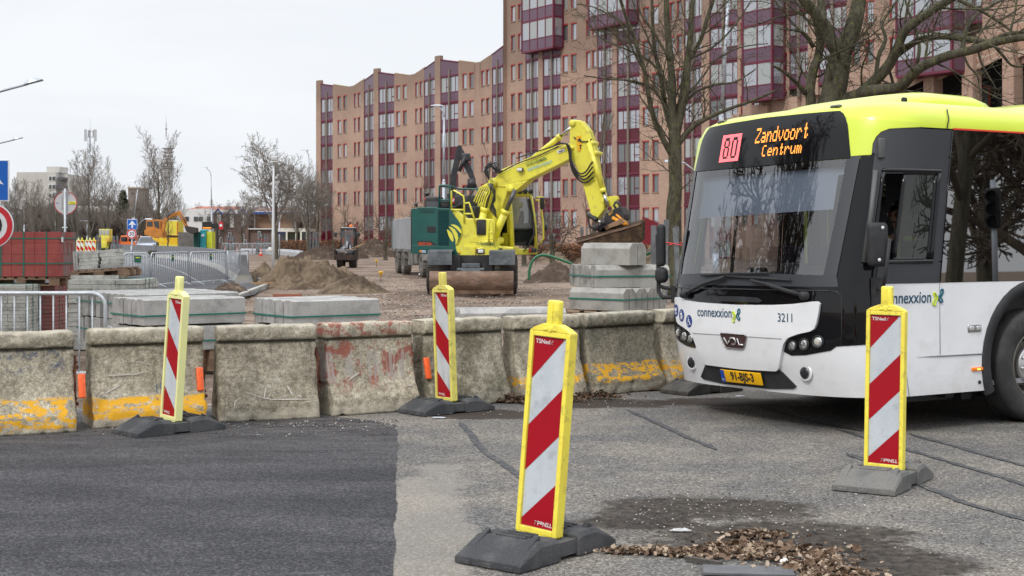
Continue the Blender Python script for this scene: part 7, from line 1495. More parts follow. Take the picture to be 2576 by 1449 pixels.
m=MB(); m.box((cx,Y-.06,.42),(1.7,.1,.16)); obj('bumper',m,blk,VN)
Y=150; TC=thing('crawler_machine','small bright yellow cab machine with three rear windows at the far left','tractor',(P(262,600,Y).x,Y,0)); q=P(262,600,Y); cy_=M('crawler_yellow',(.70,.63,.08),.5)
m=MB(); m.rbox((q.x,Y+.6,1.95),(1.50,1.2,.70),.06); m.rbox((q.x,Y+.7,1.36),(1.56,1.6,.55),.05); m.rbox((q.x,Y+.3,.80),(.95,1.2,.60),.05); m.box((q.x,Y+.6,.6),(1.3,1.4,.3)); obj('body',m,cy_,TC)
for dx in (-.52,0,.52): m=MB(); m.rbox((q.x+dx,Y-.02,1.98),(.40,.03,.52),.05); obj('window',m,M('pane_grey',(.42,.43,.42),.2),TC)
for s in (-1,1): m=MB(); m.rbox((q.x+s*.66,Y+.9,.4),(.36,2.0,.78),.2); obj('track',m,tyr,TC)
m=MB(); m.add([(q.x+.38,Y-.22,1.20),(q.x+.66,Y-.22,1.20),(q.x+.52,Y-.22,1.48)],[(0,1,2)]); obj('warning_triangle',m,M('triangle_orange',(.9,.25,.12),.5),TC); TC.scale=(.74,1.0,1.12)
Y=114; DG=thing('orange_digger','orange tracked digger with a raised bent arm in the far distance','excavator',(P(410,600,Y).x,Y,0)); og=M('digger_orange',(.56,.22,.045),.55,c2=(.45,.18,.04),ns=2); DP=plane(410,Y,0)  # orange muted, distance haze is put into the colour
slab('body',[(363,578),(404,577),(408,585),(410,598),(385,598),(363,590)],DP,1.6,og,DG); slab('cab',[(367,556),(369,553),(400,552),(402,556),(403,580),(366,580)],DP,1.2,og,DG,nb=.1)
slab('cab_window',[(369,557),(383,557),(383,570),(369,569)],DP,.02,cg,DG,nb=.07); slab('cab_window',[(386,556),(399,556),(400,576),(388,570)],DP,.02,cg,DG,nb=.07)
slab('boom',[(402,585),(407,560),(412,549),(438,535),(447,531),(452,536),(449,541),(425,549),(415,560),(410,590)],DP,.3,og,DG,nb=.2); slab('stick',[(443,533),(450,530),(463,548),(470,568),(465,572),(456,556)],DP,.25,og,DG,nb=.16)
slab('digger_bucket',[(463,568),(476,570),(493,573),(495,585),(480,588),(468,582)],DP,.8,M('digger_bucket_dark',(.07,.06,.055),.8),DG)
m=MB(); m.tube([pt(420,547,DP),pt(440,529,DP)],.06,6); m.tube([pt(456,540,DP),pt(468,562,DP)],.05,6); obj('cylinder',m,rodg,DG)
for dy in (0,1.6): m=MB(); q=pt(392,622,DP,.3+dy); q.z=.32; m.rbox(q+V((.2,0,-.0)),(1.9,.4,.6),.25); obj('track',m,tyr,DG)
Y=118; q=P(420,600,Y); TRL=thing('tipping_dumper','yellow dumper body on black wheels under the orange digger arm','dumper',(q.x,Y,0)); DQ=plane(420,Y,0); yd=M('dumper_yellow',(.85,.52,.02),.45)
slab('skip',[(405,591),(410,589),(446,592),(446,615),(412,613)],DQ,1.4,yd,TRL); slab('skip_load',[(409,590),(446,592),(446,597),(412,597)],DQ,1.3,soilb,TRL,nb=-.03); slab('side_panel',[(383,598),(400,600),(412,612),(411,616),(385,603)],DQ,.1,yd,TRL)
for x in (424,442): qq=P(x,600,Y+.2); tyre('wheel',(qq.x,Y+.1,.38),(0,-1,0),.40,.3,TRL,tread=10)
Y=124; t=thing('site_container','bright yellow site container with striped edge behind the orange digger','container',(X(425,Y),Y,0)); m=MB(); box3(m,X(400,Y),X(446,Y),Y,Y+2.4,.25,Z(556,Y)); obj('box',m,M('container_yellow',(.75,.62,.06),.5),t); m=MB(); [box3(m,X(445.2,Y),X(447,Y),Y-.02,Y+.05,Z(560+k*10,Y)-.3,Z(560+k*10,Y)) for k in range(5)]; obj('striped_edge',m,redb,t); m=MB(); box3(m,X(401,Y),X(445,Y),Y+.2,Y+2.2,Z(556,Y)+.01,Z(553.5,Y)); box3(m,X(402,Y),X(444,Y),Y+.3,Y+2,0,.24); obj('roof',m,lampw,t)
Y=115; t=thing('site_cabin','dark green site cabin left of the turquoise toilet','cabin',(X(494,Y),Y,0)); m=MB(); box3(m,X(487,Y),X(501,Y),Y,Y+2.4,.1,Z(583,Y)); [box3(m,X(488+k*1.6,Y),X(488.7+k*1.6,Y),Y-.05,Y,.15,Z(584,Y)) for k in range(8)]; m.box((X(494,Y),Y+1,.05),(.4,2,.1)); obj('box',m,M('cabin_green',(.015,.10,.085),.5),t)
t=thing('portable_toilet','turquoise portable toilet with a white notice','toilet',(X(509,Y),Y,0)); m=MB(); box3(m,X(502,Y),X(517,Y),Y+.1,Y+1.3,.0,Z(582.5,Y)); m.rbox((X(509.5,Y),Y+.7,Z(582,Y)+.05),(X(517,Y)-X(502,Y),1.2,.16),.07); obj('box',m,M('toilet_turquoise',(.02,.30,.34),.5),t); m=MB(); box3(m,X(503.5,Y),X(505,Y),Y+.05,Y+.1,.1,Z(585,Y)); obj('door_frame',m,M('toilet_dark',(.01,.2,.24),.5),t); m=MB(); box3(m,X(506,Y),X(513,Y),Y+.05,Y+.1,Z(595,Y),Z(589,Y)); obj('notice',m,whs,t)
t=thing('site_cabin','narrow lime yellow cabin right of the turquoise toilet','cabin',(X(520,Y),Y,0)); m=MB(); box3(m,X(517.4,Y),X(531,Y),Y+.3,Y+1.6,.0,Z(582.5,Y)); [box3(m,X(518+k*3,Y),X(519+k*3,Y),Y+.26,Y+.3,.1,Z(584,Y)) for k in range(4)]; obj('box',m,M('cabin_lime',(.62,.68,.05),.5),t)
Y=118; t=thing('site_fence','grey board fence behind the dark soil pile in the distance','fence',(X(470,Y),Y,0))
for k in range(14): m=MB(); a_=448+k*2.9; box3(m,X(a_,Y),X(a_+2.6,Y),Y,Y+.05,0,Z(584,Y)); obj('board',m,M('board_grey',(.20,.19,.18),.9,c2=(.15,.14,.13),ns=2),t)
# barrow like things, small white sacks
q=P(680,600,125); m=MB(); m.ico((q.x,125,.62),.26,(.8,.6,.9),0,2); m.v=[p+V((.08*noise.noise(p*3),0,.08*noise.noise(p*4))) for p in m.v]; tag(obj('white_sack',m,wht),'white sack standing on the pale kerb row beside the white lamp post','sack')
m=MB(); qq=G(478+205,750); 
q=G(723,748); m=MB(); m.box(q+V((0,0,.05)),(.75,.16,.08)); tag(obj('wooden_plank',m,M('plank_red',(.30,.12,.08),.8)),'reddish plank on the sand between the lamp post and the kerb bundle','plank')
q=G(660,725); m=MB(); m.box(q+V((0,0,.16)),(.7,.12,.05),R(18)); tag(obj('wooden_plank',m,woodn),'light wooden plank at the curved kerb edge','plank')

# ---------------------------------------------------------------- city bus
BW=1.275; BD=.75; BN=3.2
LEAN=[(0,.10),(.3,.10),(.55,.03),(.75,0),(1.05,0),(1.2,.03),(2.5,.33),(2.6,.365),(2.66,.47),(2.70,.75),(2.715,1.2)]
WZ=[(0,.985),(.35,.995),(.6,1),(2.45,1),(2.52,.99),(2.6,.955),(2.66,.88),(2.70,.6),(2.715,.1)]
def lerp_(t,x):
    if x<=t[0][0]: return t[0][1]
    for (a,b),(c,d) in zip(t[:-1],t[1:]):
        if x<=c: return b+(d-b)*(x-a)/(c-a)
    return t[-1][1]
_vs=[BW*(1-(1-i/399)**2.2) for i in range(400)]; _us=[BD*(1-(1-min(v/BW,1)**BN)**(1/BN)) for v in _vs]; _arc=[0]
for i in range(399): _arc.append(_arc[-1]+math.hypot(_vs[i+1]-_vs[i],_us[i+1]-_us[i]))
LQ=_arc[-1]
import bisect
def S(s,z,off=0.0):
    a=abs(s); sg=-1 if s<0 else 1
    if a<=LQ:
        i=min(398,max(0,bisect.bisect_right(_arc,a)-1)); t=(a-_arc[i])/(_arc[i+1]-_arc[i]); v=_vs[i]+(_vs[i+1]-_vs[i])*t; u=_us[i]+(_us[i+1]-_us[i])*t
    else: v=BW; u=BD+a-LQ
    p=V((u+lerp_(LEAN,z)*max(0,1-u/2.5),sg*v*lerp_(WZ,z),z))
    if off:
        e=.004; a_=S(s+e,z)-S(s-e,z); b_=S(s,min(z+e,2.71))-S(s,z-e); n=a_.cross(b_)
        if n.length<1e-9: n=V((-1,0,0))
        n.normalize()
        if n.dot(p-V((3 if abs(s)<LQ else p.x,0,p.z-.001)))<0: n=-n
        p=p+n*off
    return p
YAW=1.027; BUS=thing('city_bus','white city bus with a lime yellow roof and a lit orange destination display','bus',(1.915,12.069,0),(-.016,0,math.pi/2-YAW))
bwhite=M('bus_white',(.80,.81,.83),.28,c2=(.75,.76,.78),ns=1.5,coat=.5,dirt=(.45,.42,.38),da=.25)
nt=bwhite.node_tree; b=nt.nodes['Principled BSDF']; src=b.inputs['Base Color'].links[0].from_socket; tc=nd(nt,'ShaderNodeTexCoord'); sx=nd(nt,'ShaderNodeSeparateXYZ'); nt.links.new(tc.outputs['Object'],sx.inputs[0])
rf=math_(nt,'MULTIPLY',ramp(nt,math_(nt,'ADD',sx.outputs[2],math_(nt,'MULTIPLY',noi(nt,scl(nt,tc.outputs['Object'],(2,2,5)),3,7,.7),.35)),.66,.38),.26); nt.links.new(mixc(nt,rf,src,(.33,.30,.26)),b.inputs['Base Color']); lime=M('bus_lime',(.64,.76,.05),.3,c2=(.60,.72,.05),ns=1,coat=.5); bblk=M('bus_gloss_black',(.005,.005,.006),.04,coat=.0,spec=.38); bgry=M('bus_anthracite',(.030,.032,.038),.42,coat=.1); plast=M('bus_plastic',(.022,.023,.025),.6,c2=(.035,.035,.038),ns=5)
wsg=glassmat('windscreen_glass',(.88,.92,.97),2.3,.004); dwg=glassmat('driver_glass',(.30,.34,.33),1.55,.01,.25,(.06,.07,.06)); twg=glassmat('tinted_glass',(.10,.105,.115),3.1,.012); twc=glassmat('door_side_glass',(.6,.63,.66),1.5,.012)
def bobj(name,m,mat,par=None,**k): return obj(name,m,mat,par or BUS,local=True,**k)
def patch(name,poly,mat,off=.006,th=.0,par=None,ds=.06,dz=.09,mb=None,ret=False,mi=0,smooth=True):
    bm=bmesh.new(); bm.faces.new([bm.verts.new((x,y,0)) for x,y in poly])
    x0=min(p[0] for p in poly);x1=max(p[0] for p in poly);y0=min(p[1] for p in poly);y1=max(p[1] for p in poly)
    ks=[]; k=math.ceil(x0/ds)*ds
    while k<x1: 
        if abs(k)<LQ+.1 or abs(k/ds)%8<1: ks.append(k)
        k+=ds
    for k in ks: bmesh.ops.bisect_plane(bm,geom=bm.verts[:]+bm.edges[:]+bm.faces[:],plane_co=(k+1e-5,0,0),plane_no=(1,0,0))
    k=math.ceil(y0/dz)*dz
    while k<y1: bmesh.ops.bisect_plane(bm,geom=bm.verts[:]+bm.edges[:]+bm.faces[:],plane_co=(0,k+1e-5,0),plane_no=(0,1,0)); k+=dz
    bm.verts.index_update(); vs=[S(v.co.x,v.co.y,off) for v in bm.verts]; fs=[tuple(v.index for v in f.verts) for f in bm.faces]
    if th:
        be=[tuple(v.index for v in e.verts) for e in bm.edges if len(e.link_faces)==1]; n=len(vs); co=[(v.co.x,v.co.y) for v in bm.verts]; vs+=[S(x,y,off-th) for x,y in co]; fs+=[(a,b,b+n,a+n) for a,b in be]
    bm.free(); m=mb or MB(); m.add(vs,fs,mi,smooth)
    if mb or ret: return m
    o=bobj(name,m,mat,par)
    if th: 
        o.modifiers.new('e','EDGE_SPLIT').split_angle=R(50)
    return o
def mir(p): return p+[(-x,y) for x,y in p[::-1] if abs(x)>1e-6]
def rect(a,b,c,d): return [(a,c),(b,c),(b,d),(a,d)]
WU=2.24; WZc=.50; sW=lambda u:LQ+u-BD
def fill(keys,st):
    keys=sorted(set(keys)); o=[]
    for a,b in zip(keys[:-1],keys[1:]):
        n=max(1,round((b-a)/st)); o+=[a+(b-a)*i/n for i in range(n)]
    return o+[keys[-1]]
sh_=fill([0,.92,1.30,LQ,1.88],.05)+fill([1.93,2.05,3.95],.05)[0:]+fill([4.1,LQ+11.25],.3); zs=fill([.28,.33,.60,1.24,1.36,2.06,2.12,2.38,2.44,2.52,2.6,2.66],.06)+[2.685,2.70,2.71,2.715]
ss=[-x for x in sh_[::-1]][:-1]+sh_
def hole(s,z):
    a=abs(s); u=BD+a-LQ
    if a<.90+.05*(z-1.2) and 1.24<z<2.12: return True
    if -1.88<s<-1.30 and 1.36<z<2.06: return True
    if a>2.05 and 1.24<z<2.38: return True
    if s>1.36 and s<2.6 and .36<z<2.3: return True
    if a>LQ and math.hypot(u-WU,z-WZc)<.64: return True
    if a>LQ and math.hypot(u-8.2,z-WZc)<.64: return True
    return False
def shmat(s,z):
    if z>=2.435: return 1
    a=abs(s)
    if a<1.17 and z>=2.19: return 1
    if (a<1.36 and .76<z) or (z>1.19 and a>1.2): return 2
    return 0
m=MB(); vv=[S(s,z) for z in zs for s in ss]; n=len(ss); fs=[[],[],[]]
for j in range(len(zs)-1):
    for i in range(n-1):
        if not hole((ss[i]+ss[i+1])/2,(zs[j]+zs[j+1])/2): fs[shmat((ss[i]+ss[i+1])/2,(zs[j]+zs[j+1])/2)].append((j*n+i,j*n+i+1,(j+1)*n+i+1,(j+1)*n+i))
m.add(vv,fs[0],0,True); b0=len(m.f); m.f+=fs[1]+fs[2]; m.m+=[1]*len(fs[1])+[2]*len(fs[2]); m.sm+=[True]*(len(fs[1])+len(fs[2])); bobj('body_shell',m,[bwhite,lime,bblk])
m=MB(); m.box((12.0,0,1.5),(.03,2.5,2.4)); bobj('rear_wall',m,bwhite)
# front black mask and protruding white panel
low=[(.0,.70),(.52,.70),(.56,.625),(.63,.60),(.77,.61),(1.0,.655),(1.05,.69),(1.345,.71),(1.345,1.185),(1.30,1.215),(1.02,1.215),(.0,1.20)]
pos=low; patch('front_mask',[(-x,y) for x,y in low[::-1]]+[(x,y) for x,y in low if x>0],bblk,.006)
wp_=[(0,1.0),(.30,1.005),(.5,1.01),(.7,1.022),(.88,1.045),(.915,1.045),(.935,1.025),(.925,.96),(.905,.87),(.885,.825),(.85,.805),(.74,.78),(.63,.745),(.585,.70),(.56,.645),(.50,.51),(.475,.48),(.45,.47),(0,.46)]
patch('front_panel',[(x,y) for x,y in wp_]+[(-x,y) for x,y in wp_[::-1] if x>0],bwhite,.036,.05,dz=.05,ds=.04)
m=MB(); m.tube([S(s,.74-.006*abs(s)+.003,.037) for s in [-.575+.0575*k for k in range(21)]],.0035,4); bobj('panel_crease',m,M('seam_grey',(.25,.25,.27),.6))
m=MB(); m.tube([S(s,1.13,.008) for s in [-1.0+.05*k for k in range(41)]],.005,4)
for sg in (-1,1): m.tube([S(sg*1.0,1.13,.008),S(sg*1.06,1.12,.008),S(sg*1.095,1.08,.008),S(sg*1.10,.9,.008),S(sg*1.09,.70,.008)],.005,4); m.tube([S(sg*.86,1.13,.008),S(sg*.86,1.05,.008)],.004,4)
bobj('mask_seam',m,M('seam_black',(.03,.03,.035),.3))
patch('air_intake',[(.34,1.04),(.28,1.062),(.1,1.068),(-.1,1.068),(-.28,1.062),(-.34,1.04),(-.30,1.025),(.30,1.025)],plast,.012)
patch('lower_grille',mir([(0,.475),(.45,.475),(.50,.455),(.60,.345),(.58,.325),(0,.30)][::1])[::1] if False else [(-.45,.475),(.45,.475),(.50,.455),(.62,.345),(.58,.325),(.3,.305),(-.3,.305),(-.58,.325),(-.62,.345),(-.50,.455)],plast,.012,.03)
patch('plate_recess',[(-.30,.472),(.26,.472),(.20,.34),(-.24,.34)],bgry,.018)
# number plate
def flat(s,z,off):
    c=S(s,z,off); a=(S(s-.05,z,off)-S(s+.05,z,off)).normalized(); b=(S(s,z+.03,off)-S(s,z-.03,off)); b=(b-a*a.dot(b)).normalized(); n=a.cross(b); n=n if n.x<0 or abs(s)>1.3 else -n
    return c,a,b,n
def ftext(name,txt,s,z,size,mat,off=.008,sx=1,bold=0,par=None,mb=None,align='CENTER',conf=True):
    t=textmesh(txt,size,0,align,bold,sx); m=mb or MB(); m.add([S(s-p.x,z+p.y,off) for p in t.v],t.f)
    return m if mb else bobj(name,m,mat,par)
c,a,b,n=flat(-.02,.395,.045); rot=Matrix((a,n,b)).transposed(); m=MB(); m.rbox(c,(.52,.012,.11),.006,0,rot); o=bobj('number_plate',m,M('plate_yellow',(.82,.44,.0),.35)); m=MB(); m.box(c-a*.235+n*.008,(.045,.006,.106),rot); bobj('country_band',m,M('plate_blue',(.01,.06,.35),.4),o)
m=MB(); textat(m,'91-BJS-3',.100,c+a*.02+b*.004+n*.0095,a,b,.88,.003); bobj('plate_text',m,blk,o); m=MB(); textat(m,'NL',.028,c-a*.235-b*.03+n*.0125,a,b); bobj('country_code',m,whs,o)
# emblem
patch('emblem_plate',[(.165,.745),(.155,.752),(-.155,.752),(-.175,.742),(-.13,.655),(-.10,.638),(.10,.638),(.13,.655)],M('emblem_dark',(.06,.03,.03),.3),.042,.02)
m=MB(); q=[(.165,.745),(.155,.754),(-.155,.754),(-.175,.742),(-.13,.652),(-.10,.636),(.10,.636),(.13,.652),(.165,.745)]; m.tube([S(x,y,.046) for x,y in q],.005,6); bobj('emblem_rim',m,chrome)
m=MB(); bx=lambda l: m.tube([S(x,y,.050) for x,y in l],.008,5); bx([(.115,.725),(.075,.67),(.045,.70)]); bx([(.045,.70),(.03,.725),(-.02,.725),(-.035,.70),(-.02,.672),(.02,.672)]); bx([(-.06,.725),(-.075,.672),(-.125,.672)]); bobj('emblem_letters',m,M('chrome_letters',(.75,.75,.76),.25,m=.8))
# headlights
for sg in (-1,1):
    for s_,z_,r_ in ((.66,.685,.040),(.775,.70,.044),(.905,.725,.045)):
        c,a,b,n=flat(sg*s_,z_,.012); n=V((-1,0,0)) if s_<.8 else (V((-1,sg*.25,0))).normalized(); m=MB(); m.lathe(c,n,[(r_*1.12,-.01),(r_*1.12,.012),(r_*1.0,.014),(r_*.95,.0)],24); o=bobj('headlight',m,blkm); m=MB(); m.lathe(c,n,[(r_*.97,.0),(r_*.75,.010),(r_*.4,.014),(.001,.015)],20,cap=False); bobj('lens',m,M('lens_chrome',(.70,.71,.70),.12,m=.75,c2=(.35,.36,.36),ns=60),o)
        if s_>.9: m=MB(); m.lathe(c,n,[(r_*.55,.018),(r_*.3,.022),(.001,.023)],14); bobj('bulb',m,M('bulb_glass',(.5,.48,.42),.2),o)
    # fog lamp openings
    c,a,b,n=flat(sg*.735,.465,.004); m=MB(); m.lathe(c,V((-1,0,0)),[(.066,-.012),(.060,.004),(.048,.0),(.046,-.02)],24); m.v=[c+V((p.x-c.x,(p.y-c.y)*1.1,(p.z-c.z)*1.1)) for p in m.v]; bobj('fog_lamp_surround',m,bwhite); m=MB(); m.lathe(c+V((-.012,0,0)),V((-1,0,0)),[(.048,-.004),(.044,.002),(.001,.002)],20); bobj('fog_lamp',m,M('fog_lamp_dark',(.02,.02,.025),.15),None)
# accessibility pictograms (round blue stickers)
for s_,z_,kind in ((.885,.925,0),(.765,.885,1),(.63,.838,2)):
    m=MB(); m.add([S(s_-.052*math.cos(2*math.pi*k/24),z_+.056*math.sin(2*math.pi*k/24),.038) for k in range(24)],[tuple(range(24))]); o=bobj('pictogram',m,M('sticker_blue',(.01,.04,.22),.35))
    m=MB(); q=lambda x,y:S(s_-x,z_+y,.041); tb=lambda l,r=.0045: m.tube([q(*p) for p in l],r,4); 
    if kind==1: m.lathe(q(0,.034),V((-1,.3,0)),[(.001,0),(.008,0),(.008,.002)],10); tb([(0,.022),(0,-.005)],.009); tb([(-.004,-.005),(-.010,-.040)]); tb([(.004,-.005),(.010,-.040)]); tb([(-.008,.018),(-.02,-.008)],.003); tb([(.008,.018),(.02,-.008)],.003); tb([(.026,.0),(.024,-.040)],.002)
    elif kind==2: m.lathe(q(-.006,.034),V((-1,.3,0)),[(.001,0),(.008,0),(.008,.002)],10); tb([(-.006,.022),(-.004,-.004),(.014,-.004),(.022,-.03),(.03,-.028)],.004); tb([(-.012+.018*math.cos(u),-.018+.020*math.sin(u)) for u in [R(80+25*k) for k in range(11)]],.0025); tb([(-.005,.010),(.012,.010)],.003)
    else: tb([(-.03,.022),(-.018,.016),(.018,.016)],.004); tb([(-.018,.012),(-.012,-.004),(.010,-.006),(.018,.012),(.0,.004)],.006); tb([(-.008,-.008),(-.012,-.02)],.002); tb([(.008,-.008),(.012,-.02)],.002); [tb([(x+.008*math.cos(u),-.026+.009*math.sin(u)) for u in [R(45*k) for k in range(9)]],.002) for x in (-.012,.012)]; tb([(.018,.012),(.026,.024)],.003)
    bobj('symbol',m,whs,o)
# operator name and fleet number
navy=M('logo_navy',(.005,.06,.12),.4); llime=M('logo_lime',(.55,.68,.02),.4); lteal=M('logo_teal',(.0,.11,.17),.4)
ftext('operator_name','connexxion',.255,.925,.118,navy,.039,.86,.0012); ftext('fleet_number','3211',-.62,.905,.10,navy,.039,.86,.0005)
def xlogo(s_,z_,k,off):
    m=MB(); t=lambda l,mi: m.tube([S(s_-x*k*1.05,z_+y*k*1.1,off) for x,y in l],.0075*k/.055,5,mi)
    t([(-.95,.55),(-.75,.75),(-.25,.25),(-.05,.05),(-.05,-.1),(-.45,-.55),(-.45,-.95),(-.75,-1.05),(-.95,-.75),(-.9,-.45),(-.45,.0),(-.95,.55)],0); t([(.95,1.1),(.65,1.15),(.45,.85),(.45,.45),(.1,.1),(.1,-.1),(.65,-.65),(.9,-.6),(.95,-.35),(.55,.05),(1.0,.65),(.95,1.1)],1)
    bobj('logo_cross',m,[llime,lteal])
xlogo(-.04,.905,.048,.039)
ftext('operator_name','connexxion',-1.675,1.065,.135,navy,.004,.86,.0012); xlogo(-2.02,1.06,.055,.004)
# windscreen and its black surround
ws=[(0,1.205),(.955,1.205),(.97,1.5),(1.0,2.195),(0,2.185)]; patch('windscreen',mir(ws[::-1])[::1] if False else [(-.955,1.205),(.955,1.205),(.97,1.5),(1.0,2.195),(.0,2.185),(-1.0,2.195),(-.97,1.5)],wsg,.004)
m=MB(); patch('x',[(-1.06,1.16),(1.06,1.16),(1.04,1.235),(.93,1.25),(.5,1.262),(-.5,1.262),(-.93,1.25),(-1.04,1.235)],None,.009,mb=m)
for sg in (-1,1): patch('x',[(sg*x,y) for x,y in [(.925,1.24),(1.035,1.235),(1.085,2.225),(.975,2.2),(.955,1.7)]],None,.009,mb=m)
bobj('windscreen_surround',m,bgry)
for sg in (-1,1): patch('corner_glass',[(sg*x,y) for x,y in [(1.045,1.20),(1.345,1.20),(1.29,1.66),(1.175,2.20),(1.09,2.215)]],bblk,.007)
dp=[(-.94,2.47),(-.90,2.56),(-.87,2.585),(-.4,2.595),(0,2.598),(.4,2.595),(.87,2.585),(.90,2.56),(.94,2.47),(1.005,2.215),(1.0,2.19),(0,2.178),(-1.0,2.19),(-1.005,2.215)]
patch('destination_window',dp,bblk,.016,.02)
for sg in (-1,1): patch('roof_corner',[(sg*x,y) for x,y in [(.80,2.20),(1.175,2.212),(1.172,2.30),(1.19,2.355),(1.225,2.395),(1.29,2.42),(1.6,2.437),(1.6,2.47),(.80,2.52)]],lime,.011,.02,dz=.04,ds=.04)
for sg in (-1,1): m=MB(); m.rbox(S(sg*.80,2.635,.0),(.05,.11,.035),.015); bobj('roof_marker_lamp',m,M('marker_dark',(.08,.07,.05),.15,coat=.5))
# LED matrix text
FN={'Z':["11111","00001","00010","00100","01000","10000","11111"],'a':["00000","00000","01110","00001","01111","10001","01111"],'n':["00000","00000","10110","11001","10001","10001","10001"],'d':["00001","00001","01111","10001","10001","10001","01111"],'v':["00000","00000","10001","10001","10001","01010","00100"],'o':["00000","00000","01110","10001","10001","10001","01110"],'r':["00000","00000","10110","11001","10000","10000","10000"],'t':["00100","00100","01110","00100","00100","00101","00110"],'C':["01110","10000","10000","10000","10000","10000","01110"],'e':["00000","00000","01110","10001","11111","10000","01110"],'u':["00000","00000","10001","10001","10001","10011","01101"],'m':["00000","00000","11010","10101","10101","10101","10101"]}
led=M('led_amber',(1,.33,.05),.5,emit=2.2); m=MB()
def ledtext(txt,s0,s1,z0,z1):
    n=len(txt); cw=(s0-s1)/n; dx=cw/6.2; dz_=(z1-z0)/13
    for i,ch in enumerate(txt):
        for r_,row in enumerate(FN[ch]):
            for k,bit in enumerate(row):
                if bit=='1':
                    for sub in (0,1):
                        s_=s0-cw*i-dx*k; z_=z1-dz_*(r_*2+sub); h=dx*.46; v_=dz_*.34; m.add([S(s_-a*h,z_+b*v_,.020) for a,b in ((-1,-1),(1,-1),(1,1),(-1,1))],[(0,1,2,3)])
ledtext('Zandvoort',.065,-.585,2.385,2.505); bobj('destination_text',m,led); m=MB(); ledtext('Centrum',-.05,-.54,2.262,2.352); bobj('destination_text',m,led)
m=MB(); rows=26; DG8={'8':["0111110","1100011","1100011","0111110","1100011","1100011","1100011","0111110"],'0':["0111110","1100011","1100011","1100011","1100011","1100011","1100011","0111110"]}
for r_ in range(rows):
    z_=2.487-(2.487-2.243)*(r_+.5)/rows; runs=[]; 
    for k in range(22):
        s_=.535-(.535-.262)*(k+.5)/22; on=True; y=(r_-3)/20*8
        for dgt,off_ in (('8',3),('0',12)):
            if 0<=y<8 and off_<=k<off_+7 and DG8[dgt][int(y)][k-off_]=='1': on=False
        if on: h=(.535-.262)/44; m.add([S(s_-a*h,z_+b*.0032,.020) for a,b in ((-1,-1),(1,-1),(1,1),(-1,1))],[(0,1,2,3)])
bobj('line_number',m,M('led_red',(1,.16,.18),.5,emit=1.7)); patch('line_number_back',rect(.53,.265,2.245,2.485),M('led_back_black',(.02,.008,.01),.5),.0175)
# wipers
m=MB(); w_=lambda l,r: m.tube([S(a,b,o_) for a,b,o_ in l],r,6)
w_([(.70,1.075,.03),(.60,1.10,.05),(.42,1.16,.05),(.15,1.225,.04)],.016); w_([(.50,1.238,.03),(.1,1.255,.035),(-.38,1.262,.03)],.009); w_([(-.78,1.088,.03),(-.62,1.12,.055),(-.40,1.17,.045)],.018); w_([(-.40,1.17,.045),(-.2,1.20,.04)],.012); w_([(.17,1.235,.03),(-.2,1.222,.035),(-.64,1.205,.03)],.009)
for a,b in ((.72,1.07),(-.80,1.085)): c,x_,y_,n_=flat(a,b,.02); m.lathe(c,V((-1,0,0)),[(.035,-.01),(.035,.04),(.02,.055),(.001,.056)],14)
bobj('wipers',m,plast)
# driver side window group
m=MB()
for r_ in (rect(-2.03,-1.20,2.06,2.225),rect(-2.03,-1.35,1.185,1.36)): patch('x',r_,None,.006,mb=m)
patch('x',[(-2.03,2.225),(-1.175,2.225),(-1.175,2.30),(-1.195,2.355),(-1.235,2.40),(-1.32,2.425),(-2.03,2.428)],None,.006,mb=m); patch('x',[(-1.30,1.36),(-1.25,1.36),(-1.22,2.06),(-1.27,2.06)],None,.008,mb=m); patch('x',rect(-2.03,-1.88,1.36,2.06),None,.006,mb=m)
bobj('cab_side_panel',m,bgry)
m=MB()
def frame(s0,s1,z0,z1,w,off,th):
    for r_ in (rect(s0,s1,z0,z0+w),rect(s0,s1,z1-w,z1),rect(s0,s0+w,z0+w,z1-w),rect(s1-w,s1,z0+w,z1-w)): patch('x',r_,None,off,th,mb=m)
frame(-1.92,-1.275,1.34,2.10,.03,.016,.04); frame(-1.88,-1.48,1.365,2.075,.022,.012,.03); bobj('window_frame',m,bblk)
patch('sliding_glass',rect(-1.87,-1.49,1.37,2.07),dwg,.002); m=MB(); m.rbox(S(-1.25,2.32-.06,.02),(.07,.03,.16),.01); m.tube([S(-1.23,1.35,.03),S(-1.235,1.75,.03),S(-1.225,2.08,.03)],.022,6); bobj('side_trim',m,M('trim_grey',(.09,.09,.09),.5))
m=MB()
for k in (-2.03,): m.tube([S(k,1.19,.009),S(k,2.42,.009)],.005,4)
m.tube([S(-1.25,1.355,.009),S(-2.03,1.355,.009)],.004,4); m.tube([S(-1.20,2.215,.009),S(-2.03,2.205,.009)],.004,4); bobj('panel_seams',m,bblk); m=MB(); [m.tube([S(s_,z0,.002),S(s_,z1,.002)],.003,4) for s_,z0,z1 in ((-2.03,.60,1.18),(-1.36,.60,1.18),(-1.62,.28,.585),(-4.3,.3,1.18),(-2.56,.58,.70))]; bobj('skirt_seams',m,M('seam_grey',(.25,.25,.27),.6))
# long tinted windows both sides
patch('side_glass',rect(-LQ-11.2,-2.035,1.185,2.44),twg,.004,ds=.15,dz=.3); patch('side_glass',rect(2.62,LQ+11.2,1.185,2.44),twc,.004,ds=.15,dz=.3)
for s0 in [3.7+1.55*k for k in range(6)]: 
    for sg in (-1,1): m=MB(); patch('x',rect(min(sg*s0,sg*(s0+.05)),max(sg*s0,sg*(s0+.05)),1.185,2.44),None,-.02,mb=m); bobj('window_pillar',m,bblk)
patch('gutter_line',rect(-LQ-11.2,-2.035,2.432,2.446),M('stripe_red',(.75,.04,.02),.4),.008)
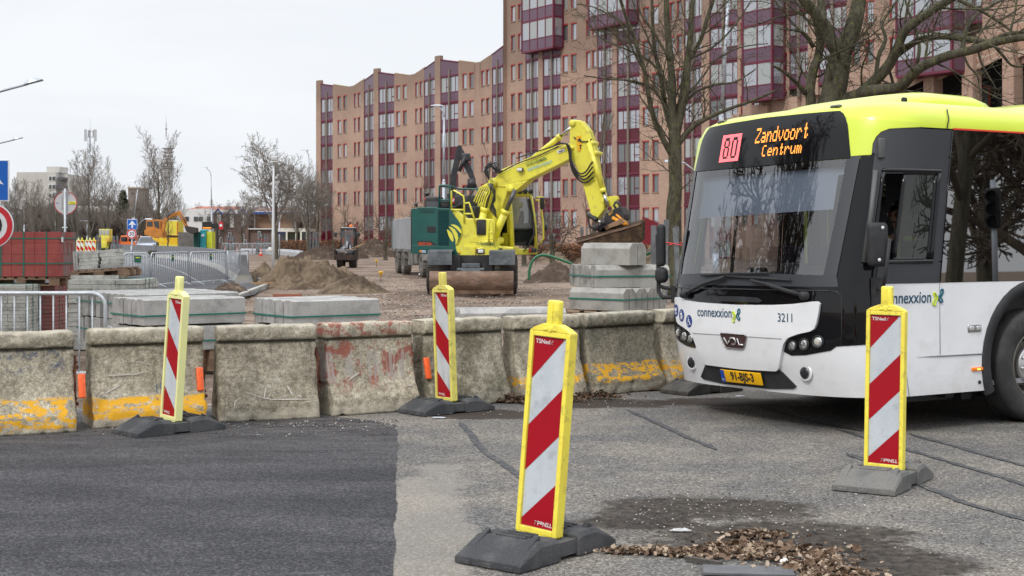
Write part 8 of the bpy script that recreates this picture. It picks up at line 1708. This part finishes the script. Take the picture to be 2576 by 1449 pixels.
# doors on the far side
for s0 in (1.36,1.99): patch('door_glass',rect(s0,s0+.61,.38,2.32),twc,.004); 
m=MB(); 
for s0 in (1.33,1.97,2.58): patch('x',rect(s0,s0+.045,.34,2.34),None,.012,mb=m)
patch('x',rect(1.33,2.62,2.3,2.36),None,.012,mb=m); patch('x',rect(1.33,2.62,.33,.39),None,.012,mb=m); bobj('door_frame',m,bblk)
# side details
m=MB(); m.tube([S(-1.45,.590,.003),S(-2.0,.588,.003),S(-2.56,.584,.003)],.006,4); m.tube([S(-3.95,.58,.003),S(-8.8,.57,.003)],.006,4); bobj('skirt_crease',m,M('seam_grey',(.25,.25,.27),.6))
m=MB(); m.rbox(S(-2.45,.80,.0),(.16,.02,.065),.012); o=bobj('lock_recess',m,chrome); m=MB(); [m.rbox(S(-2.45+d,.80,.012),(.05,.014,.035),.006) for d in (-.04,.04)]; bobj('latch',m,M('latch_silver',(.6,.6,.6),.3,m=.6),o)
m=MB(); m.rbox(S(-2.455,.462,.006),(.13,.02,.030),.008); o=bobj('side_marker_lamp',m,M('marker_amber_lens',(.9,.22,.01),.2)); m=MB(); m.box(S(-2.462,.462,.018),(.035,.004,.012)); bobj('lit_bulb',m,M('lit_amber',(1,.6,.1),.5,emit=2),o)
m=MB(); m.lathe(S(-2.475,.352,0),(0,-1,0),[(.016,0),(.014,.01),(.001,.01)],10); bobj('jack_cap',m,plast)
m=MB(); m.tube([S(-1.95,2.44,.012),S(-1.98,2.52,.010),S(-2.0,2.6,.008)],.005,4); bobj('roof_seam',m,plast)
# wheels, arches
def arch(u,sg):
    m=MB(); pr=[]
    for k in range(0,25):
        a_=R(-22+224*k/24); x=u-math.cos(a_)*1; 
        for_=[(u+r*math.cos(a_),sg*(BW*.998+o_),WZc+r*math.sin(a_)) for r,o_ in ((.60,-.25),(.605,.018),(.66,.022),(.695,.006),(.695,-.02))]; pr.append([V(q) for q in for_])
    m.loft(pr,0,False,False,True); bobj('wheel_arch',m,plast)
    m=MB(); m.box((u,sg*.85,.85),(1.4,.5,.9)); bobj('wheel_housing',m,blk)
rimd=M('bus_rim',(.20,.185,.16),.5,m=.3,c2=(.13,.115,.10),ns=8); rims=M('bus_hub',(.5,.5,.5),.3,m=.7)
def buswheel(u,sg):
    c=V((u,sg*(BW-.135),.48+sg*.02)); ax=V((0,sg,0)); r=.48; m=MB(); m.lathe(c,ax,[(.285,-.13),(.30,-.14),(.42,-.145),(.465,-.13),(.48,-.10),(.48,.10),(.466,.128),(.43,.142),(.36,.14),(.31,.125),(.285,.11)],56)
    for q in (-.07,-.02,.03,.08): m.lathe(c+ax*q,ax,[(.4815,-.018),(.4815,.018)],40)
    o=bobj('wheel',m,M('bus_tyre',(.032,.032,.033),.75,c2=(.055,.052,.05),ns=6,bump=.2))
    m=MB(); m.lathe(c,ax,[(.287,.112),(.280,.118),(.268,.105),(.262,.03),(.25,.0),(.20,-.02),(.155,.03),(.150,.05),(.11,.055)],40); bobj('rim',m,rimd,o)
    m=MB(); m.lathe(c,ax,[(.165,.045),(.165,.07),(.15,.08),(.10,.085),(.095,.13),(.085,.14),(.001,.142)],32); bobj('hub',m,rims,o); m=MB()
    a=ax.orthogonal().normalized(); b=ax.cross(a)
    for k in range(10): an=2*math.pi*k/10; rd=a*math.cos(an)+b*math.sin(an); m.lathe(c+rd*.205+ax*(-.012),ax,[(.026,0),(.026,.012),(.001,.012)],10)
    for k in range(10): an=2*math.pi*(k+.5)/10; rd=a*math.cos(an)+b*math.sin(an); m.lathe(c+rd*.132+ax*.08,ax,[(.016,0),(.001,.0015)],8)
    bobj('hand_holes',m,blk,o); m=MB()
    for k in range(10): an=2*math.pi*k/10; rd=a*math.cos(an)+b*math.sin(an); m.lathe(c+rd*.142+ax*.075,ax,[(.012,0),(.012,.03),(.001,.032)],6)
    bobj('wheel_nuts',m,rims,o)
for u in (WU,8.2):
    for sg in (-1,1): arch(u,sg); buswheel(u,sg)
# roof pods, antenna
for u0,u1,lb in ((.98,2.24,0),(2.30,5.6,1),(6.2,9.4,1)):
    m=MB(); rings=[]
    for k,(t_,h_) in enumerate(((0,.0),(.06,.45),(.22,.85),(.45,1),(.85,.98),(.95,.8),(1,.3),(1.003,.0))):
        u=u0+(u1-u0)*t_; w0=.86*(.80+.20*min(1,h_*1.6)); zt=2.60+.24*h_; ring=[]
        for j in range(15): 
            a_=math.pi*j/14; cx=-math.cos(a_); ring.append(V((u,w0*math.copysign(abs(cx)**.5,cx),2.60+(zt-2.60)*abs(math.sin(a_))**.42)))
        rings.append(ring)
    m.loft(rings,0,True,True,True); bobj('roof_pod',m,lime)
m=MB(); m.rbox((.95,-1.02,2.66),(.06,.03,.10),.015); bobj('roof_antenna',m,plast)
# mirrors
m=MB(); hd=S(-1.285,1.475,.17); rot=Matrix.Rotation(R(20),3,'Z'); m.rbox(hd,(.08,.165,.345),.04,0,Matrix.Rotation(R(58),3,'Z')); o=bobj('mirror_head',m,plast)
m=MB(); m.tube([S(-1.35,1.16,.02),S(-1.36,1.12,.13),S(-1.345,1.25,.20),S(-1.335,1.52,.235)],.015,8); m.box(S(-1.36,1.16,.03),(.10,.05,.14)); m.box(S(-1.37,1.05,.025),(.08,.05,.08)); bobj('mirror_arm',m,plast)
m=MB(); nn=V((-.30,-.95,0)).normalized(); [m.lathe(hd+V((dx,-.055,dz)),nn,[(.014,0),(.012,.004),(.001,.005)],12) for dx,dz in ((.005,.13),(-.035,-.12))]; bobj('mirror_dots',m,M('dot_white',(.65,.66,.66),.4),o)
m=MB(); L3=lambda u,v,z:V((u,v,z)); m.rbox(L3(.22,1.335,1.52),(.08,.09,.40),.04); m.rbox(L3(.24,1.36,1.24),(.10,.14,.15),.05); o=bobj('mirror_head',m,plast); m=MB(); m.tube([L3(.32,1.22,1.03),L3(.26,1.37,1.03),L3(.25,1.42,1.08),L3(.25,1.43,1.62),L3(.25,1.36,1.62)],.020,8); m.tube([L3(.33,1.22,1.11),L3(.27,1.36,1.12),L3(.25,1.43,1.14)],.018,8); m.box(L3(.33,1.23,1.06),(.1,.08,.16)); bobj('mirror_arm',m,plast)
# interior
m=MB(); m.box((6.4,0,.33),(11.0,2.4,.04)); m.box((11.8,0,1.4),(.1,2.4,2.1)); m.box((6.4,0,2.47),(10.8,2.2,.03)); bobj('cabin_lining',m,M('cabin_grey',(.30,.31,.33),.8))
m=MB(); pts=[(.18,1.15),(.30,1.23),(.58,1.24),(.72,1.10),(.82,.55),(.18,.55)]; m.loft([[V((a+.10*(abs(y)/1.1)**3,y,b)) for a,b in pts] for y in (-1.08,-.8,-.4,0,.4,.8,1.08)],0); m.rbox((.62,-.62,1.22),(.2,.5,.12),.05); m.rbox((.50,.30,1.24),(.10,.20,.14),.03); bobj('dashboard',m,M('dash_black',(.03,.032,.036),.5))
m=MB(); c=V((.62,-.70,1.26)); ax=V((-.45,0,.9)).normalized(); a=V((0,1,0)); b=ax.cross(a); m.tube([c+(a*math.cos(u)+b*math.sin(u))*.22 for u in [2*math.pi*k/28 for k in range(29)]],.016,6,cap=False); [m.tube([c,c+(a*math.cos(u)+b*math.sin(u))*.22],.012,5) for u in (0,2.1,4.2)]; m.tube([c,c-ax*.3],.03,8); bobj('steering_wheel',m,blkm)
patch('sun_blind',[(-.975,1.80),(.975,1.77),(1.02,2.21),(-1.02,2.21)],M('blind_grey_blue',(.80,.86,.95),.8),-.07)
m=MB()
for u in (1.55,): m.box((u,-.70,1.35),(.06,.9,1.9)); 
bobj('driver_partition',m,M('partition_dark',(.02,.02,.022),.5))
m=MB(); m.rbox((1.15,-.78,.90),(.5,.5,.12),.05); m.rbox((1.38,-.78,1.3),(.12,.46,.7),.05); bobj('driver_seat',m,M('seat_dark_blue',(.02,.03,.07),.8))
for i in range(7):
    for v_ in (-.8,.8):
        if i==0 and v_>0: continue
        u=3.3+1.1*i; m=MB(); m.rbox((u,v_,.85),(.42,.8,.1),.04); m.rbox((u+.2,v_,1.2),(.09,.8,.65),.04); bobj('passenger_seat',m,M('seat_navy',(.02,.035,.09),.8))
for u,v_ in ((2.7,-.5),(2.7,.5),(4.4,-.45),(6,.45),(1.6,.55)): m=MB(); m.tube([(u,v_,.35),(u,v_,2.45)],.018,8); bobj('grab_pole',m,M('pole_lime',(.5,.6,.05),.4))
m=MB(); m.tube([(2.6,-.45,2.2),(8,-.45,2.2)],.016,6); m.tube([(2.6,.45,2.2),(8,.45,2.2)],.016,6); bobj('ceiling_rail',m,chrome)
m=MB(); m.rbox((.48,-.20,1.27),(.12,.24,.16),.03); m.rbox((.55,.05,1.23),(.2,.12,.1),.03); bobj('ticket_machine',m,M('machine_dark',(.08,.08,.085),.4))
m=MB(); m.ico((.26,-.33-.2,1.225),.03,(1.6,1.4,.7),0,2); m.ico((.25,-.63,1.22),.022,(1,1.4,.8),0,2); 
tag(obj('tissue',m.xf(BUS.matrix_world if False else WM(BUS)),whs),'white crumpled tissues lying on the bus dashboard behind the windscreen','litter')
q=WM(BUS)@V((1.13,-.80,1.0)); figure('person','bus driver with dark hair and sunglasses sitting behind the open side window',q,math.pi/2-YAW+math.pi,True,M('uniform_navy',(.02,.025,.04),.8),cloth,arms=((.40,.17,.30),(.40,-.17,.30)),vest=hivy,glasses=True,female=True)
m=MB(); m.box((1.5,0,.24),(1.0,1.9,.10)); m.box((6.2,0,.26),(8,1.0,.12)); m.tube([(WU,-1,.48),(WU,1,.48)],.09,8); m.box((1.62,-1.0,.24),(.12,.08,.10)); m.box((1.42,-1.0,.25),(.10,.08,.07)); bobj('underfloor',m,blk)
# ---------------------------------------------------------------- what the bus windows reflect: trees and a signal across the road behind the camera
LOWB=dict(BROAD); LOWB['ang']=[0,50,46,42,38]; LOWB['from']=[.35,.15,.15,.15,.2]
RT=treeproto('bare_tree','bare tree across the road, seen only as a reflection in the bus side windows','tree',(27,10.2,0),8.0,.09,LOWB,33,[bark,twigm],.17,rmin=.006)
treeproto('bare_tree','tall bare tree across the road, its trunk reflected beside the driver window','tree',(14.3,9.55,0),9.5,.10,BROAD,36,[bark,twigm],.36,rmin=.006)
dup(RT,(-12.0,14.0,0),1.0,'bare tree left of the view, seen only as a reflection in the bus windscreen',1.5); dup(RT,(-17,18,0),3.3,'second bare tree left of the view, reflected in the bus windscreen',1.4)
t=thing('added_brick_house','long brick house added left of the view to darken reflections in the bus front','building',(-33,14,0)); m=MB(); m.uv=None; m.box((-36,12,4.2),(8,26,8.4)); obj('wall',m,brw,t); m=MB(); m.prism([(-40.5,-1.5,8.41),(-31.5,-1.5,8.41),(-36,-1.5,11.8)],(0,27,0)); obj('roof',m,rof,t)  # unseen house, added to darken what the black bus front reflects
for k in range(6):
    for z_ in (1.6,4.8): m=MB(); m.box((-31.97,1.5+k*4.2,z_),(.1,1.6,1.5)); obj('window',m,PAN,t)
dup(RT,(36,6.6,0),2.0,'second bare tree across the road, seen only as a reflection in the bus windows',1.2); dup(RT,(30,9.0,0),4.0,'third bare tree across the road, reflected at the far end of the bus windows',1.3)
t=thing('traffic_light','traffic signal across the road, seen only as a reflection in the bus side windows','traffic light',(23,8.9,0)); m=MB(); m.tube([(23,8.9,0),(23,8.9,3.2)],.06,8); obj('pole',m,lamps,t)
m=MB(); m.rbox((23,8.9,2.6),(.22,.3,.85),.03); [m.lathe((22.92,8.9,2.85-.27*k),(-1,0,0),[(.11,0),(.12,.22)],12) for k in range(3)]; obj('signal_head',m,blk,t)
